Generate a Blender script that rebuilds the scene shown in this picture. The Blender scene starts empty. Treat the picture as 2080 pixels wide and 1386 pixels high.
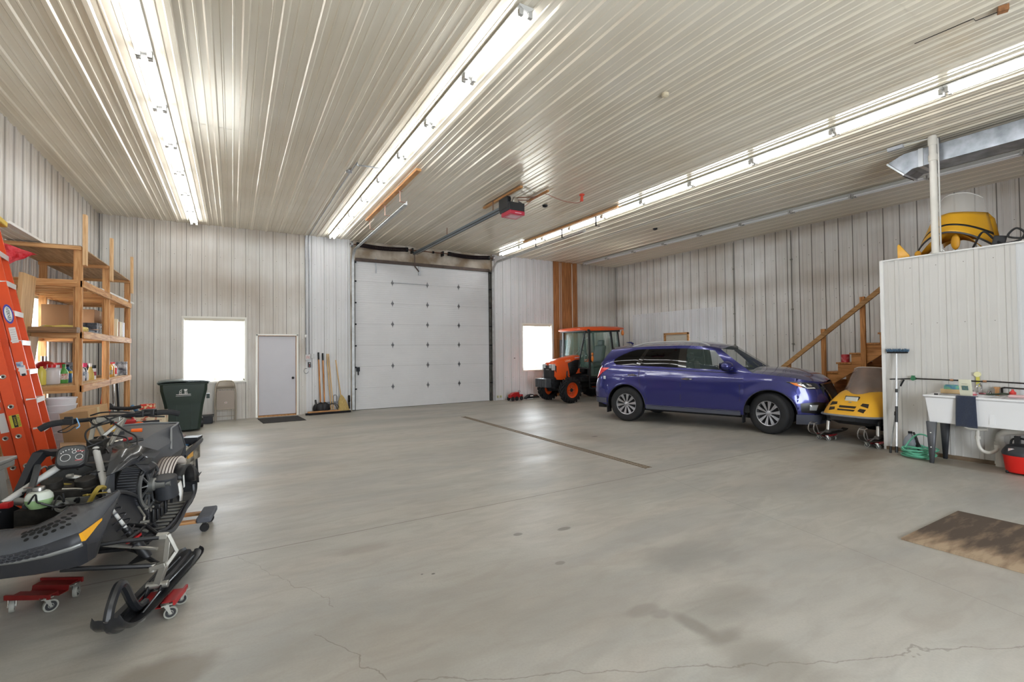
import bpy, math, random
from math import sin, cos, pi, radians, sqrt
from mathutils import Vector, Matrix, Euler, noise

# ------------------------------------------------------------------ camera, world, sun, exposure
scene = bpy.context.scene
COL = scene.collection
FPX, YAW, PITCH, ROLL, CAMH = 961.7, 0.5331, 0.01898, -0.010812, 1.62
fw = Vector((sin(YAW)*cos(PITCH), cos(YAW)*cos(PITCH), sin(PITCH)))
rt = Vector((cos(YAW), -sin(YAW), 0)); up = rt.cross(fw)
r2 = rt*cos(ROLL) + up*sin(ROLL); u2 = -rt*sin(ROLL) + up*cos(ROLL)
cam_data = bpy.data.cameras.new('camera'); cam = bpy.data.objects.new('camera', cam_data); COL.objects.link(cam)
cam_data.sensor_width = 36; cam_data.lens = FPX/2080*36; cam_data.clip_end = 200; cam_data.clip_start = 0.05
cam.matrix_world = Matrix(((r2.x, u2.x, -fw.x, 0), (r2.y, u2.y, -fw.y, 0), (r2.z, u2.z, -fw.z, CAMH), (0, 0, 0, 1)))
scene.camera = cam
scene.view_settings.view_transform = 'Standard'; scene.view_settings.look = 'None'
scene.view_settings.gamma = 1.0; scene.view_settings.exposure = 0.30; scene.view_settings.use_curve_mapping = False
world = bpy.data.worlds.new('sky_world'); scene.world = world; world.use_nodes = True
bg = world.node_tree.nodes['Background']; bg.inputs[0].default_value = (0.86, 0.93, 1.0, 1); bg.inputs[1].default_value = 14.0
sun_d = bpy.data.lights.new('sun', 'SUN'); sun_d.energy = 5.0; sun_d.angle = 0.009; sun_d.color = (1, .96, .9)
sun = bpy.data.objects.new('sun', sun_d); COL.objects.link(sun); sun.location = (5, 20, 20)
sun.rotation_euler = Vector((-0.10, -0.42, -0.9)).to_track_quat('-Z', 'Y').to_euler()
TUBE_POWER = 24.0
# sky portals in the three windows and an unseen opening added behind the camera for fill
for (px_, py_, pz_, w_, h_, rot_) in ((-.365, 13.7, 1.7, 1.25, 1.5, (-90, 0, 0)), (8.95, 13.7, 1.7, 1.2, 1.5, (-90, 0, 0)), (-2.78, 9.62, 1.74, 1.2, 1.6, (90, 0, -90)), (2.5, -3.3, 1.6, 3.4, 3.2, (90, 0, 0))):
    pd = bpy.data.lights.new('window_portal', 'AREA'); pd.shape = 'RECTANGLE'; pd.size = w_; pd.size_y = h_; pd.cycles.is_portal = True
    po = bpy.data.objects.new('window_portal', pd); COL.objects.link(po); po.location = (px_, py_, pz_); po.rotation_euler = [radians(a) for a in rot_]
cy = scene.cycles
cy.max_bounces = 8; cy.diffuse_bounces = 5; cy.glossy_bounces = 4; cy.transmission_bounces = 8; cy.transparent_max_bounces = 12
cy.sample_clamp_indirect = 4.0; cy.use_denoising = True; cy.caustics_reflective = False; cy.caustics_refractive = False

# ------------------------------------------------------------------ mesh helpers
random.seed(7)
def V(*a): return Vector(a)
class MB:
    def __init__(s, T=None): s.v = []; s.f = []; s.T = T
    def add(s, vs, fs):
        b = len(s.v)
        s.v += [tuple(s.T @ Vector(p)) if s.T else tuple(p) for p in vs]
        s.f += [tuple(b+i for i in f) for f in fs]
        return s
    def box(s, x0, x1, y0, y1, z0, z1):
        vs = [(x, y, z) for x in (x0, x1) for y in (y0, y1) for z in (z0, z1)]
        return s.add(vs, [(0,1,3,2),(4,6,7,5),(0,4,5,1),(2,3,7,6),(0,2,6,4),(1,5,7,3)])
    def boxr(s, c, size, rot=(0,0,0), taper=None):
        R = Euler(rot).to_matrix(); a, b, d = [q/2 for q in size]; c = Vector(c)
        vs = []
        for x in (-a, a):
            for y in (-b, b):
                for z in (-d, d):
                    k = taper if (taper and z > 0) else 1
                    vs.append(c + R @ Vector((x*k, y*k, z)))
        return s.add(vs, [(0,1,3,2),(4,6,7,5),(0,4,5,1),(2,3,7,6),(0,2,6,4),(1,5,7,3)])
    def beam(s, p0, p1, w, h, upv=(0,0,1)):
        p0 = Vector(p0); p1 = Vector(p1); d = (p1-p0).normalized(); u = Vector(upv)
        if abs(d.dot(u)) > .99: u = Vector((1,0,0))
        sd = d.cross(u).normalized(); u = sd.cross(d)
        vs = [p + sd*a*w/2 + u*b*h/2 for p in (p0, p1) for a, b in ((-1,-1),(1,-1),(1,1),(-1,1))]
        return s.add(vs, [(3,2,1,0),(4,5,6,7),(0,1,5,4),(1,2,6,5),(2,3,7,6),(3,0,4,7)])
    def cyl(s, p0, p1, r0, r1=None, n=16, caps=True):
        r1 = r0 if r1 is None else r1
        p0 = Vector(p0); p1 = Vector(p1); d = (p1-p0).normalized()
        a = Vector((0,0,1)) if abs(d.z) < .9 else Vector((1,0,0)); u = d.cross(a).normalized(); w = d.cross(u)
        vs = []
        for p, r in ((p0, r0), (p1, r1)):
            for i in range(n): t = 2*pi*i/n; vs.append(p + u*r*cos(t) + w*r*sin(t))
        fs = [(i, (i+1) % n, n+(i+1) % n, n+i) for i in range(n)]
        if caps: fs += [tuple(range(n))[::-1], tuple(range(n, 2*n))]
        return s.add(vs, fs)
    def tube(s, pts, r, n=8, closed=False, caps=True):
        P = [Vector(p) for p in pts]; m = len(P); R = r if isinstance(r, (list, tuple)) else [r]*m
        vs = []; prev = None
        for i, p in enumerate(P):
            d = (P[(i+1) % m]-P[i-1]) if closed else (P[min(i+1, m-1)]-P[max(i-1, 0)])
            if d.length < 1e-9: d = Vector((0,0,1))
            d.normalize()
            if prev is None:
                a = Vector((0,0,1)) if abs(d.z) < .9 else Vector((1,0,0)); u = d.cross(a).normalized()
            else:
                u = prev - d*prev.dot(d); u = u.normalized() if u.length > 1e-6 else d.orthogonal().normalized()
            prev = u; w = d.cross(u)
            for k in range(n): t = 2*pi*k/n; vs.append(p + u*R[i]*cos(t) + w*R[i]*sin(t))
        fs = []
        for i in range(m if closed else m-1):
            j = (i+1) % m
            for k in range(n): l = (k+1) % n; fs.append((i*n+k, i*n+l, j*n+l, j*n+k))
        if caps and not closed: fs += [tuple(range(n))[::-1], tuple((m-1)*n+k for k in range(n))]
        return s.add(vs, fs)
    def lathe(s, prof, c=(0,0,0), axis=(0,0,1), n=24, a0=0, a1=2*pi, closed=False):
        """prof: (radius, height) along axis"""
        c = Vector(c); d = Vector(axis).normalized(); a = Vector((0,0,1)) if abs(d.z) < .9 else Vector((1,0,0))
        u = d.cross(a).normalized(); w = d.cross(u); m = len(prof); full = abs(a1-a0-2*pi) < 1e-6
        nn = n if full else n+1; vs = []
        for r, h in prof:
            for i in range(nn): t = a0+(a1-a0)*i/n; vs.append(c + d*h + u*r*cos(t) + w*r*sin(t))
        fs = []
        for j in range(m if closed else m-1):
            q = (j+1) % m
            for i in range(n): k = (i+1) % nn; fs.append((j*nn+i, j*nn+k, q*nn+k, q*nn+i))
        return s.add(vs, fs)
    def prism(s, poly, axis, a, b):
        """2D poly extruded along axis x|y|z between a and b"""
        def pt(p, h): return {'x': (h, p[0], p[1]), 'y': (p[0], h, p[1]), 'z': (p[0], p[1], h)}[axis]
        n = len(poly); vs = [pt(p, a) for p in poly] + [pt(p, b) for p in poly]
        return s.add(vs, [tuple(range(n))[::-1], tuple(range(n, 2*n))] + [(i, (i+1) % n, n+(i+1) % n, n+i) for i in range(n)])
    def loft(s, rings, caps=True, closed=True):
        n = len(rings[0]); vs = [p for r in rings for p in r]; fs = []
        for j in range(len(rings)-1):
            for i in range(n if closed else n-1): k = (i+1) % n; fs.append((j*n+i, j*n+k, (j+1)*n+k, (j+1)*n+i))
        if caps and closed: fs += [tuple(range(n))[::-1], tuple((len(rings)-1)*n+i for i in range(n))]
        return s.add(vs, fs)
    def grid(s, rows, thick=None):
        """rows of points -> sheet; thick: offset vector function or Vector for a back face"""
        n = len(rows[0]); m = len(rows); vs = [Vector(p) for r in rows for p in r]
        fs = [(j*n+i, j*n+i+1, (j+1)*n+i+1, (j+1)*n+i) for j in range(m-1) for i in range(n-1)]
        if thick is not None:
            t = Vector(thick); vs2 = [p+t for p in vs]; b = len(vs)
            fs += [tuple(b+q for q in f[::-1]) for f in fs]
            edge = [i for i in range(n)] + [j*n+n-1 for j in range(1, m)] + [(m-1)*n+i for i in range(n-2, -1, -1)] + [j*n for j in range(m-2, 0, -1)]
            for a in range(len(edge)):
                p, q = edge[a], edge[(a+1) % len(edge)]; fs.append((q, p, b+p, b+q))
            vs = vs+vs2
        return s.add(vs, fs)
    def sph(s, c, r, nu=16, nv=10, half=False):
        c = Vector(c); r = r if isinstance(r, (tuple, list)) else (r, r, r); vs = []
        v1 = nv//2 if half else nv
        for j in range(v1+1):
            t = pi*j/nv
            for i in range(nu): a = 2*pi*i/nu; vs.append(c + Vector((r[0]*sin(t)*cos(a), r[1]*sin(t)*sin(a), r[2]*cos(t))))
        fs = [(j*nu+i, (j+1)*nu+i, (j+1)*nu+(i+1) % nu, j*nu+(i+1) % nu) for j in range(v1) for i in range(nu)]
        return s.add(vs, fs)

def cr(pts, k=6, closed=False):
    """Catmull-Rom resample"""
    P = [Vector(p) for p in pts]; n = len(P); out = []
    rng = n if closed else n-1
    for i in range(rng):
        p0 = P[i-1] if (i > 0 or closed) else P[0]*2-P[1]; p1 = P[i]; p2 = P[(i+1) % n]
        p3 = P[(i+2) % n] if (i+2 < n or closed) else P[-1]*2-P[-2]
        for j in range(k):
            t = j/k
            out.append(.5*((2*p1)+(p2-p0)*t+(2*p0-5*p1+4*p2-p3)*t*t+(3*p1-p0-3*p2+p3)*t**3))
    if not closed: out.append(P[-1])
    return out
def rrect(w, h, r, n=4, cx=0, cy=0):
    o = []
    for sx, sy, a in ((1,1,0),(-1,1,90),(-1,-1,180),(1,-1,270)):
        for i in range(n+1): t = radians(a+90*i/n); o.append((cx+sx*(w/2-r)+r*cos(t), cy+sy*(h/2-r)+r*sin(t)))
    return o
def lerp(a, b, t): return a+(b-a)*t
def interp(x, tab):
    if x <= tab[0][0]: return tab[0][1]
    for (a, b), (c, d) in zip(tab, tab[1:]):
        if x <= c: return b+(d-b)*(x-a)/(c-a)
    return tab[-1][1]

def obj(name, mb, m, parent=None, smooth=None, bevel=0, sub=0, solid=0, loc=None, rot=None, merge=False):
    me = bpy.data.meshes.new(name); me.from_pydata(mb.v, [], mb.f)
    if merge or bevel or sub:
        import bmesh
        b = bmesh.new(); b.from_mesh(me); bmesh.ops.remove_doubles(b, verts=b.verts, dist=1e-5)
        bmesh.ops.recalc_face_normals(b, faces=b.faces); b.to_mesh(me); b.free()
    me.materials.append(m); me.update()
    if smooth is None: smooth = 35
    if smooth:
        me.polygons.foreach_set('use_smooth', [True]*len(me.polygons)); me.set_sharp_from_angle(angle=radians(smooth))
    o = bpy.data.objects.new(name, me); COL.objects.link(o)
    if parent: o.parent = parent
    if loc is not None: o.location = loc
    if rot is not None: o.rotation_euler = rot
    if bevel:
        md = o.modifiers.new('bevel', 'BEVEL'); md.width = bevel; md.segments = 2; md.limit_method = 'ANGLE'; md.angle_limit = radians(40); md.harden_normals = False
    if solid:
        md = o.modifiers.new('solid', 'SOLIDIFY'); md.thickness = solid; md.offset = 0
    if sub:
        md = o.modifiers.new('sub', 'SUBSURF'); md.levels = sub; md.render_levels = sub
    return o
def tag(o, label, cat, group=None, kind=None):
    if label: o['label'] = label
    if cat: o['category'] = cat
    if group: o['group'] = group
    if kind: o['kind'] = kind
    return o
def thing(name, label, cat, loc=(0,0,0), rz=0, group=None, rot=None):
    o = bpy.data.objects.new(name, None); COL.objects.link(o); o.empty_display_size = .1
    o.location = loc; o.rotation_euler = rot if rot else (0, 0, rz)
    return tag(o, label, cat, group)
def struct(o, label=None):
    o['kind'] = 'structure'
    if label: o['label'] = label
    return o
def kids(o): return [c for c in bpy.data.objects if c.parent == o]
def dup(root, loc=None, rot=None, label=None, group=None, parent=None):
    r = root.copy(); COL.objects.link(r)
    if loc is not None: r.location = loc
    if rot is not None: r.rotation_euler = rot
    if label: r['label'] = label
    if group: r['group'] = group
    if parent: r.parent = parent
    for ch in kids(root): dup(ch, parent=r)
    return r

# ------------------------------------------------------------------ materials
def lin(c): return tuple((x/12.92 if x <= .04045 else ((x+.055)/1.055)**2.4) for x in c)
def hexc(h): h = h.lstrip('#'); return lin(tuple(int(h[i:i+2], 16)/255 for i in (0, 2, 4)))
MATS = {}
def mat(name, col, rough=.5, metal=0, var=0, vscale=8, col2=None, bump=0, bscale=60, coat=0, spec=.5, trans=0, alpha=1, emit=0, ior=1.45, stretch=None, vdetail=4, contrast=(.35,.65), sheen=0):
    if name in MATS: return MATS[name]
    m = bpy.data.materials.new(name); m.use_nodes = True; nt = m.node_tree; N = nt.nodes; L = nt.links; p = N['Principled BSDF']
    c = hexc(col) if isinstance(col, str) else col
    p.inputs['Base Color'].default_value = (*c, 1); p.inputs['Roughness'].default_value = rough; p.inputs['Metallic'].default_value = metal
    p.inputs['Specular IOR Level'].default_value = spec; p.inputs['Coat Weight'].default_value = coat; p.inputs['Coat Roughness'].default_value = .06
    p.inputs['Transmission Weight'].default_value = trans; p.inputs['Alpha'].default_value = alpha; p.inputs['IOR'].default_value = ior
    if sheen: p.inputs['Sheen Weight'].default_value = sheen
    if emit: p.inputs['Emission Color'].default_value = (*c, 1); p.inputs['Emission Strength'].default_value = emit
    if var or bump or col2:
        tc = N.new('ShaderNodeTexCoord'); mp = N.new('ShaderNodeMapping'); L.new(tc.outputs['Object'], mp.inputs[0])
        if stretch: mp.inputs['Scale'].default_value = stretch
    if var or col2:
        nz = N.new('ShaderNodeTexNoise'); nz.inputs['Scale'].default_value = vscale; nz.inputs['Detail'].default_value = vdetail; L.new(mp.outputs[0], nz.inputs['Vector'])
        rp = N.new('ShaderNodeValToRGB'); rp.color_ramp.elements[0].position = contrast[0]; rp.color_ramp.elements[1].position = contrast[1]
        d = hexc(col2) if isinstance(col2, str) else (col2 or tuple(q*(1-var) for q in c))
        rp.color_ramp.elements[0].color = (*d, 1); rp.color_ramp.elements[1].color = (*c, 1)
        L.new(nz.outputs[0], rp.inputs[0]); L.new(rp.outputs[0], p.inputs['Base Color'])
    if bump:
        nb = N.new('ShaderNodeTexNoise'); nb.inputs['Scale'].default_value = bscale; nb.inputs['Detail'].default_value = 4; L.new(mp.outputs[0], nb.inputs['Vector'])
        bm = N.new('ShaderNodeBump'); bm.inputs['Strength'].default_value = bump; bm.inputs['Distance'].default_value = .01
        L.new(nb.outputs[0], bm.inputs['Height']); L.new(bm.outputs[0], p.inputs['Normal'])
    MATS[name] = m
    return m
def wood(name, c1, c2, axis=2, scale=1.0, rough=.65):
    """procedural timber with grain along an axis"""
    if name in MATS: return MATS[name]
    m = mat(name, c1, rough); nt = m.node_tree; N = nt.nodes; L = nt.links; p = N['Principled BSDF']
    tc = N.new('ShaderNodeTexCoord'); mp = N.new('ShaderNodeMapping'); s = [14*scale]*3; s[axis] = 1.2*scale; mp.inputs['Scale'].default_value = s
    L.new(tc.outputs['Object'], mp.inputs[0])
    n1 = N.new('ShaderNodeTexNoise'); n1.inputs['Scale'].default_value = 1.6; n1.inputs['Detail'].default_value = 6; n1.inputs['Distortion'].default_value = 1.4
    L.new(mp.outputs[0], n1.inputs['Vector'])
    rp = N.new('ShaderNodeValToRGB'); rp.color_ramp.elements[0].position = .33; rp.color_ramp.elements[1].position = .62
    rp.color_ramp.elements[0].color = (*hexc(c2), 1); rp.color_ramp.elements[1].color = (*hexc(c1), 1)
    L.new(n1.outputs[0], rp.inputs[0]); L.new(rp.outputs[0], p.inputs['Base Color'])
    bm = N.new('ShaderNodeBump'); bm.inputs['Strength'].default_value = .15; bm.inputs['Distance'].default_value = .004
    L.new(n1.outputs[0], bm.inputs['Height']); L.new(bm.outputs[0], p.inputs['Normal'])
    return m
BLK = mat('black_plastic', '#1c1c1e', .45, bump=.05, bscale=200)
DARK = mat('dark_metal', '#2a2a2c', .45, metal=.6, var=.4)
BLKG = mat('black_gloss', '#0b0b0d', .08, coat=1)
RUB = mat('rubber', '#212123', .75, bump=.15, bscale=90, var=.25)
STEEL = mat('steel', '#a9a9a8', .32, metal=1, var=.25, vscale=20)
GALV = mat('galvanised', '#b3b6ba', .42, metal=.85, var=.25, vscale=6)
CHROME = mat('chrome', '#dcdcdc', .09, metal=1)
ALU = mat('aluminium', '#a6a5a0', .4, metal=.8, var=.2, vscale=15)
WHITE = mat('white_plastic', '#e4e3e0', .4)
RED = mat('red_paint', '#b51f22', .35, var=.2, vscale=10)
ORANGE = mat('orange_plastic', '#e8641e', .4)
YEL = mat('yellow_cord', '#d8b32c', .55)
LUM = wood('lumber_z', '#cfa06c', '#a8703f', 2)
LUMX = wood('lumber_x', '#cfa06c', '#a8703f', 0)
LUMY = wood('lumber_y', '#cfa06c', '#a8703f', 1)
CARD = mat('cardboard', '#b28f66', .8, var=.12, vscale=5, bump=.05, bscale=40)
GLASS = mat('clear_glass', '#dfe8e8', .02, alpha=.10)
# ------------------------------------------------------------------ room shell
XL, XR, YB, YF, ZC = -2.54, 12.56, 13.46, -3.2, 4.71
SEAM = 2.87
def node(nt, t, **kw):
    n = nt.nodes.new('ShaderNode'+t)
    for k, v in kw.items(): setattr(n, k, v)
    return n
def steel_mat(name, base, dirt, rough, seed=0, streak=True, dirt_amt=.5, vaxis=2, bands=None, metal=0, spec=.5, rib=None, ribamt=.5, sk=.45):
    """painted sheet steel with dust streaks and blotchy stains"""
    m = mat(name, base, rough, spec=spec, metal=metal); nt = m.node_tree; L = nt.links; p = nt.nodes['Principled BSDF']
    tc = node(nt, 'TexCoord'); mp = node(nt, 'Mapping'); mp.inputs['Location'].default_value = (seed*3.1, seed*1.7, seed)
    s = [.55, .55, .55]; mp.inputs['Scale'].default_value = s; L.new(tc.outputs['Object'], mp.inputs[0])
    n1 = node(nt, 'TexNoise'); n1.inputs['Scale'].default_value = 1.3; n1.inputs['Detail'].default_value = 3; L.new(mp.outputs[0], n1.inputs['Vector'])
    mp2 = node(nt, 'Mapping'); s2 = [9, 9, 9]; s2[vaxis] = .25; mp2.inputs['Scale'].default_value = s2; mp2.inputs['Location'].default_value = (seed, seed, 0); L.new(tc.outputs['Object'], mp2.inputs[0])
    n2 = node(nt, 'TexNoise'); n2.inputs['Scale'].default_value = 1.5; n2.inputs['Detail'].default_value = 4; L.new(mp2.outputs[0], n2.inputs['Vector'])
    k2 = node(nt, 'MapRange'); k2.inputs[3].default_value = .5-sk/2; k2.inputs[4].default_value = .5+sk/2; L.new(n2.outputs[0], k2.inputs[0])
    a = node(nt, 'Math', operation='ADD'); L.new(n1.outputs[0], a.inputs[0]); L.new(k2.outputs[0], a.inputs[1])
    last = a.outputs[0]
    if bands:     # grime that has gathered along horizontal lines of the wall (height, half width, amount)
        sp = node(nt, 'SeparateXYZ'); L.new(tc.outputs['Object'], sp.inputs[0])
        for z, w, k in bands:
            d = node(nt, 'Math', operation='SUBTRACT'); L.new(sp.outputs['XYZ'.index('Z')], d.inputs[0]); d.inputs[1].default_value = z
            ab = node(nt, 'Math', operation='ABSOLUTE'); L.new(d.outputs[0], ab.inputs[0])
            mr = node(nt, 'MapRange'); mr.interpolation_type = 'SMOOTHSTEP'; mr.inputs['From Min'].default_value = 0; mr.inputs['From Max'].default_value = w
            mr.inputs['To Min'].default_value = k; mr.inputs['To Max'].default_value = 0; L.new(ab.outputs[0], mr.inputs['Value'])
            q = node(nt, 'Math', operation='ADD'); L.new(last, q.inputs[0]); L.new(mr.outputs[0], q.inputs[1]); last = q.outputs[0]
    rp = node(nt, 'ValToRGB'); rp.color_ramp.elements[0].position = .78/2; rp.color_ramp.elements[1].position = 1.5/2
    rp.color_ramp.elements[0].color = (*hexc(base), 1); rp.color_ramp.elements[1].color = (*[lerp(b, d, dirt_amt) for b, d in zip(hexc(base), hexc(dirt))], 1)
    h = node(nt, 'Math', operation='MULTIPLY'); h.inputs[1].default_value = .5; L.new(last, h.inputs[0])
    L.new(h.outputs[0], rp.inputs[0]); col = rp.outputs[0]
    if rib:       # rib shade and dirt put into the colour along each rib foot: (axis, start)
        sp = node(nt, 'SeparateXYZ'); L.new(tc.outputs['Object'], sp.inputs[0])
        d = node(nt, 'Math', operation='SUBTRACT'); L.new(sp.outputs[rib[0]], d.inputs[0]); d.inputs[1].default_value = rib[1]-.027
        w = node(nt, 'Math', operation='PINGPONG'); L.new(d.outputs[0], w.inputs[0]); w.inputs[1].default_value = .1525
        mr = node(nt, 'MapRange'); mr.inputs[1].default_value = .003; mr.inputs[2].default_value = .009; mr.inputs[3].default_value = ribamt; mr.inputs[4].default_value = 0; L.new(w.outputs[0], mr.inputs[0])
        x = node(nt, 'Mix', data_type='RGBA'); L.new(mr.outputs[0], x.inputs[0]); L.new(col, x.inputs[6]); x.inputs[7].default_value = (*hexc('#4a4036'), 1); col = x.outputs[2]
    L.new(col, p.inputs['Base Color'])
    return m
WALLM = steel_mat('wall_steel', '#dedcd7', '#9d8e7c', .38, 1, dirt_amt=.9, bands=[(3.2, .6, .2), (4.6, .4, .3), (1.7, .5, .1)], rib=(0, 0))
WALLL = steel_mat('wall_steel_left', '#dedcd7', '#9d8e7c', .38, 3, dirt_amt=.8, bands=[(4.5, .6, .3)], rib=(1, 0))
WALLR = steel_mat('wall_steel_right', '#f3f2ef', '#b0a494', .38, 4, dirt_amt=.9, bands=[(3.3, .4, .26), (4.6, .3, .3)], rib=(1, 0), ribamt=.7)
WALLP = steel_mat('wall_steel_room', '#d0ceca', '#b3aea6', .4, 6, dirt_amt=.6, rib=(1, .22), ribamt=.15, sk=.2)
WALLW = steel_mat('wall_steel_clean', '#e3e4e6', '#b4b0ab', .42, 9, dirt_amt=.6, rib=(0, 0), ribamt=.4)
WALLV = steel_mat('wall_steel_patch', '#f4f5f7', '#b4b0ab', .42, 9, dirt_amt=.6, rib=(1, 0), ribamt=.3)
CEILM = steel_mat('ceiling_steel', '#ece5d5', '#c4b18f', .22, 2, vaxis=1, dirt_amt=.55, spec=.7, metal=.15)

def rib_profile(u0, u1, pitch=.305, h=.019, start=0.0, mh=.007, slope=.010):
    """(u, height) of a ribbed steel panel: one big trapezoid rib, two shallow ones"""
    pts = []; k = math.floor((u0-start)/pitch)-1
    while start+k*pitch < u1+pitch:
        c = start+k*pitch
        pts += [(c-.020-slope, 0), (c-.020, h), (c+.020, h), (c+.020+slope, 0)]
        for q in (.102, .203): pts += [(c+q-.014, 0), (c+q-.007, mh), (c+q+.007, mh), (c+q+.014, 0)]
        k += 1
    pts.sort()
    def at(u): return interp(u, pts)
    return [(u0, at(u0))]+[p for p in pts if u0 < p[0] < u1]+[(u1, at(u1))]
def ribbed(place, u0, u1, z0, z1, holes=(), pitch=.305, start=0.0, h=.019, lift=0.0, mh=.007, slope=.010):
    """place(u, z, d) -> 3D; d is how far the rib stands into the room"""
    prof = rib_profile(u0, u1, pitch, h, start, mh, slope)
    ex = sorted({e for hh in holes for e in hh[:2] if u0 < e < u1})
    us = sorted(set([p[0] for p in prof])|set(ex)); mb = MB()
    for a, b in zip(us, us[1:]):
        if b-a < 1e-6: continue
        mid = (a+b)/2; spans = [(z0, z1)]
        for (h0, h1, hz0, hz1) in holes:
            if h0 < mid < h1:
                new = []
                for s0, s1 in spans:
                    if hz0 > s0: new.append((s0, min(s1, hz0)))
                    if hz1 < s1: new.append((max(s0, hz1), s1))
                spans = [q for q in new if q[1]-q[0] > 1e-4]
        da, db = interp(a, prof)+lift, interp(b, prof)+lift
        for s0, s1 in spans: mb.add([place(a, s0, da), place(b, s0, db), place(b, s1, db), place(a, s1, da)], [(0,1,2,3)])
    return mb
# back wall: windows (x0,x1,z0,z1), door, garage opening
WIN1 = (-1.00, .27, .93, 2.47); WIN2 = (8.35, 9.55, .93, 2.49); DOOR = (.50, 1.47, -.01, 2.09); GAR = (2.80, 7.22, -.01, 4.75)
pb = lambda u, z, d: (u, YB-d, z)
PLY = (9.62, 10.66)
w1 = ribbed(pb, XL, XR, 0, SEAM, [WIN1, WIN2, DOOR, GAR]); w2 = ribbed(pb, XL, XR, SEAM-.03, ZC, [GAR], lift=.003)
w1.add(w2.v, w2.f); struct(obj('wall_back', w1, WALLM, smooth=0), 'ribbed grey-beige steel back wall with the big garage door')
# brighter, cleaner panels of the same steel around the garage door
cl = MB()
for a, b, holes in ((1.66, 2.80, []), (7.22, PLY[0], [WIN2])):
    q = ribbed(lambda u, z, d: (u, YB-.004-d, z), a, b, 0, SEAM-.01, holes); cl.add(q.v, q.f)
    q = ribbed(lambda u, z, d: (u, YB-.009-d, z), a, b, SEAM-.04, ZC, [(0, 0, 0, 0)]); cl.add(q.v, q.f)
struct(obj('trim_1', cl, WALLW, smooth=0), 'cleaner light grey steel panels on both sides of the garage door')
# garage recess: jambs + insulated header
pl = lambda u, z, d: (XL+d, u, z)
WIN3 = (9.02, 10.22, .93, 2.55)
w1 = ribbed(pl, YF, YB, 0, SEAM, [WIN3]); w2 = ribbed(pl, YF, YB, SEAM-.03, ZC, lift=.003); w1.add(w2.v, w2.f)
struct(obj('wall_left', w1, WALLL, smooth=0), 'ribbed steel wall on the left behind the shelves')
DR3 = (10.14, 11.16, -.01, 2.13)
pr_ = lambda u, z, d: (XR-d, u, z)
w1 = ribbed(pr_, YF, YB, 0, SEAM, [DR3]); w2 = ribbed(pr_, YF, YB, SEAM-.03, ZC, lift=.003); w1.add(w2.v, w2.f)
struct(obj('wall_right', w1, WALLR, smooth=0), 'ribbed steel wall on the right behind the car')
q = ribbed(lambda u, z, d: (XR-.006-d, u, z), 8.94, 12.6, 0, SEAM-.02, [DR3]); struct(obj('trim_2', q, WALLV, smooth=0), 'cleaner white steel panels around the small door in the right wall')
w1 = ribbed(lambda u, z, d: (u, YF+d, z), XL, XR, 0, ZC, [(.8, 4.2, -.01, 3.2)]); struct(obj('wall_front', w1, WALLM, smooth=0))  # opening added here to let fill daylight in from behind the camera
# ceiling in three lapped runs, ribs along Y
ce = MB()
for a, b, l in ((YF, 1.83, .003), (1.80, 7.58, 0), (7.55, YB+.02, .003)):
    q = ribbed(lambda u, z, d: (u, z, ZC-d), XL-.02, XR+.02, a, b, start=.11, lift=l, slope=.016); ce.add(q.v, q.f)
struct(obj('ceiling', ce, CEILM, smooth=0), 'ribbed cream steel ceiling')
# closing boards outside so that no daylight leaks round the sheets
sh = MB(); sh.box(XL-.2, XR+.2, YF-.2, YB+.25, ZC+.03, ZC+.2)
struct(obj('ceiling_deck', sh, DARK), None)
# corner trims
tr = MB()
for x, y in ((XL, YB), (XR, YB)): tr.box(x-.02, x+.03 if x < 0 else x+.02, y-.03, y+.02, 0, ZC) if x < 0 else tr.box(x-.03, x+.02, y-.03, y+.02, 0, ZC)
struct(obj('trim_3', tr, DARK))

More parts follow.
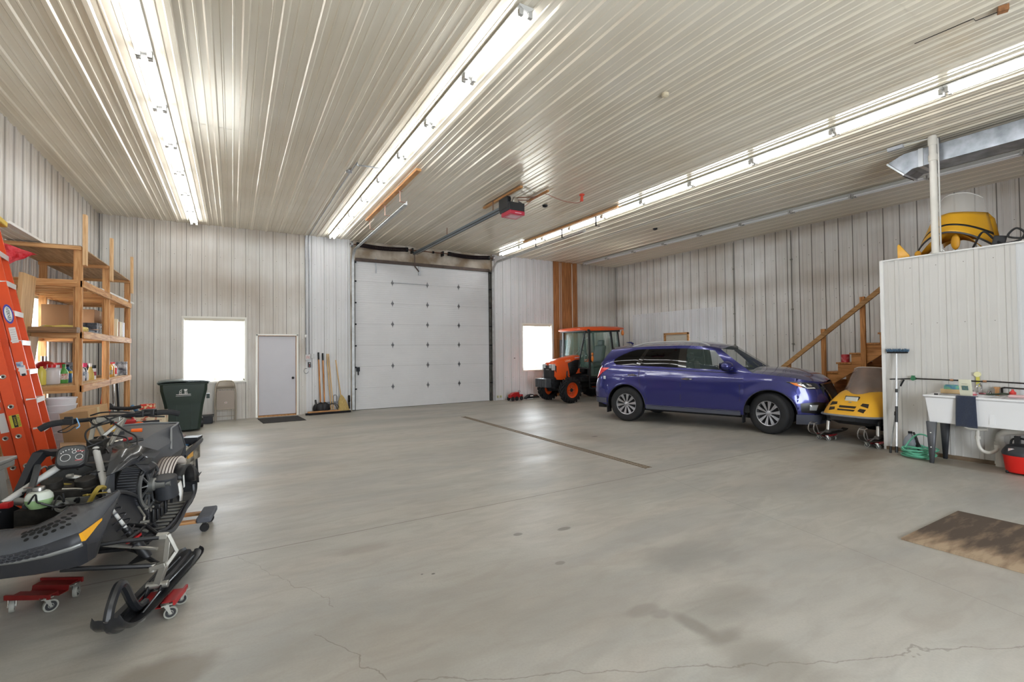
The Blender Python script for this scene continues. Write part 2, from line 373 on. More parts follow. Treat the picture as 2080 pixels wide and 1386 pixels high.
# floor: broom-finished concrete with stains, cracks and a saw-cut joint
def floor_material():
    m = mat('concrete', '#a9a297', .38); nt = m.node_tree; L = nt.links; p = nt.nodes['Principled BSDF']
    tc = node(nt, 'TexCoord'); P = tc.outputs['Object']
    def nz(scale, det=5, dist=0, vec=P, rough=.5):
        n = node(nt, 'TexNoise'); n.inputs['Scale'].default_value = scale; n.inputs['Detail'].default_value = det; n.inputs['Distortion'].default_value = dist
        n.inputs['Roughness'].default_value = rough; L.new(vec, n.inputs['Vector']); return n.outputs[0]
    def ramp(v, p0, p1, c0, c1, interpm='LINEAR'):
        r = node(nt, 'ValToRGB'); e = r.color_ramp.elements; r.color_ramp.interpolation = interpm
        e[0].position = p0; e[1].position = p1; e[0].color = (*c0, 1); e[1].color = (*c1, 1); L.new(v, r.inputs[0]); return r.outputs[0]
    def mix(f, a, b, mode='MIX', fac=None):
        x = node(nt, 'Mix', data_type='RGBA', blend_type=mode)
        if f is None: x.inputs[0].default_value = fac
        else: L.new(f, x.inputs[0])
        for v, i in ((a, 6), (b, 7)):
            if isinstance(v, tuple): x.inputs[i].default_value = (*v, 1)
            else: L.new(v, x.inputs[i])
        return x.outputs[2]
    def mth(op, a, b):
        n = node(nt, 'Math', operation=op)
        for i, v in ((0, a), (1, b)):
            if v is None: continue
            if isinstance(v, (int, float)): n.inputs[i].default_value = v
            else: L.new(v, n.inputs[i])
        return n.outputs[0]
    mp = node(nt, 'Mapping'); mp.inputs['Rotation'].default_value = (0, 0, .5); mp.inputs['Scale'].default_value = (.5, 1.6, 1); L.new(P, mp.inputs[0]); S = mp.outputs[0]
    base = ramp(nz(.55, 5, .6), .3, .7, hexc('#a19e96'), hexc('#b5b2a9'))
    c = mix(ramp(nz(1.1, 6, .8, S), .38, .66, (0, 0, 0), (.7, .7, .7)), base, hexc('#aea79d'))
    c = mix(ramp(nz(.8, 6, .5, S, .6), .46, .66, (0, 0, 0), (.75, .75, .75)), c, hexc('#93928e'))
    c = mix(ramp(nz(5, 6, 1, S), .42, .68, (0, 0, 0), (.5, .5, .5)), c, hexc('#958f86'))
    c = mix(ramp(nz(70, 3), .4, .7, (0, 0, 0), (.18, .18, .18)), c, hexc('#8a867e'))
    sx = node(nt, 'SeparateXYZ'); L.new(P, sx.inputs[0]); X, Y = sx.outputs[0], sx.outputs[1]
    wob = mth('MULTIPLY', mth('SUBTRACT', nz(2.2, 4), .5), .8)
    def stain(cx, cyy, rx, ry, amt, colr, soft=.5, c_in=None):
        dx = mth('DIVIDE', mth('SUBTRACT', X, cx), rx); dy = mth('DIVIDE', mth('SUBTRACT', Y, cyy), ry)
        d = mth('SQRT', mth('ADD', mth('MULTIPLY', dx, dx), mth('MULTIPLY', dy, dy)), None)
        d = mth('ADD', d, mth('MULTIPLY', wob, 1.6))
        mr = node(nt, 'MapRange'); mr.interpolation_type = 'SMOOTHSTEP'; mr.inputs[1].default_value = 1-soft; mr.inputs[2].default_value = 1+soft*.3; mr.inputs[3].default_value = amt; mr.inputs[4].default_value = 0
        L.new(d, mr.inputs[0]); return mix(mr.outputs[0], c_in, hexc(colr))
    for s in STAINS: c = stain(*s, c_in=c)
    # hairline cracks / joints: thin lines following noise-warped paths
    def line(val, w, amt, colr, c_in, lim=None):
        ab = mth('ABSOLUTE', val, None); mr = node(nt, 'MapRange'); mr.inputs[1].default_value = w*.4; mr.inputs[2].default_value = w; mr.inputs[3].default_value = amt; mr.inputs[4].default_value = 0
        L.new(ab, mr.inputs[0]); f = mr.outputs[0]
        if lim:
            for v, lo, hi in lim:
                f = mth('MULTIPLY', f, mth('MULTIPLY', mth('GREATER_THAN', v, lo), mth('LESS_THAN', v, hi)))
        return mix(f, c_in, hexc(colr))
    c = line(mth('SUBTRACT', Y, 4.42), .009, .8, '#6d655b', c, [(X, -2.6, 12.6)])
    c = line(mth('SUBTRACT', X, mth('ADD', 3.87, mth('MULTIPLY', Y, .2))), .006, .45, '#75706a', c, [(Y, -3, 4.42)])
    wv = mth('MULTIPLY', mth('SUBTRACT', nz(2.6, 7, .2), .5), .34)
    c = line(mth('SUBTRACT', mth('ADD', Y, mth('MULTIPLY', X, .5)), mth('ADD', 2.67, wv)), .006, .55, '#6d655b', c, [(X, .68, 4.6)])
    c = line(mth('SUBTRACT', mth('ADD', X, mth('MULTIPLY', Y, .45)), mth('ADD', 1.77, wv)), .005, .6, '#6d655b', c, [(Y, 2.36, 2.95)])
    c = line(mth('SUBTRACT', mth('ADD', X, mth('MULTIPLY', Y, .45)), mth('ADD', 2.02, wv)), .004, .4, '#6d655b', c, [(Y, 3.2, 4.4)])
    L.new(c, p.inputs['Base Color'])
    rr = ramp(nz(.9, 5, .5, S), .3, .7, (.40,)*3, (.56,)*3); L.new(rr, p.inputs['Roughness'])
    bm = node(nt, 'Bump'); bm.inputs['Strength'].default_value = .12; bm.inputs['Distance'].default_value = .01; L.new(nz(25, 6), bm.inputs['Height']); L.new(bm.outputs[0], p.inputs['Normal'])
    return m
STAINS = [(-.28, 3.0, .26, .20, .62, '#6f6459', .35), (2.58, 3.48, .075, .035, .75, '#67645c', .3), (2.157, 3.59, .05, .035, .75, '#67645c', .3), (2.141, 2.944, .045, .03, .65, '#67645c', .3),
          (1.256, 3.29, .02, .015, .9, '#4d4743', .3), (1.183, 3.326, .012, .01, .9, '#4d4743', .3), (2.19, 2.15, .13, .06, .45, '#77706a', .5), (2.25, 2.06, .07, .05, .45, '#77706a', .5), (2.32, 1.88, .07, .16, .6, '#706961', .6), (2.36, 1.72, .16, .06, .5, '#706961', .7),
          (2.7, 1.95, .42, .20, .5, '#7a736b', .7), (3.0, 2.5, .42, .30, .5, '#7f7c77', .9), (3.25, 2.55, .6, .3, .35, '#7d7975', .9), (2.35, 1.45, .25, .3, .45, '#776f66', .8), (1.6, 2.6, 1.1, .7, .35, '#857b70', .9), (.6, 2.5, .8, .7, .3, '#857c72', .9), (4.2, 1.2, .9, .9, .3, '#857b70', .9),
          (5.7, 6.9, .45, .6, .45, '#877a6b', .9), (5.78, 6.82, .08, .05, .8, '#4f4a44', .4), (7.2, 3.3, 1.1, .5, .4, '#807567', .9), (8.3, 3.4, .9, .3, .55, '#6b5a48', .7), (8.55, 2.0, .3, 1.6, .6, '#7a6a57', .4), (9.6, 6.6, 1.6, 2.2, .25, '#7d766b', .9),
          (1.7, 6.0, 1.3, .5, .35, '#8b8b8a', .9), (.9, 4.0, .25, .1, .35, '#7f766c', .5), (3.1, 7.0, .9, .7, .3, '#8b8a88', .9)]
fm = floor_material()
fl_ = MB(); fl_.box(XL-.3, XR+.3, YF-.3, YB+.3, -.2, 0)
struct(obj('floor', fl_, fm, smooth=0), 'grey stained concrete floor')
dm = mat('drain_steel', '#7a6a55', .7, metal=.3, var=.4, vscale=30, col2='#5a4c3c')
dn = MB(); dn.box(4.80, 4.815, 4.62, 10.64, -.002, .003); dn.box(4.905, 4.92, 4.62, 10.64, -.002, .003)
struct(obj('trim_4', dn, dm), 'rusty edge angles of the floor drain')
g = MB()
for k in range(100): y0 = 4.63+k*.06; g.box(4.815, 4.905, y0, y0+.045, -.004, .0015)
struct(obj('trim_5', g, mat('drain_grate', '#857560', .7, var=.3, vscale=40, col2='#5f5242')), 'long narrow drain grate set in the floor')

# --- windows
VINYL = mat('white_vinyl', '#eeece4', .35); BLIND = mat('blind_slat', '#efe9da', .5)
SLATT = mat('blind_slats_mat', '#f4efe2', .5)
def window(n, place, u0, u1, z0, z1, closed_top=.22, wall_t=.16):
    """place(u, d, z): d>0 goes outwards"""
    P = lambda a, b, d0, d1, zz0, zz1, mb: mb.add([place(u, d, z) for u in (a, b) for d in (d0, d1) for z in (zz0, zz1)], [(0,1,3,2),(4,6,7,5),(0,4,5,1),(2,3,7,6),(0,2,6,4),(1,5,7,3)])
    root = thing('window_%d' % n, None, None); struct(root, 'white sliding window %s' % n); del root['label']
    c = MB(); t = .012
    P(u0-.03, u0+t, -.024, wall_t, z0-.03, z1+.03, c); P(u1-t, u1+.03, -.024, wall_t, z0-.03, z1+.03, c)
    P(u0, u1, -.024, wall_t, z1-t, z1+.03, c); P(u0, u1, -.035, wall_t, z0-.03, z0+t, c)
    obj('window_casing', c, VINYL, root, bevel=.002)
    f = MB(); fwid = .05; d0, d1 = .09, .14
    P(u0+t, u1-t, d0, d1, z0+t, z0+fwid, f); P(u0+t, u1-t, d0, d1, z1-fwid, z1-t, f); P(u0+t, u0+fwid, d0, d1, z0+t, z1-t, f); P(u1-fwid, u1-t, d0, d1, z0+t, z1-t, f)
    um = (u0+u1)/2; P(um-.03, um+.03, d0+.005, d1-.005, z0+t, z1-t, f)
    obj('window_frame', f, VINYL, root, bevel=.003)
    for a, b in ((u0+fwid, um-.03), (um+.03, u1-fwid)):
        g = MB(); P(a, b, .113, .117, z0+fwid, z1-fwid, g); obj('window_pane', g, GLASS, root)
    bl = thing('window_blind', None, None); bl.parent = root
    h = MB(); P(u0+.02, u1-.02, .02, .06, z1-.05, z1-.012, h); P(u0+.02, u1-.02, .03, .055, z0+.06, z0+.075, h); obj('blind_rail', h, BLIND, bl)
    s = MB(); z = z1-.06
    while z > z0+.09:
        tilt = .011 if z > z1-closed_top else .0015
        a = .026; s.add([place(u0+.03, a, z-tilt), place(u1-.03, a, z-tilt), place(u1-.03, a+.026, z+tilt), place(u0+.03, a+.026, z+tilt)], [(0,1,2,3)]); z -= .0215
    so = obj('blind_slats', s, SLATT, bl, smooth=0)
    so['kind'] = 'stuff'
    cdm = MB(); cdm.tube([place(u0+.12, .02, z1-.05), place(u0+.12, .02, z1-.75)], .004, 6); obj('tilt_wand', cdm, mat('wand', '#c9b49a', .5), bl)
    return root
window(1, lambda u, d, z: (u, YB+d, z), *WIN1)
window(2, lambda u, d, z: (u, YB+d, z), *WIN2)
window(3, lambda u, d, z: (XL-d, u, z), *WIN3)
# --- entry door
DW = mat('door_paint', '#cdccd2', .45, var=.04, vscale=2)
dr = struct(thing('door_1', None, None), 'plain white walk-in door beside the window'); 
f = MB(); f.box(.505, .545, YB-.03, YB+.12, 0, 2.085); f.box(1.425, 1.465, YB-.03, YB+.12, 0, 2.085); f.box(.505, 1.465, YB-.03, YB+.12, 2.05, 2.09)
obj('door_frame', f, VINYL, dr, bevel=.003)
f = MB(); f.box(.545, .555, YB+.0, YB+.10, 0, 2.05); f.box(1.415, 1.425, YB+.0, YB+.10, 0, 2.05); f.box(.545, 1.425, YB+0, YB+.1, 2.04, 2.05); f.box(.53, 1.44, YB-.02, YB+.12, 0, .03)
obj('door_stop', f, LUM, dr)
f = MB(); f.box(.556, 1.414, YB+.03, YB+.075, .04, 2.035); sl = obj('door_slab', f, DW, dr, bevel=.003)
k = MB(); k.lathe([(0, 0), (.03, 0), (.03, -.008), (.012, -.012), (.012, -.04), (.027, -.05), (.03, -.062), (.02, -.075), (0, -.077)], (1.345, YB+.03, .96), (0, 1, 0), 16); obj('door_knob', k, DARK, sl)
# --- garage door
gd = struct(thing('door_2', None, None), 'tall white sectional garage door with rows of hinges')
GW = mat('garage_white', '#dcdcdd', .45, var=.05, vscale=1.5)
gx0, gx1, secs, sh_ = 2.93, 7.10, 7, .597
for i in range(secs):
    m_ = MB(); z0 = .01+i*sh_; z1 = z0+sh_-.004; pr = []
    yb = YB+.035; n = 10; zz = [z0+(z1-z0)*k/n for k in range(n+1)]
    front = []
    for k, z in enumerate(zz):
        front.append((yb, z))
        if 0 < k < n: front[-1:] = [(yb, z-.006), (yb+.004, z-.003), (yb+.004, z+.003), (yb, z+.006)]
    poly = front+[(yb+.045, z1), (yb+.045, z0)]
    m_.prism([(a, b) for a, b in poly], 'x', gx0, gx1)
    obj('door_panel', m_, GW, gd, smooth=0)
for i in range(1, secs):
    for x in (3.97, 5.03, 6.05):
        m_ = MB(); z = .01+i*sh_; y = YB+.033
        m_.prism([(x-.045, z), (x-.012, z+.05), (x, z+.1), (x+.012, z+.05), (x+.045, z), (x+.012, z-.05), (x, z-.1), (x-.012, z-.05)], 'y', y-.006, y)
        m_.cyl((x-.035, y-.01, z), (x+.035, y-.01, z), .01, n=8); m_.boxr((x, y-.012, z+.012), (.03, .02, .03))
        obj('hinge', m_, mat('hinge_steel', '#77777a', .4, metal=.9), gd, smooth=30)
TRK = mat('track_steel', '#c3c5c6', .45, metal=.5, var=.2)
for x, sg in ((2.84, 1), (7.19, -1)):
    zt = 4.42; pts = [(x, YB-.06, .03), (x, YB-.06, zt-.38)]+[(x, YB-.06-.38*(1-cos(t*pi/2/8)), zt-.38+.38*sin(t*pi/2/8)) for t in range(1, 9)]+[(x, 8.75, zt+.03)]
    m_ = MB()
    rings = []
    for i, p in enumerate(pts):
        p = Vector(p); d = Vector(pts[min(i+1, len(pts)-1)])-Vector(pts[max(i-1, 0)]); d.normalize(); nn = Vector((0, d.z, -d.y)); s = Vector((1, 0, 0))
        rings.append([p+s*a+nn*b for a, b in ((-.035, -.04), (.035, -.04), (.035, .04), (.028, .04), (.028, -.032), (-.035, -.032))])
    m_.loft(rings); obj('door_track', m_, TRK, gd, smooth=40)
    m_ = MB()
    a, b = (x+.02, x+.075) if sg > 0 else (x-.075, x-.02)
    m_.box(a, b, YB-.02, YB+.05, 0, 4.15)
    obj('track_angle', m_, mat('angle_steel', '#6f6c66', .5, metal=.6, var=.45, vscale=7), gd)
    for i in range(1, 8):
        m_ = MB(); z = i*sh_-.01 if i < 7 else 4.1; m_.boxr((x+sg*.055, YB-.035, z), (.1, .03, .04)); m_.cyl((x+sg*.02, YB-.05, z), (x+sg*.09, YB-.05, z), .014, n=8)
        obj('roller', m_, DARK, gd)
m_ = MB(); m_.boxr((5.02, YB+.0, 4.16), (4.2, .04, .05)); m_.boxr((5.02, YB-.02, 4.19), (4.2, .01, .07)); obj('top_strut', m_, mat('strut_steel', '#5b4f49', .5, metal=.6, var=.3), gd)
m_ = MB(); m_.boxr((3.5, YB+.02, 4.05), (.03, .02, .42)); m_.boxr((4.78, YB+.015, 4.02), (.07, .02, .3)); obj('door_bracket', m_, GALV, gd)
m_ = MB(); m_.boxr((4.5, YB-.0, 3.57+.03), (1.06, .015, .015)); obj('tie_rod', m_, GALV, gd)
m_ = MB(); m_.boxr((2.99, YB+.01, 1.13), (.09, .05, .12)); m_.boxr((2.99, YB-.02, 1.02), (.03, .02, .1)); obj('slide_lock', m_, DARK, gd)
# header insulation above the garage door
HD = mat('house_wrap', '#cfc6b9', .8, var=.3, vscale=2, col2='#8e7d68', bump=.3, bscale=5)
rows = []
for j in range(7):
    z = 4.17+.54*j/6
    rows.append([(GAR[0]+(GAR[1]-GAR[0])*i/40, YB+.04+.035*noise.noise(Vector((i*.35, j*.4, 2))), z) for i in range(41)])
h_ = MB(); h_.grid(rows); h_.box(GAR[0]-.01, GAR[0]+.02, YB-.01, YB+.2, 0, ZC); h_.box(GAR[1]-.02, GAR[1]+.01, YB-.01, YB+.2, 0, ZC)
struct(obj('trim_6', h_, HD), 'wrinkled beige wrap over the garage door header')
# outside backing behind garage door / openings
ob = MB(); ob.box(GAR[0], GAR[1], YB+.16, YB+.2, 0, 4.8)
struct(obj('trim_7', ob, DARK))
# wood backing column on the back wall
PLYM = wood('plywood_z', '#b27a4a', '#8a5830', 2, .55)
c = MB()
for a, b in ((9.62, 9.97), (9.97, 10.66)): c.box(a+.002, b-.002, YB-.045, YB-.02, 2.0, ZC-.01); c.box(a+.002, b-.002, YB-.045, YB-.02, .01, 1.998)
struct(obj('trim_8', c, PLYM), 'tall strips of brown plywood on the back wall')
# small door in the right wall
dr = struct(thing('door_3', None, None), 'small white door with unpainted wooden frame behind the car')
f = MB(); f.box(XR-.04, XR+.1, 10.15, 10.2, 0, 2.12); f.box(XR-.04, XR+.1, 11.1, 11.15, 0, 2.12); f.box(XR-.04, XR+.1, 10.15, 11.15, 2.07, 2.13); obj('door_frame', f, LUMY, dr)
f = MB(); f.box(XR+.02, XR+.06, 10.18, 11.12, 0, 2.09); obj('door_slab', f, mat('door_cream', '#d6cfc0', .5), dr)

# unseen plates added outside the doors to stop daylight leaking in
ob = MB(); ob.box(DOOR[0]-.1, DOOR[1]+.1, YB+.13, YB+.16, 0, 2.2); ob.box(XR+.11, XR+.14, 10.0, 11.3, 0, 2.3); struct(obj('trim_10', ob, DARK, smooth=0))
# screw heads of the wall sheets
sc_ = MB()
for z in (.72, 1.95, 2.80, 3.02, 3.95):
    for k in range(-8, 42):
        x = k*.305+.05
        if XL < x < XR and not any(a-.02 < x < b+.02 and c-.02 < z < d+.02 for a, b, c, d in (WIN1, WIN2, DOOR, GAR, (9.6, 10.68, 0, 5))): sc_.cyl((x, YB-.012, z), (x, YB, z), .0065, n=6)
        y = k*.305+.05
        if YF < y < YB: sc_.cyl((XR-.014, y, z), (XR, y, z), .0065, n=6)
        if z < 2.9 and y < 3.4 and y > -1: sc_.cyl((8.87-.006, y, z), (8.87, y, z), .0055, n=6)
struct(obj('trim_11', sc_, mat('screw_grey', '#7a756d', .5, metal=.5), smooth=0))
# --- the boxed-in room with a loft on top
XP, YP, ZP = 8.87, 3.45, 2.965
w = ribbed(lambda u, z, d: (XP-d, u, z), YF, YP, 0, ZP, start=.22, h=.010, mh=.002)
struct(obj('wall_room', w, WALLP, smooth=0), 'light ribbed steel side of the boxed-in room behind the sink')
w = ribbed(lambda u, z, d: (XP-.004-d, u, z), YF, 1.97, .02, ZP-.02, start=.22, h=.010, mh=.002); struct(obj('trim_12', w, mat('room_white', '#cfd0d1', .4), smooth=0), 'whiter panel at the right end of the boxed-in room')
w = ribbed(lambda u, z, d: (u, YP+d, z), XP, 10.98, 0, ZP-.02); struct(obj('wall_room_end', w, WALLP, smooth=0))
t = MB(); t.box(XP-.025, XP+.02, YP-.01, YP+.035, 0, ZP); t.box(XP-.022, XP+.02, YF, YP+.02, ZP-.012, ZP+.006)
struct(obj('trim_9', t, WHITE, smooth=0), 'white corner trim of the boxed-in room')
t = MB(); t.box(XP+.012, 10.98, YF, YP-.005, ZP-.2, ZP); t.box(10.98, XR, YF, 2.6, ZP-.2, ZP)
struct(obj('floor_loft', t, PLYM), None)
w = MB(); w.box(10.96, 10.99, 2.6, YP, 0, ZP-.2); w.box(10.96, XR, 2.58, 2.6, 0, ZP-.2); struct(obj('wall_room_inner', w, PLYM))
t = MB(); t.box(XP-.03, XP, YF, YP, 0, .05); t.box(XP-.045, XP-.03, YF, 2.9, 0, .012); struct(obj('baseboard_room', t, mat('sill_wood', '#7d6a55', .8, var=.4)))
# ------------------------------------------------------------------ strip lights
TUBE_ON = mat('tube_lit', (.98, .99, 1.0), .4, emit=TUBE_POWER)
TUBE_OFF = mat('tube_off', '#e9e9ea', .3)
FIXW = mat('fixture_white', '#b9b8b4', .45)
ZL = ZC-.024
def make_fixture(on):
    r = thing('strip_light', 'x', 'ceiling light')
    b = MB(); b.prism([(-.075, 0), (.075, 0), (.075, -.012), (.03, -.042), (-.03, -.042), (-.075, -.012)], 'y', -.6, .6); obj('light_housing', b, FIXW, r, smooth=20)
    for s in (-1, 1):
        t = MB(); t.cyl((s*.048, -.553, -.062), (s*.048, .553, -.062), .014, n=10); obj('light_tube', t, TUBE_ON if on else TUBE_OFF, r)
        for e in (-1, 1):
            h = MB(); h.boxr((s*.048, e*.572, -.058), (.040, .034, .056)); obj('lamp_holder', h, mat('holder_grey', '#a9a7a2', .5), r)
    return r
F_ON, F_OFF = make_fixture(True), make_fixture(False)
names = ['left', 'second', 'third', 'rightmost']
k_on = k_off = 0
ordn = ['closest to the back wall', 'second from the back wall', 'third from the back wall', 'fourth from the back wall', 'fifth from the back wall', 'sixth from the back wall', 'seventh from the back wall', 'eighth from the back wall', 'ninth from the back wall', 'tenth from the back wall', 'eleventh from the back wall', 'twelfth from the back wall']
for row, (x, n, on, ystart) in enumerate([(-.77, 6, 1, 13.15), (2.255, 7, 1, 13.13), (7.29, 9, 1, 13.0), (10.72, 12, 0, 13.08)]):
    for i in range(n+ (1 if on else 0)):
        src = F_ON if on else F_OFF
        y = ystart-.602-i*1.204
        lab = '%s white two-tube strip light in the %s row, %s' % ('lit' if on else 'unlit', names[row], ordn[min(i, 11)])
        first = (k_on == 0) if on else (k_off == 0)
        o = src if first else dup(src)
        o.location = (x, y, ZL); o['label'] = lab; o['group'] = 'strip lights in the %s row' % names[row]
        if on: k_on += 1
        else: k_off += 1
# near floor is brightened by the opening added in wall_front
# ------------------------------------------------------------------ the blue family car
PAINT = mat('blue_car_paint', '#2a2d70', .26, metal=.5, coat=1, var=.04, vscale=3)
TINT = mat('tinted_glass', '#050506', .04, spec=.45)
FGLASS = mat('car_glass', '#5f6d68', .02, alpha=.30)
TRIMB = mat('black_trim', '#141416', .3)
GREYP = mat('grey_cladding', '#4b4d58', .5)
def make_wheel(parent, x, y, R, W, rimr, out, steer=0, name='wheel'):
    w = thing(name, None, None); w.parent = parent; w.location = (x, y, R); w.rotation_euler = (0, 0, steer)
    t = MB(); h = W/2
    t.lathe([(rimr, -h*.86), (rimr+.03, -h*.98), (R-.05, -h), (R-.018, -h*.9), (R-.006, -h*.62), (R, -h*.3), (R, h*.3), (R-.006, h*.62), (R-.018, h*.9), (R-.05, h), (rimr+.03, h*.98), (rimr, h*.86)], axis=(0, 1, 0), n=48)
    tire = obj('tire', t, RUB, w, smooth=50)
    g = MB()
    for yy in (-.062, -.022, .022, .062): g.lathe([(R-.001, yy-.006), (R+.0015, yy-.005), (R+.0015, yy+.005), (R-.001, yy+.006)], axis=(0, 1, 0), n=48)
    obj('tread_groove', g, mat('groove_black', '#070708', .9), tire)
    b = MB(); b.lathe([(rimr+.004, -h*.85), (rimr-.012, -h*.8), (rimr-.02, -h*.2), (rimr-.02, h*.8), (rimr+.004, h*.86)], axis=(0, 1, 0), n=40)
    b.lathe([(rimr-.004, out*h*.84), (rimr+.006, out*h*.88), (rimr+.006, out*h*.8)], axis=(0, 1, 0), n=40)
    rim = obj('rim', b, mat('alloy_silver', '#b9bac0', .3, metal=.9), w)
    d = MB(); d.cyl((0, out*h*.28, 0), (0, out*h*.3, 0), rimr-.02, n=32); obj('brake_disc', d, mat('brake_dark', '#232325', .6), w)
    sp = MB(); yo = out*h*.66
    for k in range(10):
        a = 2*pi*k/10+.15
        for s_, wd in ((-.055, .5), (.055, .5)):
            p0 = Vector((cos(a)*.05, yo, sin(a)*.05)); a2 = a+s_*1.9; p1 = Vector((cos(a2)*(rimr-.012), yo+out*.014, sin(a2)*(rimr-.012)))
            sp.beam(p0, p1, .02, .02, (0, 1, 0))
        a2 = a; p0 = Vector((cos(a)*.07, yo-out*.004, sin(a)*.07)); p1 = Vector((cos(a)*(rimr-.015), yo+out*.008, sin(a)*(rimr-.015)))
        sp.beam(p0, p1, .026, .018, (0, 1, 0))
    obj('spoke', sp, mat('alloy_silver', '#b9bac0'), rim, smooth=30)
    c = MB(); c.lathe([(0, out*h*.76), (.03, out*h*.76), (.055, out*h*.66), (.055, out*h*.4)], axis=(0, 1, 0), n=24); obj('hub_cap', c, mat('alloy_silver', '#b9bac0'), rim)
    return w
def make_suv():
    car = thing('suv', 'dark blue family car parked between the orange tractor and the yellow snowmobile', 'car')
    plan = [(-.93, 0), (-.925, .35), (-.90, .62), (-.85, .80), (-.74, .91), (-.55, .955), (-.3, .975), (0, .98), (.6, .98), (1.4, .98), (2.2, .98), (2.85, .98), (3.1, .972), (3.3, .95), (3.48, .90), (3.62, .82), (3.72, .68), (3.79, .48), (3.825, .25), (3.835, 0)]
    S = [0]
    for a, b in zip(plan, plan[1:]): S.append(S[-1]+sqrt((b[0]-a[0])**2+(b[1]-a[1])**2))
    def plan_at(s):
        for i in range(len(S)-1):
            if s <= S[i+1]+1e-9: t = (s-S[i])/(S[i+1]-S[i]); return lerp(plan[i][0], plan[i+1][0], t), lerp(plan[i][1], plan[i+1][1], t)
        return plan[-1]
    sm = cr([(a, b, 0) for a, b in plan], 4)
    SS = [0]
    for a, b in zip(sm, sm[1:]): SS.append(SS[-1]+(b-a).length)
    def P_(s):
        s = max(0, min(SS[-1], s))
        lo, hi = 0, len(SS)-1
        while hi-lo > 1:
            m_ = (lo+hi)//2
            if SS[m_] <= s: lo = m_
            else: hi = m_
        t = (s-SS[lo])/(SS[hi]-SS[lo]); return sm[lo].lerp(sm[hi], t)
    def s_of_x(x):      # side portion, monotone in x
        lo, hi = 0., SS[-1]
        for _ in range(40):
            m_ = (lo+hi)/2
            if P_(m_).x < x: lo = m_
            else: hi = m_
        return (lo+hi)/2
    def inset(x, z):
        t = interp(z, [(.2, .06), (.32, .03), (.45, .012), (.6, .002), (.75, 0), (.88, .006), (.98, .004), (1.04, .022), (1.1, .035), (1.2, .06), (1.3, .095)])
        if x > 2.9: t += (x-2.9)*interp(z, [(.3, 0), (.7, 0), (1.1, .05)])
        for cx_ in (0, 2.87):       # flared wheel arches
            d = sqrt((x-cx_)**2+(z-.38)**2); t -= .018*max(0, 1-abs(d-.47)/.12)
        return t
    def fx(x, z):
        if x > 3.2: return -(x-3.2)/.64*interp(z, [(.2, .06), (.4, .02), (.6, 0), (.8, .02), (1.0, .09), (1.1, .16)])
        if x < -.6: return (-.6-x)/.33*interp(z, [(.2, .05), (.45, .02), (.62, 0), (.8, .02), (1.0, .10), (1.25, .15), (1.4, .2)])
        return 0
    def BP(s, z, off=0, side=1):
        p = P_(s); a = P_(s-.02); b = P_(s+.02); d = (b-a).normalized(); n = Vector((-d.y, d.x, 0))
        if n.y < 0 and -.5 < p.x < 3.2: n = -n
        if p.x <= -.5 or p.x >= 3.2: n = n if n.dot(Vector((p.x-1.4, p.y, 0))) > 0 else -n
        q = p-n*(inset(p.x, z)-off); return Vector((q.x+fx(p.x, z), q.y*side, z))
    top = lambda x: interp(x, [(-.93, 1.24), (-.6, 1.245), (0, 1.235), (.6, 1.215), (1.3, 1.185), (2.0, 1.16), (2.5, 1.14), (2.9, 1.10), (3.3, 1.05), (3.55, 1.01), (3.75, .975), (3.84, .96)])
    def bot(x):
        z = interp(x, [(-.93, .46), (-.8, .40), (-.6, .36), (-.45, .33), (.45, .33), (2.4, .33), (3.3, .25), (3.84, .27)])
        for cx_ in (0, 2.87):
            if abs(x-cx_) < .445: z = max(z, .38+sqrt(max(0, .445**2-(x-cx_)**2)))
        return z
    xs = [cx_+.4449*cos(pi*k/18) for cx_ in (0, 2.87) for k in range(19)]+[cx_+sg*.4455 for cx_ in (0, 2.87) for sg in (-1, 1)]
    xs += [-.7+.05*k for k in range(5)]+[.5+.1*k for k in range(19)]
    ss = sorted([s_of_x(x) for x in xs]+[SS[-1]*0+.04*k for k in range(22)]+[s_of_x(3.35)+.03*k for k in range(50) if s_of_x(3.35)+.03*k < SS[-1]]+[SS[-1]])
    NR = 16
    for side in (1, -1):
        b = MB(); rows = []
        for j in range(NR+1):
            row = []
            for s in ss:
                x = P_(s).x; z = lerp(bot(x), top(x), j/NR); row.append(BP(s, z, 0, side))
            rows.append(row)
        b.grid(rows)
        if side == 1: body = b
        else: body.add(b.v, b.f)
    # hood, cowl
    hx = [2.45, 2.6, 2.75, 2.9, 3.05, 3.2, 3.35, 3.48, 3.58, 3.66, 3.72, 3.77]
    rows = []
    for x in hx:
        s = s_of_x(x); e = BP(s, top(x)); w = e.y; x0 = e.x; row = []
        for k in range(-10, 11):
            t = k/10; cr_ = interp(x, [(2.45, .085), (3.0, .125), (3.4, .115), (3.6, .085), (3.77, .02)])
            bul = (1-abs(t)**2.2)*cr_ - .018*math.exp(-((abs(t)-.62)/.09)**2)
            row.append(Vector((x0+(1-t*t)*interp(x, [(2.4, .12), (3.3, .1), (3.77, .06)]), w*t, e.z+bul)))
        rows.append(row)
    body.grid(rows)
    obj('body_shell', body, PAINT, car, smooth=50, merge=True)
    # greenhouse
    cols = [((-.80, 1.245), (-.47, 1.60)), ((-.47, 1.245), (-.12, 1.63)), ((.20, 1.225), (.445, 1.665)), ((.31, 1.222), (.51, 1.665)), ((1.16, 1.19), (1.165, 1.675)), ((1.33, 1.183), (1.31, 1.672)), ((2.24, 1.15), (1.80, 1.625)), ((2.58, 1.135), (1.96, 1.59))]
    SUBC = [4, 8, 2, 8, 2, 9, 4]
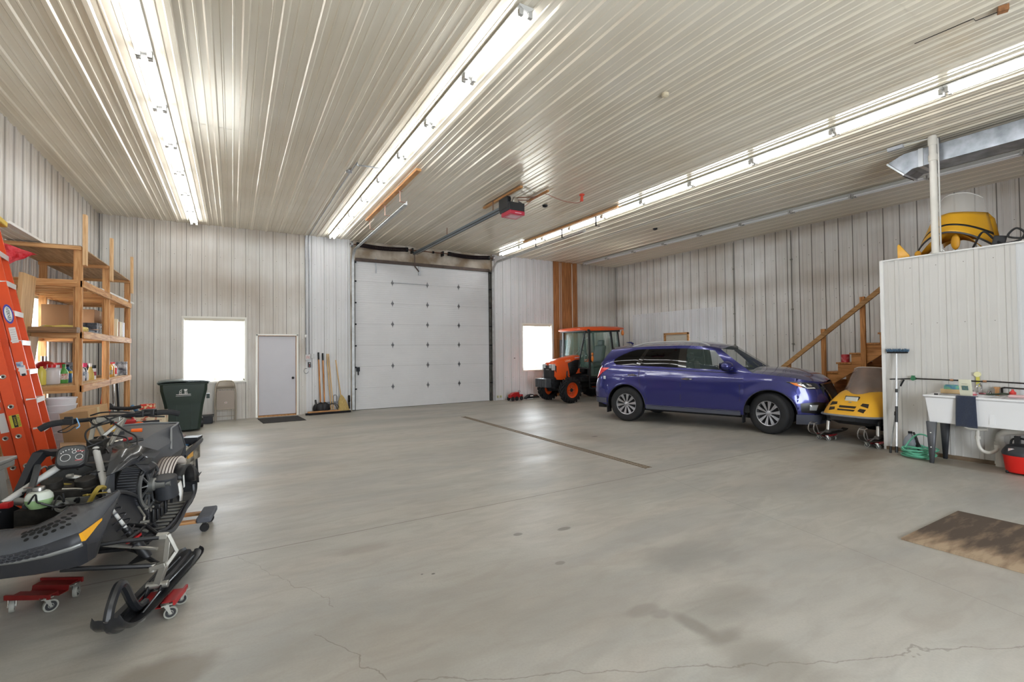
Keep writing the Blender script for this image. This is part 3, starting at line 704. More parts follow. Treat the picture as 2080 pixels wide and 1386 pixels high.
    def gp(ci, t, v, side, off=0):
        c0, c1 = cols[ci], cols[min(ci+1, len(cols)-1)]
        bx = lerp(c0[0][0], c1[0][0], t); bz = lerp(c0[0][1], c1[0][1], t); tx = lerp(c0[1][0], c1[1][0], t)
        tz = interp(tx, [(-.5, 1.60), (-.2, 1.625), (0, 1.64), (.44, 1.665), (1.165, 1.678), (1.31, 1.673), (1.6, 1.655), (1.8, 1.628), (1.96, 1.59)])
        if bx >= -.55: s = s_of_x(max(-.6, bx)); yb = BP(s, bz).y
        else: s = s_of_x(bx); yb = BP(s, bz).y
        yt = interp(tx, [(-.5, .66), (0, .71), (1.0, .735), (1.96, .69)])
        y = lerp(yb, yt, v)+.035*sin(pi*v)+off
        return Vector((lerp(bx, tx, v)+(fx(bx, bz)*(1-v) if bx < -.6 else 0), y*side, lerp(bz, tz, v)+off*.4))
    vl = [0, .045, .2, .35, .5, .65, .78, .87, .94, 1]
    glass = {1: ('quarter', TINT), 3: ('rear', TINT), 5: ('front', FGLASS)}
    gb = MB()
    for side in (1, -1):
        for ci in range(len(cols)-1):
            n = SUBC[ci]
            def cell(r0, r1, off=0): return [[gp(ci, k/n, v, side, off) for k in range(n+1)] for v in vl[r0:r1+1]]
            if ci in glass:
                gb.grid(cell(0, 1)); gb.grid(cell(7, 9))
                g = MB()
                r = cell(1, 7)
                if ci == 1:   # rounded rear tip of the quarter window
                    pz = MB(); rr_ = []
                    for _i, v in enumerate(vl[1:8]):
                        t0 = interp(v, [(.045, .30), (.2, .10), (.35, .06), (.5, .12), (.65, .24), (.78, .42), (.87, .62)])
                        rr_.append([gp(ci, lerp(t0, 1, k/n), v, side) for k in range(n+1)])
                        pz.v = pz.v
                    g.grid(rr_)
                    fill = [[gp(ci, lerp(0, interp(v, [(.045, .30), (.2, .10), (.35, .06), (.5, .12), (.65, .24), (.78, .42), (.87, .62)]), k/3), v, side) for k in range(4)] for v in vl[1:8]]
                    gb.grid(fill)
                else: g.grid(r)
                obj('side_glass', g, glass[ci][1], car)
            elif ci in (2, 4):
                gb.grid(cell(0, 1)); gb.grid(cell(7, 9)); bk = MB(); bk.grid(cell(1, 7, .003)); obj('window_pillar', bk, BLKG, car)
            else: gb.grid(cell(0, 9))
    # roof
    def redge(k, side): ci, t = k; return gp(ci, t, 1, side)
    keys = [(ci, q/SUBC[ci]) for ci in range(len(cols)-1) for q in range(SUBC[ci])]+[(len(cols)-2, 1)]
    rows = []
    for kk in keys:
        a = redge(kk, 1); row = []
        for q in range(-8, 9): t = q/8; row.append(Vector((a.x-(1-t*t)*(.10 if a.x < 0 else -.10*max(0, (a.x-1.2)/.76)), a.y*t, a.z+.075*(1-t*t)-.012*math.exp(-((abs(t)-.75)/.08)**2))))
        rows.append(row)
    gb.grid(rows)
    obj('roof_panel', gb, PAINT, car, smooth=40, merge=True)
    # windscreen and rear glass
    def span(c, v_list, bulge_b, bulge_t, crown):
        rows = []
        for v in v_list:
            a = gp(*c, v, 1); row = []
            for q in range(-8, 9): t = q/8; row.append(Vector((a.x+(1-t*t)*lerp(bulge_b, bulge_t, v), a.y*t, a.z+(1-t*t)*lerp(crown*.3, crown, v))))
            rows.append(row)
        return rows
    w = MB(); w.grid(span((len(cols)-2, 1), [k/8 for k in range(9)], .2, .10, .075)); obj('windscreen', w, FGLASS, car)
    w = MB(); w.grid(span((0, 0), [k/8 for k in range(9)], -.1, -.10, .075)); obj('rear_window', w, TINT, car)
    c = MB(); c.box(2.35, 2.75, -.8, .8, 1.02, 1.10); c.box(-.5, 2.5, -.85, .85, .36, .5); c.boxr((2.15, 0, 1.0), (.4, 1.5, .25)); obj('dashboard', c, BLK, car)
    for x, y in ((1.2, -.4), (1.2, .4), (.35, -.4), (.35, .4), (-.4, -.35), (-.4, .35)):
        s = MB(); s.boxr((x+.2, y, .72), (.5, .5, .2)); s.boxr((x-.08, y, 1.02), (.14, .48, .6), (0, -.25, 0)); s.boxr((x-.20, y, 1.42), (.1, .28, .18), (0, -.2, 0)); obj('seat', s, BLK, car, bevel=.04)
    sw = MB(); sw.tube([(1.9+.06*sin(a), .4+.18*cos(a), 1.08+.17*sin(a)) for a in [2*pi*k/20 for k in range(20)]], .014, 6, closed=True); obj('steering_wheel', sw, BLK, car)
    # trims placed on the body surface
    def strip(pts, w, m_, name, off=.003, side=-1, thick=0):
        """pts: (x, z) along the side"""
        g = MB(); up_ = []; dn_ = []
        for x, z in pts: up_.append(BP(s_of_x(x), z+w/2, off, side)); dn_.append(BP(s_of_x(x), z-w/2, off, side))
        g.grid([dn_, up_]); return obj(name, g, m_, car)
    def vline(pts, w, side):
        g = MB(); g.grid([[BP(s_of_x(x-w/2), z, .0015, side) for x, z in pts], [BP(s_of_x(x+w/2), z, .0015, side) for x, z in pts]]); return g
    seam = mat('seam_dark', '#0c0c16', .6)
    for side in (-1, 1):
        for n_, pts in (('door_seam', [(1.22, .36), (1.22, .6), (1.22, .9), (1.22, 1.18)]), ('door_seam', [(2.32, .36), (2.36, .6), (2.36, .9), (2.33, 1.12)]), ('door_seam', [(.32, 1.2), (.30, 1.0), (.34, .8), (.46, .62), (.5, .45)])):
            obj(n_, vline(pts, .009, side), seam, car)
        strip([(-.55, 1.19), (0, 1.19), (1, 1.165), (2, 1.135), (2.3, 1.125)], .014, TRIMB, 'belt_moulding', side=side)
        g = MB(); g.grid([[BP(s_of_x(x), z, .012, side) for x in [.47+.1*k for k in range(20)]] for z in (.31, .36, .385)]); obj('rocker_panel', g, GREYP, car)
        g = MB(); g.grid([[BP(s_of_x(x), z, .014, side) for x in [.47+.1*k for k in range(20)]] for z in (.395, .402)]); obj('rocker_chrome', g, STEEL, car)
        # arch lip and liner
        for cx_ in (0, 2.87):
            l = MB(); pts = [(cx_+.445*cos(a), .38+.445*sin(a)) for a in [pi*k/20 for k in range(-1, 22)]]
            l.tube([BP(s_of_x(x), z, -.004, side) for x, z in pts], .008, 6); 
            l.grid([[Vector((x, (BP(s_of_x(x), z, 0, side).y)-side*d, z)) for x, z in pts] for d in (0, .45)]); l.box(cx_-.43, cx_+.43, *sorted((side*.5, side*.52)), .3, .83)
            obj('wheel_arch', l, TRIMB, car)
            mf = MB(); xx = cx_-.47; yy = side*.86; mf.boxr((xx, yy, .30), (.02, .2, .26)); obj('mud_flap', mf, BLK, car)
        # door handles
        for x, z in ((.16, 1.035), (1.36, .985)):
            p = BP(s_of_x(x), z, 0, side); h = MB(); h.loft([[p+Vector((dx, side*(.012+r*.0+yy), zz)) for yy, zz in ((0, -.014*r), (.022*r, -.01*r), (.022*r, .01*r), (0, .014*r))] for dx, r in ((-.11, .5), (-.08, 1), (.0, 1.1), (.08, 1), (.11, .5))])
            obj('door_handle', h, CHROME, car)
            c_ = MB(); c_.sph(p+Vector((0, -side*.004, .0)), (.06, .01, .032), 14, 8); obj('handle_recess', c_, mat('paint_dark', '#1b1c3c', .3, coat=1), car)
        # mirror
        q = gp(5, .93, .08, side); mm = MB(); mm.sph(q+Vector((.02, side*.16, .07)), (.12, .15, .095), 18, 12); mi = obj('wing_mirror', mm, PAINT, car)
        mm = MB(); mm.beam(q+Vector((.05, 0, 0)), q+Vector((.04, side*.1, .0)), .1, .03); mm.sph(q+Vector((.01, side*.15, .015)), (.095, .12, .045), 14, 8); obj('mirror_foot', mm, TRIMB, mi)
        mm = MB(); mm.boxr(q+Vector((-.098, side*.16, .07)), (.01, .2, .12)); obj('mirror_glass', mm, CHROME, mi)
        # roof rail
        rr = MB(); base = [gp(1, .3, 1, side), gp(3, 0, 1, side), gp(3, .6, 1, side), gp(4, .5, 1, side), gp(5, .5, 1, side), gp(5, .85, 1, side)]
        pts = [base[0]+Vector((0, -side*.06, .02)), base[1]+Vector((-.1, -side*.05, .075)), base[2]+Vector((0, -side*.05, .085)), base[3]+Vector((0, -side*.05, .085)), base[4]+Vector((0, -side*.05, .075)), base[5]+Vector((0, -side*.06, .03))]
        rr.tube(cr(pts, 6), .018, 8); rail = obj('roof_rail', rr, mat('rail_silver', '#c9cacb', .35, metal=.6), car)
        # lamps
        def patch(uv_top, uv_bot, off, n=10, m_=None, name=''):
            g = MB(); T = [(interp(k/n, [(i/(len(uv_top)-1), p[0]) for i, p in enumerate(uv_top)]), interp(k/n, [(i/(len(uv_top)-1), p[1]) for i, p in enumerate(uv_top)])) for k in range(n+1)]
            B = [(interp(k/n, [(i/(len(uv_bot)-1), p[0]) for i, p in enumerate(uv_bot)]), interp(k/n, [(i/(len(uv_bot)-1), p[1]) for i, p in enumerate(uv_bot)])) for k in range(n+1)]
            rows = []
            for j in range(5):
                rows.append([BP(lerp(T[k][0], B[k][0], j/4), lerp(T[k][1], B[k][1], j/4), off+(.006 if 0 < j < 4 and 0 < k < n else 0), side) for k in range(n+1)])
            g.grid(rows); return obj(name, g, m_, car)
        sx = s_of_x
        hl = patch([(sx(3.14), .99), (sx(3.35), .985), (sx(3.55), .975), (sx(3.66), .965)], [(sx(3.16), .97), (sx(3.36), .90), (sx(3.52), .855), (sx(3.70), .86)], .006, 14, mat('lamp_housing', '#2a2c30', .1, coat=1), 'headlight')
        p2 = patch([(sx(3.20), .975), (sx(3.33), .965)], [(sx(3.30), .92), (sx(3.42), .885)], .012, 6, mat('amber', '#e8822e', .15, coat=1), 'turn_lamp'); p2.parent = hl
        p3 = patch([(sx(3.37), .975), (sx(3.40), .97)], [(sx(3.46), .88), (sx(3.50), .87)], .014, 6, CHROME, 'lamp_reflector'); p3.parent = hl
        p3 = patch([(sx(3.48), .885), (sx(3.60), .89)], [(sx(3.48), .87), (sx(3.62), .872)], .014, 6, WHITE, 'running_lamp'); p3.parent = hl
        p3 = patch([(sx(3.49), .955), (sx(3.56), .95)], [(sx(3.52), .91), (sx(3.58), .91)], .014, 6, CHROME, 'projector_lamp'); p3.parent = hl
        tl = patch([(sx(-.62)-.55, 1.17), (sx(-.78), 1.185), (sx(-.42), 1.19)], [(sx(-.62)-.5, .95), (sx(-.82), .93), (sx(-.66), 1.04), ], .008, 10, mat('red_lens', '#c4161c', .12, coat=1, emit=.15), 'tail_light')
        fb = patch([(sx(3.36), .60), (sx(3.6), .63), (sx(3.72), .62)], [(sx(3.38), .44), (sx(3.6), .42), (sx(3.72), .42)], .006, 8, TRIMB, 'fog_lamp_surround')
        p3 = patch([(sx(3.5), .575), (sx(3.62), .58)], [(sx(3.5), .48), (sx(3.6), .48)], .012, 6, mat('fog_glass', '#8f9396', .1, coat=1), 'fog_lamp'); p3.parent = fb
        st_ = patch([(sx(-.56), 1.0), (sx(-.5), 1.0)], [(sx(-.56), .93), (sx(-.5), .93)], .004, 4, mat('sticker_white', '#d6dbe0', .4), 'sticker')
    # lower bumpers, grille
    g = MB(); sa = s_of_x(3.3); g.grid([[BP(lerp(sa, SS[-1], k/24), z, .01, sd) for k in range(25)] for z in (.24, .3, .36)]) if False else None
    for sd in (-1, 1):
        g.grid([[BP(lerp(sa, SS[-1], k/24), z, .012, sd) for k in range(25)] for z in (.22, .28, .34, .40)])
    obj('bumper_cladding', g, GREYP, car); g = MB()
    for sd in (-1, 1): g.grid([[BP(lerp(0, s_of_x(-.47), k/24), z, .012, sd) for k in range(25)] for z in (.38, .44, .50)])
    obj('bumper_cladding', g, GREYP, car)
    s66 = s_of_x(3.70); g = MB()
    for sd in (-1, 1): g.grid([[BP(lerp(s66+(1-j/5)*.0+(.25*(1-j/5) if j < 5 else 0), SS[-1], k/12), lerp(.52, .95, j/5), .008, sd) for k in range(13)] for j in range(6)])
    gr = obj('grille', g, mat('grille_mesh', '#1d1e22', .3, metal=.4, var=.5, vscale=40), car)
    g = MB()
    for sd in (-1, 1):
        g.grid([[BP(s66+.02+.25*(1-j/5)+w_, lerp(.55, .955, j/5), .02, sd) for j in range(6)] for w_ in (0, .05)])
        g.grid([[BP(lerp(s66+.02, SS[-1], k/8), z, .018, sd) for k in range(9)] for z in (.935, .955)])
        g.grid([[BP(lerp(s66+.26, SS[-1], k/8), z, .02, sd) for k in range(9)] for z in (.545, .58)])
    obj('grille_chrome', g, CHROME, gr)
    g = MB(); g.box(-.80, 3.6, -.75, .75, .25, .42); g.box(.5, 2.4, -.85, .85, .28, .4); g.box(3.3, 3.7, -.7, .7, .3, .9); g.cyl((-.3, -.35, .3), (.9, -.35, .3), .07, n=10); g.box(-.80, -.5, -.7, .7, .45, 1.1); obj('underbody', g, mat('underbody_black', '#161617', .8), car)
    for n_, x, y, st in (('wheel', 0, -.855, 0), ('wheel', 0, .855, 0), ('wheel', 2.87, -.85, -.35), ('wheel', 2.87, .85, -.35)):
        make_wheel(car, x, y, .385, .245, .232, 1 if y > 0 else -1, st)
    a = MB(); a.tube([(-.25, 0, 1.73), (-.3, 0, 1.77), (-.42, 0, 1.775)], [.03, .02, .006], 8); obj('antenna_fin', a, PAINT, car)
    wp = MB(); wp.tube([(2.55, -.2, 1.235), (2.35, .25, 1.32)], .008, 6); wp.tube([(2.6, .1, 1.22), (2.45, .65, 1.25)], .008, 6); obj('wiper', wp, BLK, car)
    ax = MB(); ax.cyl((0, -.75, .385), (0, .75, .385), .05); ax.cyl((2.87, -.75, .385), (2.87, .75, .385), .05); obj('axle', ax, DARK, car)
    return car
suv = make_suv()
hx_, hy_ = .3533, -.9355
# rear axle centre: the tyre's outer edge touches down at (7.577, 7.855)
lx, ly = -hy_, hx_
suv.location = (7.577+lx*.97, 7.855+ly*.97, 0); suv.rotation_euler = (0, 0, math.atan2(hy_, hx_))
# ------------------------------------------------------------------ orange tractor
TOR = mat('tractor_orange', '#ea5a1e', .3, coat=.6, var=.05, vscale=4)
TBLK = mat('tractor_black', '#232427', .5, var=.2)
TGL = mat('cab_glass', '#7fa89a', .02, alpha=.30)
def ag_wheel(parent, x, y, R, W, rr, out, lugs, steer=0):
    w = thing('wheel', None, None); w.parent = parent; w.location = (x, y, R); w.rotation_euler = (0, 0, steer)
    t = MB(); h = W/2
    t.lathe([(rr, -h*.8), (rr+.05, -h*.95), (R-.10, -h), (R-.05, -h*.9), (R-.035, -h*.5), (R-.03, 0), (R-.035, h*.5), (R-.05, h*.9), (R-.10, h), (rr+.05, h*.95), (rr, h*.8)], axis=(0, 1, 0), n=40)
    tire = obj('tire', t, RUB, w, smooth=50)
    for k in range(lugs):
        for sd in (-1, 1):
            a = 2*pi*(k+(.5 if sd > 0 else 0))/lugs; l = MB(); vs = []
            for i, (yy, da) in enumerate(((0.0, .0), (.5, .10), (1.02, .26))):
                a2 = a+da*(.39/R)*1.3; lw = .02/R*1.6
                for q in (-1, 1):
                    for r_ in (R-.055, R+.0): b = a2+q*lw; vs.append((cos(b)*r_, sd*yy*h, sin(b)*r_))
            l.add(vs, [(0,2,3,1), (8,9,11,10)]+[(4*i+a_, 4*i+b_, 4*i+4+b_, 4*i+4+a_) for i in (0, 1) for a_, b_ in ((1,3),(3,2),(2,0),(0,1))])
            obj('tread_lug', l, RUB, tire, smooth=0)
    b = MB(); b.lathe([(rr+.01, -h*.7), (rr-.02, -h*.5), (rr-.03, h*.5*-1), (rr-.03, out*h*.15), (rr*.62, out*h*.05), (rr*.55, out*h*.35), (rr*.3, out*h*.4), (0, out*h*.4)], axis=(0, 1, 0), n=36)
    b.lathe([(rr-.03, out*h*.15), (rr-.02, out*h*.5), (rr-.012, out*h*.7), (rr+.012, out*h*.78), (rr+.012, out*h*.68)], axis=(0, 1, 0), n=36)
    obj('rim', b, TOR, w)
    c = MB(); c.cyl((0, out*h*.38, 0), (0, out*h*.62, 0), rr*.26, rr*.2, n=20); 
    for k in range(6): a = 2*pi*k/6; c.cyl((cos(a)*rr*.42, out*h*.38, sin(a)*rr*.42), (cos(a)*rr*.42, out*h*.46, sin(a)*rr*.42), .012, n=8)
    obj('hub', c, TBLK, w)
    return w
def make_tractor():
    T = thing('tractor', 'orange compact tractor with a glazed cab in front of the back wall', 'tractor')
    secs = []
    for x, hw, zb, zt, sh_ in ((.41, .22, .98, 1.215, .09), (.36, .27, .78, 1.25, .10), (.2, .285, .76, 1.30, .10), (-.1, .295, .80, 1.355, .10), (-.4, .30, .85, 1.41, .10), (-.62, .305, .88, 1.44, .10)):
        ring = [(x, -hw, zb), (x, -hw, zt-sh_*1.6), (x, -hw*.93, zt-sh_*.6), (x, -hw*.72, zt-.015), (x, -hw*.3, zt+.008), (x, hw*.3, zt+.008), (x, hw*.72, zt-.015), (x, hw*.93, zt-sh_*.6), (x, hw, zt-sh_*1.6), (x, hw, zb)]
        secs.append([Vector(p) for p in ring])
    h = MB(); h.loft(secs); obj('hood', h, TOR, T, smooth=40)
    h = MB()
    for sd in (-1, 1): h.add([(.36, sd*.29, .80), (.28, sd*.29, .70), (-.3, sd*.30, .66), (-.16, sd*.30, .82), (.36, sd*.24, .80), (.28, sd*.24, .70), (-.3, sd*.25, .66), (-.16, sd*.25, .82)], [(0,1,2,3), (4,7,6,5), (0,4,5,1), (1,5,6,2), (2,6,7,3), (3,7,4,0)])
    obj('hood_skirt', h, TOR, T, smooth=0)
    g = MB(); g.loft([[Vector(p) for p in ((x, -w_, z0), (x+.0, w_, z0), (x+f, w_*1.05, z1), (x+f, -w_*1.05, z1))] for x, f, w_, z0, z1 in ((.30, .0, .27, .74, 1.12), (.40, .03, .25, .70, 1.13), (.425, .02, .16, .72, 1.13))])
    gr = obj('grille', g, mat('grille_black', '#202124', .45, bump=.4, bscale=120), T, smooth=0)
    for sd in (-1, 1):
        l = MB(); l.boxr((.41, sd*.17, 1.11), (.07, .17, .13)); l.boxr((.39, sd*.245, 1.08), (.11, .07, .19)); obj('headlight', l, mat('lamp_lens', '#d8dadb', .08, coat=1, metal=.3), T, bevel=.015)
        v = MB(); v.add([(-.12, sd*.301, 1.19), (-.2, sd*.305, .8), (-.42, sd*.307, .86), (-.55, sd*.309, 1.06), (-.55, sd*.309, 1.30), (-.40, sd*.309, 1.29)], [(0,1,2,3,4,5)] if sd < 0 else [(5,4,3,2,1,0)]); 
        vn = obj('side_vent', v, mat('vent_black', '#17181a', .6), T, solid=.012)
        v = MB()
        for i in range(5): z = .92+.075*i; v.boxr((-.36, sd*.318, z), (.28 if i else .2, .01, .015))
        obj('vent_louvre', v, TBLK, vn)
        s = MB(); s.boxr((-.60, sd*.311, 1.13), (.09, .008, .34)); obj('cowl_panel', s, TOR, T)
        s = MB(); s.boxr((-.59, sd*.317, 1.03), (.07, .006, .03)); s.boxr((-.59, sd*.317, 1.12), (.07, .006, .1)); obj('warning_sticker', s, mat('sticker_pale', '#e7d0c0', .5, col2='#c96a45', vscale=60), T)
    s = MB(); s.boxr((.44, 0, 1.0), (.012, .16, .02)); obj('grille_badge', s, STEEL, gr)
    w = MB()
    for k in range(5): w.boxr((.60, -.24+.12*k, .60), (.20, .112, .26))
    obj('front_weight', w, mat('weight_grey', '#45474b', .5, var=.2), T, bevel=.012)
    w = MB(); w.box(.2, .52, -.2, .2, .5, .62); w.box(.42, .5, -.33, .33, .66, .73); w.cyl((.5, .34, .62), (.5, .4, .62), .04); obj('weight_bracket', w, TBLK, T)
    e = MB(); e.box(-1.9, .3, -.17, .17, .42, .78); e.box(-.7, -.1, -.24, .24, .6, .9); e.cyl((0, -.5, .39), (0, .5, .39), .07); e.boxr((0, .42, .40), (.2, .16, .22)); e.boxr((0, -.42, .40), (.2, .16, .22)); e.tube([(-.1, .28, .95), (-.05, .34, .8), (-.2, .33, .62)], .025); e.box(-1.9, -.5, -.5, .5, .62, .74)
    obj('chassis', e, TBLK, T, bevel=.01)
    for y in (.58, -.58): ag_wheel(T, 0, y, .39, .21, .235, 1 if y > 0 else -1, 18, .12)
    for y in (.60, -.60): ag_wheel(T, -1.92, y, .63, .36, .36, 1 if y > 0 else -1, 20)
    # cab
    f = MB(); P4 = []
    for sd in (-1, 1):
        y0, y1 = sd*.66, sd*.62
        f.tube([(-.50, sd*.36, 1.05), (-.54, sd*.42, 1.5), (-.62, sd*.56, 2.2)], .022, 8)                 # front edge posts
        f.beam((-.66, sd*.70, .74), (-.68, sd*.66, 2.22), .05, .055)
        f.beam((-1.68, sd*.70, 1.1), (-1.54, sd*.66, 2.22), .05, .06); f.beam((-2.0, sd*.64, 1.2), (-1.9, sd*.6, 2.2), .05, .05)
        f.beam((-.64, sd*.70, .76), (-1.35, sd*.70, .74), .05, .05); f.beam((-1.35, sd*.70, .74), (-1.7, sd*.7, 1.12), .05, .05)
        f.beam((-.60, sd*.68, 2.2), (-1.95, sd*.64, 2.2), .05, .06)
        f.beam((-.5, sd*.36, 1.05), (-.66, sd*.7, 1.02), .03, .04)
    f.beam((-.6, -.62, 2.2), (-.6, .62, 2.2), .05, .06); f.beam((-2.0, -.64, 1.2), (-2.0, .64, 1.2), .06, .06); f.beam((-1.9, -.6, 2.2), (-1.9, .6, 2.2), .05, .05)
    obj('cab_frame', f, TBLK, T, smooth=30)
    g = MB(); g.grid([[Vector((-.48-.13*v-.16*abs(t)**3, t*lerp(.60, .64, v), lerp(1.42, 2.2, v))) for t in [q/6 for q in range(-6, 7)]] for v in (0, .5, 1)]); obj('windscreen', g, TGL, T)
    for sd in (-1, 1):
        g = MB(); g.add([(-.70, sd*.70, .78), (-1.33, sd*.70, .78), (-1.66, sd*.70, 1.14), (-1.53, sd*.665, 2.18), (-.70, sd*.665, 2.18)], [(0,1,2,3,4)]); obj('door_glass', g, TGL, T, smooth=0)
        g = MB(); g.add([(-1.72, sd*.69, 1.2), (-1.97, sd*.65, 1.24), (-1.88, sd*.61, 2.17), (-1.58, sd*.65, 2.18)], [(0,1,2,3)]); obj('quarter_glass', g, TGL, T, smooth=0)
        g = MB(); g.add([(-.50, sd*.36, 1.08), (-.64, sd*.69, 1.04), (-.66, sd*.66, 1.42), (-.54, sd*.42, 1.42)], [(0,1,2,3)]); obj('lower_glass', g, TGL, T, smooth=0)
        m_ = MB(); m_.boxr((-1.22, sd*.73, 1.25), (.12, .03, .04)); obj('door_grip', m_, BLK, T)
        fe = MB(); fe.grid([[Vector((-1.92+.70*cos(a), sd*y, .66+.66*sin(a))) for a in [pi*k/12 for k in range(1, 11)]] for y in (.42, .78)]); obj('fender', fe, TOR, T, solid=.02)
        am = MB(); am.sph((-.72, sd*.76, 1.33), (.04, .04, .10), 12, 8); am.sph((-.72, sd*.76, 1.47), (.035, .035, .05), 12, 8); obj('marker_lamp', am, mat('amber', '#e8822e'), T)
    am = MB(); am.cyl((-2.02, .72, 2.13), (-2.02, .72, 2.22), .05, .03); am.sph((-2.02, .72, 2.11), (.05, .05, .06), 12, 8); obj('beacon_lamp', am, mat('amber', '#e8822e'), T)
    g = MB(); g.add([(-1.99, -.62, 1.24), (-1.99, .62, 1.24), (-1.88, .58, 2.17), (-1.88, -.58, 2.17)], [(0,1,2,3)]); obj('rear_window', g, TGL, T, smooth=0)
    r = MB(); rings = []
    for x, hw, z0, z1 in ((-.42, .55, 2.205, 2.235), (-.46, .62, 2.20, 2.285), (-.7, .70, 2.19, 2.315), (-1.2, .74, 2.20, 2.33), (-1.8, .74, 2.22, 2.33), (-2.08, .70, 2.25, 2.32), (-2.14, .6, 2.26, 2.30)):
        rings.append([Vector(p) for p in ((x, -hw, z0), (x, -hw-.02, (z0+z1)/2), (x, -hw+.06, z1), (x, 0, z1+.012), (x, hw-.06, z1), (x, hw+.02, (z0+z1)/2), (x, hw, z0), (x, 0, z0))])
    r.loft(rings); rf = obj('cab_roof', r, TOR, T, smooth=45)
    for sd in (-1, 1): l = MB(); l.boxr((-.46, sd*.45, 2.235), (.06, .14, .05)); obj('work_lamp', l, WHITE, rf, bevel=.01)
    s = MB(); s.boxr((-1.45, 0, 1.12), (.5, .48, .14)); s.boxr((-1.66, 0, 1.45), (.14, .46, .6), (0, -.2, 0)); s.boxr((-1.74, 0, 1.82), (.1, .28, .2), (0, -.15, 0)); s.box(-1.65, -1.25, -.18, .18, .72, 1.06); obj('seat', s, mat('seat_grey', '#4d5456', .7), T, bevel=.05)
    s = MB(); c0 = Vector((-.98, 0, 1.42)); s.tube([c0+Vector((.08*sin(a), .2*cos(a), .18*sin(a)))for a in [2*pi*k/24 for k in range(24)]], .014, 6, closed=True); s.cyl((-.98, 0, 1.42), (-.72, 0, .95), .03, n=10); s.beam((-.98, -.18, 1.42), (-.98, .18, 1.42), .02, .02); obj('steering_wheel', s, BLK, T)
    s = MB(); s.box(-.75, -.58, -.32, .32, .9, 1.36); s.box(-1.6, -.6, -.62, .62, .74, .8); s.box(-1.4, -.95, -.60, -.30, .8, 1.2); s.tube([(-1.1, .4, .8), (-1.05, .42, 1.2)], .012); s.tube([(-.55, .1, 1.44), (-.58, .35, 1.62), (-.6, .3, 1.68)], .01); obj('dashboard', s, TBLK, T, bevel=.01)
    s = MB(); s.box(-1.1, -.7, .62, .78, .40, .43); s.box(-1.1, -.7, .62, .78, .56, .58); s.box(-1.1, -1.06, .60, .63, .4, .76); s.box(-.74, -.7, .60, .63, .4, .76); obj('step', s, TBLK, T)
    return T
tractor = make_tractor(); tractor.location = (8.80, 12.04, 0); tractor.rotation_euler = (0, 0, pi)
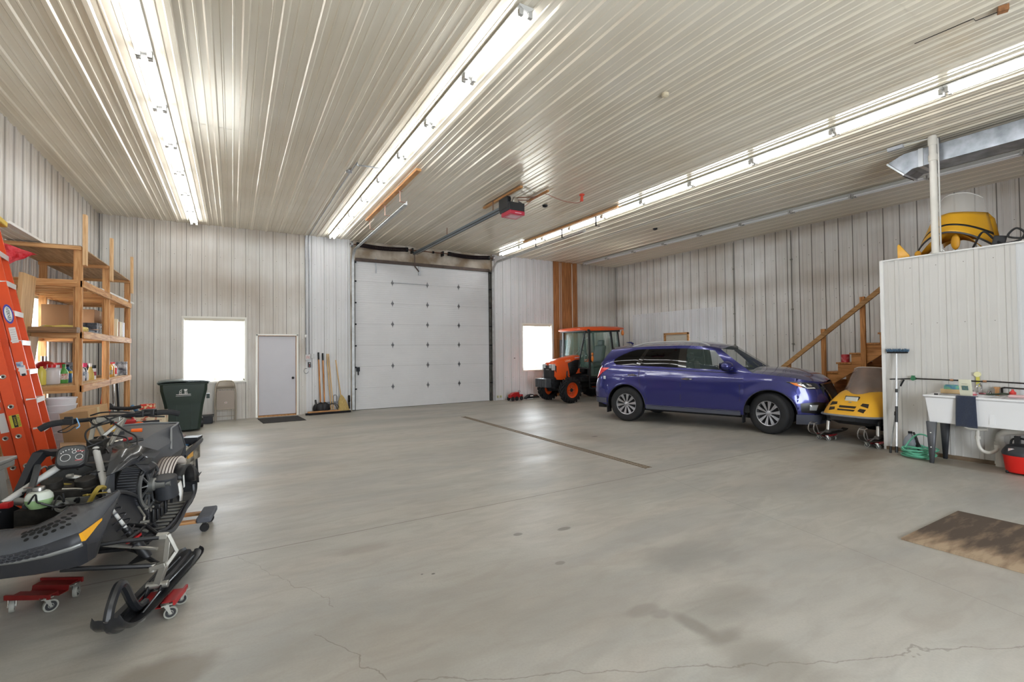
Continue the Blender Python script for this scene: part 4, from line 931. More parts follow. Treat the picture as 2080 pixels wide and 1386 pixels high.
# ------------------------------------------------------------------ old yellow snowmobile
YP = mat('snowmobile_yellow', '#e2a92c', .38, coat=.3, var=.08, vscale=3)
YINS = mat('hood_inside', '#2a2118', .9)
SMOKE = mat('smoked_screen', '#8d7f78', .12, alpha=.72, var=.2, vscale=3)
def make_yellow():
    S = thing('snowmobile', 'old yellow snowmobile with a smoked windshield at the corner of the boxed-in room', 'snowmobile')
    # hood: sections along x (forward); ring in (y,z)
    def sec(x): # half width bottom, bottom z, top z, top flat half width
        return (interp(x, [(-1.0, .43), (-.3, .45), (0, .44), (.15, .40), (.25, .33), (.30, .24)]), .45,
                interp(x, [(-1.0, .84), (-.45, .86), (-.2, .82), (0, .73), (.12, .64), (.22, .55), (.30, .49)]))
    def HP(x, t):   # t in -1..1 across
        w, zb, zt = sec(x); a = abs(t)
        # lower side then shoulder then top
        if a > .72: k = (1-a)/.28; y = lerp(w, w*.86, k**1.5); z = lerp(zb, lerp(zb, zt, .62), k)
        elif a > .5: k = (.72-a)/.22; y = lerp(w*.86, w*.55, k); z = lerp(lerp(zb, zt, .62), zt, sin(k*pi/2))
        else: y = w*.55*a/.5; z = zt+.012*(1-(a/.5)**2)
        return Vector((x, y*(1 if t > 0 else -1), z))
    xs = [-1.0, -.85, -.7, -.55, -.4, -.3, -.2, -.1, 0, .06, .12, .17, .22, .26, .30]
    ts = [q/20 for q in range(-20, 21)]
    h = MB(); h.grid([[HP(x, t) for t in ts] for x in xs]); h.grid([[HP(.30, t) for t in ts], [Vector((.32, HP(.30, t).y*.9, .455)) for t in ts]])
    hood = obj('hood', h, YP, S, smooth=45)
    def onhood(poly, m_, name, lift=.004, parent=hood):
        g = MB(); c = Vector((0, 0, 0)); P = [HP(x, t)+Vector((lift*.8, 0, lift)) for x, t in poly]
        g.add(P, [tuple(range(len(P)))]); return obj(name, g, m_, parent, smooth=0, solid=.003)
    for sgn in (1, -1):
        onhood([(.145, sgn*.40), (.15, sgn*.62), (.085, sgn*.58), (.10, sgn*.42)], YINS, 'hood_vent')
        onhood([(.235, sgn*.46), (.24, sgn*.66), (.18, sgn*.62), (.19, sgn*.46)], YINS, 'hood_vent')
    onhood([(.20, -.30), (.20, .30), (.165, .30), (.165, -.30)], YINS, 'hood_slot'); onhood([(.252, -.34), (.252, .34), (.222, .34), (.222, -.34)], YINS, 'hood_slot')
    onhood([(.11, -.04), (.11, .06), (.095, .06), (.095, -.04)], mat('decal_grey', '#8d8a80', .5), 'hood_badge')
    st = MB(); 
    for sd in (-1, 1): st.grid([[HP(x, sd*t)+Vector((0, sd*.004, .002)) for x in (-.9, -.6, -.35, -.15)] for t in (.80, .86)])
    obj('side_stripe', st, mat('red_stripe', '#c4572c', .4), hood)
    hl = MB(); hl.boxr((.035, 0, .70), (.05, .19, .10), (0, -.55, 0)); l = obj('headlight', hl, mat('headlight_glass', '#d4d6cf', .1, coat=1, metal=.3), hood, bevel=.008)
    hl = MB(); hl.boxr((.022, 0, .70), (.05, .21, .12), (0, -.55, 0)); obj('headlight_bezel', hl, BLK, l)
    # windshield
    w = MB(); rows = []
    for v in [q/8 for q in range(9)]:
        row = []
        for q in range(-10, 11):
            t = q/10; hw = lerp(.41, .32, v)
            zt = 1.24-.05*abs(t)**2.5; zb = .785-.11*abs(t)**2; xb = -.10-.34*t*t; xt = -.50-.24*t*t
            row.append(Vector((lerp(xb, xt, v), hw*t, lerp(zb, zt, v))))
        rows.append(row)
    w.grid(rows); ws = obj('windshield', w, SMOKE, S, smooth=60)
    e = MB(); e.tube([p for p in rows[-1]], .006, 6); obj('windshield_edge', e, mat('edge_clear', '#d8d8d4', .2), ws)
    # belly pan and bumper
    b = MB(); rings = []
    for x, w_, z0 in ((-1.4, .40, .30), (-.5, .42, .26), (0, .42, .28), (.2, .34, .33), (.34, .20, .38)):
        rings.append([Vector(p) for p in ((x, -w_, .45), (x, -w_*.9, (z0+.45)/2-.03), (x, -w_*.55, z0), (x, w_*.55, z0), (x, w_*.9, (z0+.45)/2-.03), (x, w_, .45))])
    b.loft(rings); obj('belly_pan', b, mat('belly_black', '#1d1d20', .5), S, smooth=40)
    b = MB(); b.tube(cr([(-.9, -.46, .45), (-.2, -.47, .45), (.12, -.43, .45), (.29, -.30, .455), (.35, 0, .46), (.29, .30, .455), (.12, .43, .45), (-.2, .47, .45), (-.9, .46, .45)], 5), .017, 8); obj('bumper', b, mat('bumper_grey', '#77787c', .4), S)
    b = MB(); b.boxr((-.33, -.44, .51), (.14, .07, .10)); obj('side_duct', b, mat('duct_grey', '#8f8c86', .5), S, bevel=.02)
    # seat, tunnel, track
    s = MB(); rings = [[Vector((x, y*w_, z0+zz*(z1-z0))) for y, zz in ((-1, 0), (-1, .7), (-.75, 1), (.75, 1), (1, .7), (1, 0))] for x, w_, z0, z1 in ((-.75, .17, .58, .82), (-1.1, .18, .56, .78), (-1.5, .19, .56, .80), (-1.80, .18, .58, .84), (-1.84, .16, .6, .8))]
    s.loft(rings); obj('seat', s, mat('seat_vinyl', '#2a2a2c', .6), S, smooth=50)
    t = MB(); t.box(-1.86, -.5, -.22, .22, .40, .57); obj('tunnel', t, YP, S, bevel=.02)
    t = MB(); pts = [(-.65, 0, .36), (-.9, 0, .10), (-1.65, 0, .10), (-1.86, 0, .26), (-1.65, 0, .40), (-.8, 0, .42)]
    P = cr(pts, 5, closed=True); rings = [[p+Vector((0, y, 0))+(p-Vector((-1.5, 0, .27))).normalized()*d for y, d in ((-.19, 0), (.19, 0), (.19, -.02), (-.19, -.02))] for p in P]
    rings.append(rings[0]); t.loft(rings, caps=False)
    obj('track', t, RUB, S, smooth=40)
    # struts + skis
    for sd in (-1, 1):
        y = sd*.375
        c = MB(); c.cyl((-.02, y*.94, .46), (.04, y, .30), .034, n=14); st_ = obj('strut', c, mat('strut_black', '#252528', .4), S)
        c = MB(); c.cyl((.04, y, .31), (.065, y*1.01, .14), .03, .026, n=14); obj('strut_sleeve', c, mat('chrome_dull', '#c7c2ba', .35, metal=.7), st_)
        k = MB()
        sk = [(.58, .22), (.52, .135), (.40, .095), (.2, .085), (-.2, .085), (-.42, .10), (-.5, .13)]
        Ps = cr([(a, 0, b_) for a, b_ in sk], 4)
        k.grid([[p+Vector((0, y+o, 0)) for p in Ps] for o in (-.05, 0, .05)], thick=(0, 0, .006))
        ski = obj('ski', k, mat('ski_steel', '#4b4743', .45, metal=.7), S)
        k = MB(); k.tube(cr([(.50, y-.045, .13), (.58, y-.045, .20), (.55, y-.04, .30), (.46, y-.035, .315), (.36, y-.03, .24), (.30, y-.03, .11)], 4), .008, 6); k.tube(cr([(.50, y+.045, .13), (.58, y+.045, .20), (.55, y+.04, .30), (.46, y+.035, .315)], 4), .008, 6); k.tube([(.55, y-.04, .30), (.55, y+.04, .30)], .008, 6); obj('ski_loop', k, mat('loop_steel', '#8a8580', .4, metal=.6), ski)
        k = MB(); k.tube(cr([(.30, y, .10), (.1, y, .15), (.05, y, .155), (-.15, y, .14), (-.4, y, .11)], 4), .012, 6); k.tube([(.3, y-.03, .12), (-.38, y-.03, .12)], .008, 6); k.boxr((.06, y, .13), (.08, .06, .05)); obj('leaf_spring', k, mat('loop_steel', '#8a8580'), ski)
    hb = MB(); hb.tube(cr([(-.85, -.34, .98), (-.72, -.18, .96), (-.7, 0, .90), (-.72, .18, .96), (-.85, .34, .98)], 5), .014, 8); hb.cyl((-.7, 0, .9), (-.6, 0, .6), .02); obj('handlebar', hb, BLK, S)
    return S
ysm = make_yellow(); ysm.location = (9.02, 3.98, .015); ysm.rotation_euler = (0, 0, pi-.03)

# ------------------------------------------------------------------ wheeled dollies
def caster(mb_p, parent, x, y, R=.04, yaw=0, top=.1):
    c = thing('caster', None, None); c.parent = parent; c.location = (x, y, 0); c.rotation_euler = (0, 0, yaw)
    w = MB(); w.lathe([(0, -.013), (R*.35, -.013), (R*.4, -.009), (R*.75, -.009), (R*.8, -.012), (R*.96, -.012), (R, -.006), (R, .006), (R*.96, .012), (R*.8, .012), (R*.75, .009), (R*.4, .009), (R*.35, .013), (0, .013)], (0, 0, R), (0, 1, 0), 24)
    obj('caster_wheel', w, mat('caster_tyre', '#8d8c84', .5), c)
    w = MB()
    for s in (-1, 1): w.lathe([(0, s*.0135), (R*.3, s*.0135), (R*.32, s*.010), (R*.74, s*.0102)], (0, 0, R), (0, 1, 0), 20)
    obj('caster_hub', w, BLK, c)
    f = MB()
    for s in (-1, 1): f.add([(-.006, s*.019, R-.006), (.006, s*.019, R-.006), (.036, s*.019, top-.006), (.010, s*.019, top-.006), (-.006, s*.0165, R-.006), (.006, s*.0165, R-.006), (.036, s*.0165, top-.006), (.010, s*.0165, top-.006)], [(0,1,2,3), (7,6,5,4), (0,4,5,1), (1,5,6,2), (2,6,7,3), (3,7,4,0)])
    f.box(-.008, .048, -.02, .02, top-.008, top-.003); f.cyl((.02, 0, top-.004), (.02, 0, top), .016); f.cyl((0, -.021, R), (0, .021, R), .006, n=8)
    obj('caster_fork', f, mat('zinc', '#a3a29b', .35, metal=.8), c)
    return c
def red_dolly(label, loc, rz, L=.40, W=.30, col='#a8201f', R=.04, group='dollies'):
    d = thing('snowmobile_dolly', label, 'dolly', loc, rz, group)
    top = 2*R+.022; a = L/2; b = W/2
    m_ = mat('dolly_red_'+col[1:], col, .4, var=.15, vscale=9)
    p = MB(); p.grid([[Vector((x, -b, z)), Vector((x, b, z))] for x, z in ((-a, top+.0), (-a*.35, top+.0), (-a*.3, top-.03), (a*.3, top-.03), (a*.35, top), (a, top))], thick=(0, 0, .004)); obj('dolly_plate', p, m_, d, smooth=0)
    for sg in (-1, 1): p = MB(); p.box(*sorted((sg*a, sg*(a+.012))), -b-.02, b+.02, top-.012, top+.018); obj('dolly_rail', p, m_, d)
    for i, (x, y) in enumerate(((-a+.02, -b-.0), (-a+.02, b), (a-.02, -b), (a-.02, b))): caster(None, d, x, y, R, [2.6, .7, 3.6, .3][i], top)
    return d
# ------------------------------------------------------------------ wooden stair to the loft
FIR = wood('fir_y', '#c58a50', '#96602f', 1, .8); FIRX = wood('fir_x', '#c58a50', '#96602f', 0, .8); FIRZ = wood('fir_z', '#c58a50', '#96602f', 2, .8)
def make_stairs():
    S = thing('staircase', 'unpainted wooden stairs with a handrail climbing behind the yellow snowmobile', 'stairs')
    n = 13; rise = .2015; run = .255; Yt = lambda k: 5.12-(k-6)*run
    for x in (11.0, 11.9):
        pts = []
        for k in range(0, n): z = 1.285+(k-6)*rise; y = Yt(k); pts += [(y, z-rise), (y, z-.03)] if k else [(y, .0), (y, z-.03)]
        yend = Yt(n-1)-run; pts += [(yend, pts[-1][1]), (yend, pts[-1][1]-.32)]
        sl = rise/run; z_low = 0; yb = Yt(0)-.24
        pts += [(yb, .0)]
        s = MB(); s.prism(pts, 'x', x, x+.045); obj('stringer', s, FIR, S, smooth=0)
    for k in range(n):
        z = 1.285+(k-6)*rise; t = MB(); t.box(10.98, 11.96, Yt(k)-run-.0, Yt(k)+.03, z-.035, z); obj('tread', t, FIRX, S, bevel=.004)
    s = MB(); s.prism([(Yt(0)-.3, .05), (Yt(0)-.5, .05), (Yt(n-1)-.5, 2.0), (Yt(n-1)-.3, 2.15)], 'x', 11.85, 11.89); obj('stringer', s, FIR, S)
    for y, z0, z1 in ((6.13, .0, 1.27), (5.38, .4, 2.0), (4.63, 1.0, 2.62)):
        p = MB(); p.box(10.955, 10.998, y-.045, y+.045, z0, z1); obj('newel_post', p, FIRZ, S, bevel=.003)
    r = MB(); r.beam((10.93, 6.28, 1.12), (10.93, 3.6, 3.30), .04, .09); obj('handrail', r, wood('rail_y', '#b58a58', '#8a6234', 1), S, bevel=.003)
    b = MB(); b.box(11.1, 11.15, 4.1, 4.19, 0, 1.75); b.box(11.4, 11.44, 4.1, 4.3, 0, 1.6); obj('stair_brace', b, FIRZ, S)
    return S
make_stairs()
c = MB(); c.lathe([(0, 0), (.075, 0), (.075, .155), (.07, .165), (.062, .16), (0, .16)], n=24); o = obj('paint_can', c, mat('can_red', '#b8333c', .35, col2='#d98a8f', vscale=12, contrast=(.3, .45)), None, loc=(11.12, 5.03, 1.285)); tag(o, 'small red paint can standing on a stair tread', 'can')

# ------------------------------------------------------------------ laundry sink against the boxed-in room
sink = thing('laundry_sink', 'long white laundry sink on grey legs against the ribbed wall', 'sink')
SKW = mat('sink_white', '#e9e9ea', .3, var=.03, vscale=3)
sx0, sx1, sy0, sy1 = 8.28, 8.845, 1.45, 2.79
b = MB()
def ringr(x0, x1, y0, y1, z): return [Vector(p) for p in ((x0, y0, z), (x1, y0, z), (x1, y1, z), (x0, y1, z))]
b.loft([ringr(sx0+.045, sx1-.03, sy0+.05, sy1-.05, .56), ringr(sx0+.015, sx1-.005, sy0+.015, sy1-.015, .905), ringr(sx0-.01, sx1, sy0, sy1, .915), ringr(sx0-.01, sx1, sy0, sy1, .94), ringr(sx0+.03, sx1-.10, sy0+.05, sy1-.05, .94), ringr(sx0+.05, sx1-.12, sy0+.08, sy1-.08, .60)], caps=True)
obj('sink_basin', b, SKW, sink, bevel=.008)
d_ = MB(); d_.box(sx0+.03, sx1-.1, 2.08, 2.13, .6, .93); obj('basin_divider', d_, SKW, sink)
for x, y in ((sx0+.035, sy1-.075), (sx0+.035, sy0+.075), (sx1-.06, sy1-.075), (sx1-.06, sy0+.075)):
    l = MB(); f = [Vector(p) for p in ((x-.02, y-.055, .57), (x+.03, y-.055, .57), (x+.03, y+.05, .57), (x-.02, y+.05, .57))]; g = [Vector(p) for p in ((x-.028, y-.02, 0), (x+.0, y-.02, 0), (x+.0, y+.02, 0), (x-.028, y+.02, 0))]
    l.add(f+g, [(0,4,5,1), (0,3,7,4), (3,2,6,7), (1,5,6,2)]); lg = obj('leg', l, mat('leg_grey', '#5e6065', .45, metal=.3) if x < 8.5 else mat('leg_dark', '#34363a', .5), sink, solid=.004)
    if x < 8.5:
        l = MB()
        for z in (.42, .22): l.cyl((x-.034, y-.0, z), (x-.02, y, z), .008, n=8)
        obj('leg_bolt', l, WHITE, lg)
f = MB(); fy = 2.33; fx_ = 8.79
f.boxr((fx_, fy, .955), (.06, .24, .03)); f.tube(cr([(fx_, fy-.01, .97), (fx_-.01, fy-.01, 1.07), (fx_-.07, fy-.01, 1.09), (fx_-.14, fy-.005, 1.07), (fx_-.17, fy, 1.03)], 5), .011, 8)
fc = obj('faucet', f, CHROME, sink)
for dy in (-.09, .09): h = MB(); h.cyl((fx_, fy+dy, .96), (fx_, fy+dy, 1.0), .018, .022); h.boxr((fx_-.02, fy+dy, 1.01), (.06, .015, .012)); obj('faucet_handle', h, CHROME, fc)
p = MB(); PW = mat('pvc_white', '#dcd8cf', .4, var=.08, vscale=6)
p.tube(cr([(8.55, 2.45, .56), (8.58, 2.42, .5), (8.6, 2.32, .49), (8.6, 2.22, .5)], 4), .02, 10); p.tube(cr([(8.6, 2.32, .49), (8.6, 2.32, .32), (8.61, 2.29, .22), (8.63, 2.22, .19), (8.65, 2.16, .23), (8.66, 2.15, .28)], 5), .021, 10); p.cyl((8.6, 2.32, .36), (8.6, 2.32, .40), .03); p.cyl((8.66, 2.15, .26), (8.66, 2.15, .30), .03)
obj('drain_trap', p, PW, sink)
dp = thing('drain_pipe', 'thick white plastic waste pipe rising from the floor under the sink', 'pipe')
p = MB(); p.cyl((8.80, 2.16, 0), (8.80, 2.16, .36), .045, n=18); p.tube(cr([(8.80, 2.16, .34), (8.80, 2.15, .42), (8.79, 2.08, .47), (8.78, 1.95, .49), (8.77, 1.7, .52), (8.76, 1.5, .56)], 5), .042, 14); obj('pipe_run', p, PW, dp)
for z in (.03, .17, .29): p = MB(); p.cyl((8.80, 2.16, z), (8.80, 2.16, z+.04), .053, n=18); obj('pipe_coupling', p, PW, dp)
# towel
t = MB(); rows = []
for v in range(13):
    k = v/12; z = .945-k*.40; row = []
    for u in range(9):
        a = u/8; y = lerp(2.435, 2.24, a)+.012*k*sin(3*a+1); row.append(Vector((8.268-.007*sin(a*9+k*3)*(.3+k), y, z+.004*sin(a*5))))
    rows.append(row)
rows = [[Vector((8.36, p.y, .946)) for p in rows[0]], [Vector((8.30, p.y, .949)) for p in rows[0]], [Vector((8.272, p.y, .949)) for p in rows[0]]]+rows
t.grid(rows); tag(obj('towel', t, mat('towel_navy', '#2a3348', .95, bump=.6, bscale=300, sheen=.4, var=.2, vscale=60), solid=.008, smooth=60), 'dark navy towel hanging over the front edge of the sink', 'towel')
# things standing on the sink
b = MB(); b.loft([[Vector((x*w_, y*d_2, z)) for x, y in ((-1, -1), (1, -1), (1, 1), (-1, 1))] for z, w_, d_2 in ((0, .02, .058), (.08, .022, .062), (.19, .012, .064), (.225, .004, .066))])
o = obj('soap_pouch', b, mat('pouch_cream', '#d9d8c2', .5), loc=(8.42, 2.37, .942), rot=(0, -.18, -.1), bevel=.004); tag(o, 'upright cream pouch with a green picture on the sink rim', 'pouch')
g = MB(); g.box(-.0245, -.0215, -.035, .03, .085, .145); obj('pouch_picture', g, mat('pouch_green', '#6f8c6c', .5, col2='#48607a', vscale=40), o)
g = MB(); g.box(-.0235, -.0205, -.03, .03, .168, .172); obj('pouch_print', g, mat('print_grey', '#9a9c86', .5), o)
def small(name, mb, m_, label, cat, loc, rz=0, **kw):
    o = obj(name, mb, m_, None, loc=loc, rot=(0, 0, rz), **kw); return tag(o, label, cat)
b = MB(); b.boxr((0, 0, .03), (.11, .22, .06)); small('sponge_block', b, mat('sponge_tan', '#cfb48a', .9, bump=.4, bscale=120), 'tan sponge lying on the left end of the sink', 'sponge', (8.75, 2.62, .94), .1, bevel=.006)
b = MB(); b.boxr((0, 0, .025), (.09, .17, .05)); b.boxr((0, .01, .056), (.07, .13, .012)); small('sponge_pack', b, mat('pack_green', '#7fc08a', .3, col2='#4f7fa8', vscale=16), 'green and blue pack of sponges on top of the tan sponge', 'pack', (8.75, 2.61, 1.0), .15, bevel=.004)
b = MB(); b.boxr((0, 0, .02), (.08, .13, .04)); small('soap_box', b, mat('pink_box', '#d9a0a4', .5, col2='#f0eeee', vscale=14), 'pink and white soap box behind the cream pouch', 'box', (8.72, 2.43, .94), .2, bevel=.003)
b = MB(); b.boxr((0, 0, .01), (.06, .10, .02)); small('soap_bar', b, mat('soap_red', '#cf6a72', .5), 'small red bar beside the pink soap box', 'soap', (8.60, 2.37, .94), .1, bevel=.004)
b = MB(); b.cyl((0, -.02, .011), (0, .02, .011), .011, n=10); small('drain_stopper', b, BLK, 'small black stopper on the left end of the sink rim', 'stopper', (8.33, 2.66, .94), .3)
b = MB(); b.tube(cr([(0, .10, .012), (0, .03, .02), (0, -.03, .03), (.0, -.12, .02)], 4), [.012]*12+[.012], 8); b.boxr((0, .1, .012), (.03, .07, .02)); small('scrub_brush', b, mat('brush_green', '#3b4536', .6), 'dark green scrub brush lying to the right of the faucet', 'brush', (8.73, 2.12, .945), .2)
b = MB(); b.boxr((0, 0, .05), (.03, .04, .10)); b.boxr((0, .0, .105), (.05, .06, .02)); small('hand_brush', b, wood('brush_wood', '#b98a5a', '#8a6237', 2), 'small wooden brush standing right of the faucet', 'brush', (8.8, 2.17, .94), .2)
b = MB(); b.lathe([(0, 0), (.03, 0), (.034, .06), (.012, .085), (.012, .1), (0, .1)], n=16); small('soap_bottle', b, mat('bottle_red', '#c83b36', .3), 'red plastic bottle at the right end of the sink', 'bottle', (8.7, 2.0, .94))
b = MB(); b.boxr((0, 0, .02), (.12, .16, .04)); small('wet_rag', b, mat('rag_pink', '#d6b4b4', .9, bump=.5, bscale=30), 'pale pink cloth lying at the right end of the sink', 'cloth', (8.55, 1.93, .94), .2, bevel=.02)
b = MB(); b.cyl((0, 0, .045), (-.028, 0, .045), .036, n=20); b.cyl((0, 0, .045), (-.02, 0, .045), .02, n=20); 
o = small('wall_dispenser', b, mat('disp_yellow', '#e8e4b4', .4), 'round pale yellow dispenser on the wall above the sink', 'dispenser', (8.858, 2.37, 1.17)); 
g = MB(); g.box(-.012, 0, -.018, .018, -.12, .01); obj('dispenser_tag', g, mat('tag_yellow', '#d9cf62', .5), o)
# supply pipe along the wall with green valve
sp = thing('water_pipe', 'dark water pipe with a green valve running along the wall above the sink', 'pipe')
p = MB(); p.tube([(8.835, 3.05, 1.125), (8.835, 2.5, 1.122), (8.835, 2.3, 1.118), (8.835, 2.27, 1.125), (8.835, 1.6, 1.105)], .009, 8); p.tube([(8.835, 2.1, 1.05), (8.835, 1.6, 1.03)], .009, 8); p.tube([(8.835, 2.1, 1.05), (8.83, 2.13, 1.04), (8.83, 2.13, .96)], .012, 8); obj('pipe_run', p, mat('pipe_black', '#2e2a28', .5, metal=.5), sp)
for y in (2.64, 2.295): p = MB(); p.cyl((8.835, y-.018, 1.122), (8.835, y+.018, 1.122), .015); obj('pipe_fitting', p, mat('copper', '#b98a68', .35, metal=.8), sp)
p = MB(); p.cyl((8.835, 3.05, 1.125), (8.835, 3.11, 1.125), .018); p.cyl((8.835, 3.08, 1.125), (8.80, 3.08, 1.125), .03, n=8); p.boxr((8.82, 3.08, 1.15), (.02, .04, .04)); obj('pipe_valve', p, mat('valve_green', '#3c7a58', .4, metal=.3), sp)
p = MB(); p.cyl((8.835, 3.12, 1.12), (8.835, 3.38, 1.10), .008); p.tube([(8.835, 3.2, 1.1), (8.82, 3.22, 1.05), (8.82, 3.24, 1.0)], .012); obj('hose_bib', p, DARK, sp)
# brushes / poles leaning on the corner of the room
br = thing('wash_brush', 'long white pole with a blue brush head leaning beside the room corner', 'brush')
p = MB(); p.cyl((8.52, 3.20, .03), (8.79, 3.27, 1.50), .0125, n=10); obj('pole', p, mat('pole_white', '#dfe0e2', .35, metal=.2), br)
def along(t): return Vector((8.52, 3.20, .03)).lerp(Vector((8.79, 3.27, 1.50)), t)
p = MB(); p.cyl(along(.30), along(.46), .018, n=10); p.cyl(along(0), along(.06), .019, n=10); p.cyl(along(.60), along(.635), .017, n=10); obj('pole_grip', p, BLK, br)
p = MB(); p.boxr((8.795, 3.26, 1.52), (.05, .26, .03)); hd = obj('brush_head', p, DARK, br, bevel=.008)
p = MB()
for i in range(260):
    a = Vector((8.795+random.uniform(-.03, .03), 3.26+random.uniform(-.14, .14), 1.53)); e = a+Vector((random.uniform(-.025, .02), random.uniform(-.025, .025), random.uniform(.015, .05))); p.cyl(a, e, .0035, .002, n=4, caps=False)
o = obj('bristles', p, mat('bristle_blue', '#5c7c98', .8, var=.35, vscale=60), hd); o['kind'] = 'stuff'
pl = thing('squeegee_pole', 'thin grey pole standing left of the blue wash brush', 'pole')
p = MB(); p.cyl((8.58, 3.30, .03), (8.80, 3.24, 1.08), .009, n=8); obj('pole', p, STEEL, pl); p = MB(); p.cyl((8.58, 3.30, .0), (8.592, 3.298, .10), .016, n=8); p.cyl((8.692, 3.27, .56), (8.70, 3.268, .62), .014, n=8); obj('pole_grip', p, BLK, pl)
jug = thing('water_jug', 'clear grey plastic jug with a handle on the floor behind the poles', 'jug')
p = MB(); p.lathe([(0, 0), (.085, 0), (.092, .015), (.092, .09), (.086, .10), (.092, .11), (.09, .18), (.06, .25), (.025, .29), (.022, .32), (0, .32)], (8.72, 3.10, 0), n=20); obj('jug_body', p, mat('jug_grey', '#a9afbb', .25, trans=.3), jug)
p = MB(); p.cyl((8.72, 3.10, .31), (8.72, 3.10, .34), .026); p.tube(cr([(8.72, 3.06, .33), (8.70, 3.02, .25), (8.70, 2.99, .12)], 4), .015); obj('jug_cap', p, BLK, jug)
p = MB(); p.add([(8.70, 3.02, .26), (8.66, 2.93, .10), (8.66, 2.99, .08), (8.68, 3.03, .15)], [(0,1,2,3)]); o = obj('scraper', p, DARK, solid=.006); tag(o, 'black and lime scraper leaning on the jug', 'scraper')
# hose coil
h = MB(); pts = []
for i in range(170):
    a = i*.30; k = i/169; r = .20-.05*abs(sin(i*.11))-.02*sin(i*.7); z = .015+.10*k*abs(sin(i*.23))+.06*k
    pts.append((8.52+r*cos(a)*.8+.02*sin(i*.31), 2.94+r*sin(a)*1.05, z))
h.tube(pts, .0115, 7); h.tube(cr([(8.45, 2.80, .06), (8.50, 2.75, .24), (8.58, 2.88, .33), (8.6, 3.0, .30), (8.52, 3.10, .12), (8.45, 3.08, .02)], 6), .0115, 7)
tag(obj('garden_hose', h, mat('hose_green', '#5fae90', .4, coat=.2)), 'coiled mint green garden hose on the floor by the sink legs', 'hose')
# red shop vacuum
v = thing('shop_vacuum', 'small red and black wet vacuum under the right end of the sink', 'vacuum cleaner', (8.50, 1.90, 0))
p = MB(); p.lathe([(0, .02), (.125, .02), (.14, .04), (.158, .21), (.165, .225), (.165, .24), (0, .24)], n=28); obj('tank', p, mat('vac_red', '#d8261f', .35), v)
p = MB(); p.lathe([(.17, .235), (.172, .26), (.16, .29), (.12, .35), (.06, .37), (0, .37)], n=28); hd = obj('motor_head', p, mat('vac_black', '#2b2c30', .45), v)
p = MB(); p.tube(cr([(0, -.09, .34), (-.01, -.07, .42), (0, .0, .44), (0, .07, .42), (0, .09, .34)], 4), .012); p.boxr((-.02, .02, .41), (.05, .05, .12)); obj('carry_handle', p, BLK, hd)
p = MB(); p.boxr((-.13, .05, .30), (.012, .06, .05), (0, -.5, .35)); obj('warning_label', p, mat('label_orange', '#d79a80', .5, col2='#cfcfd4', vscale=40), hd)
for a in (.6, 2.2, 3.8, 5.4): p = MB(); p.sph((.13*cos(a), .13*sin(a), .02), .02, 10, 6); obj('caster', p, BLK, v)
# ------------------------------------------------------------------ duct, vent pipe, hood and cables on the loft
d = thing('air_duct', 'galvanised rectangular air duct under the ceiling above the sink', 'duct')
GD = mat('duct_steel', '#bfc6cf', .38, metal=.75, var=.2, vscale=5, col2='#8d959d')
p = MB(); dx0, dx1 = 8.98, 9.42; zc0, zc1 = 4.34, 4.60
p.box(dx0, dx1, -2, 3.0, zc0, zc1); obj('duct_run', p, GD, d, smooth=0)
for y in (2.97, 1.75, .5): p = MB(); p.box(dx0-.008, dx1+.008, y-.03, y+.03, zc0-.008, zc1+.008); obj('duct_collar', p, mat('duct_collar', '#d3d8dd', .4, metal=.6), d)
p = MB(); R4 = lambda y0, z0, y1, z1, x0=dx0, x1=dx1: [Vector(q) for q in ((x0, y0, z0), (x1, y0, z0), (x1, y1, z1), (x0, y1, z1))]
p.loft([R4(3.0, zc0, 3.0, zc1), R4(3.08, zc0-.005, 3.18, zc1), R4(3.17, zc0-.06, 3.38, zc1-.08)]); el = obj('duct_elbow', p, GD, d, smooth=0)
p = MB(); p.loft([R4(3.165, zc0-.065, 3.385, zc1-.085, dx0-.03, dx1+.03), R4(3.18, zc0-.085, 3.40, zc1-.105, dx0-.03, dx1+.03)])
rg = obj('register_frame', p, mat('duct_collar', '#d3d8dd'), d, smooth=0)
for i in range(7):
    t_ = (i+.5)/7; y = lerp(3.19, 3.39, t_); z = lerp(zc0-.088, zc1-.108, t_); p = MB(); p.boxr((9.2, y, z), (.40, .005, .014), (.2, 0, 0)); obj('register_louvre', p, mat('louvre_dark', '#3a3f47', .5), rg)
for y in (2.75, 1.4): p = MB(); p.box(dx0-.004, dx0, y-.01, y+.01, zc1, ZC); obj('duct_hanger', p, GALV, d)
v = thing('vent_pipe', 'white plastic vent pipe standing on the room top and reaching the ceiling', 'pipe')
p = MB(); p.cyl((8.86, 2.79, ZP), (8.86, 2.79, 4.70), .045, n=18); obj('pipe_run', p, PW, v)
p = MB(); p.cyl((8.86, 2.79, 4.33), (8.86, 2.79, 4.42), .054, n=18); p.cyl((8.86, 2.79, 4.56), (8.86, 2.79, 4.69), .054, n=18); obj('pipe_coupling', p, PW, v)
c = thing('conduit', 'thin conduit with a grey junction box on the ceiling left of the duct', 'conduit')
p = MB(); p.tube(cr([(8.9, 2.70, 2.98), (8.88, 2.72, 3.02), (8.87, 2.73, 3.1), (8.87, 2.73, 4.5), (8.86, 2.75, 4.62), (8.84, 2.85, 4.67), (8.82, 3.0, 4.675), (8.78, 3.12, 4.675)], 4), .011, 8); p.tube([(8.78, 3.3, 4.675), (8.70, 8.6, 4.68), (8.70, 13.4, 4.68)], .009, 6); obj('conduit_run', p, mat('conduit_grey', '#c9c8c4', .4, metal=.3), c)
p = MB(); p.boxr((8.78, 3.21, 4.66), (.06, .2, .05)); obj('junction_box', p, mat('jbox_grey', '#b7bac0', .45), c, bevel=.004)
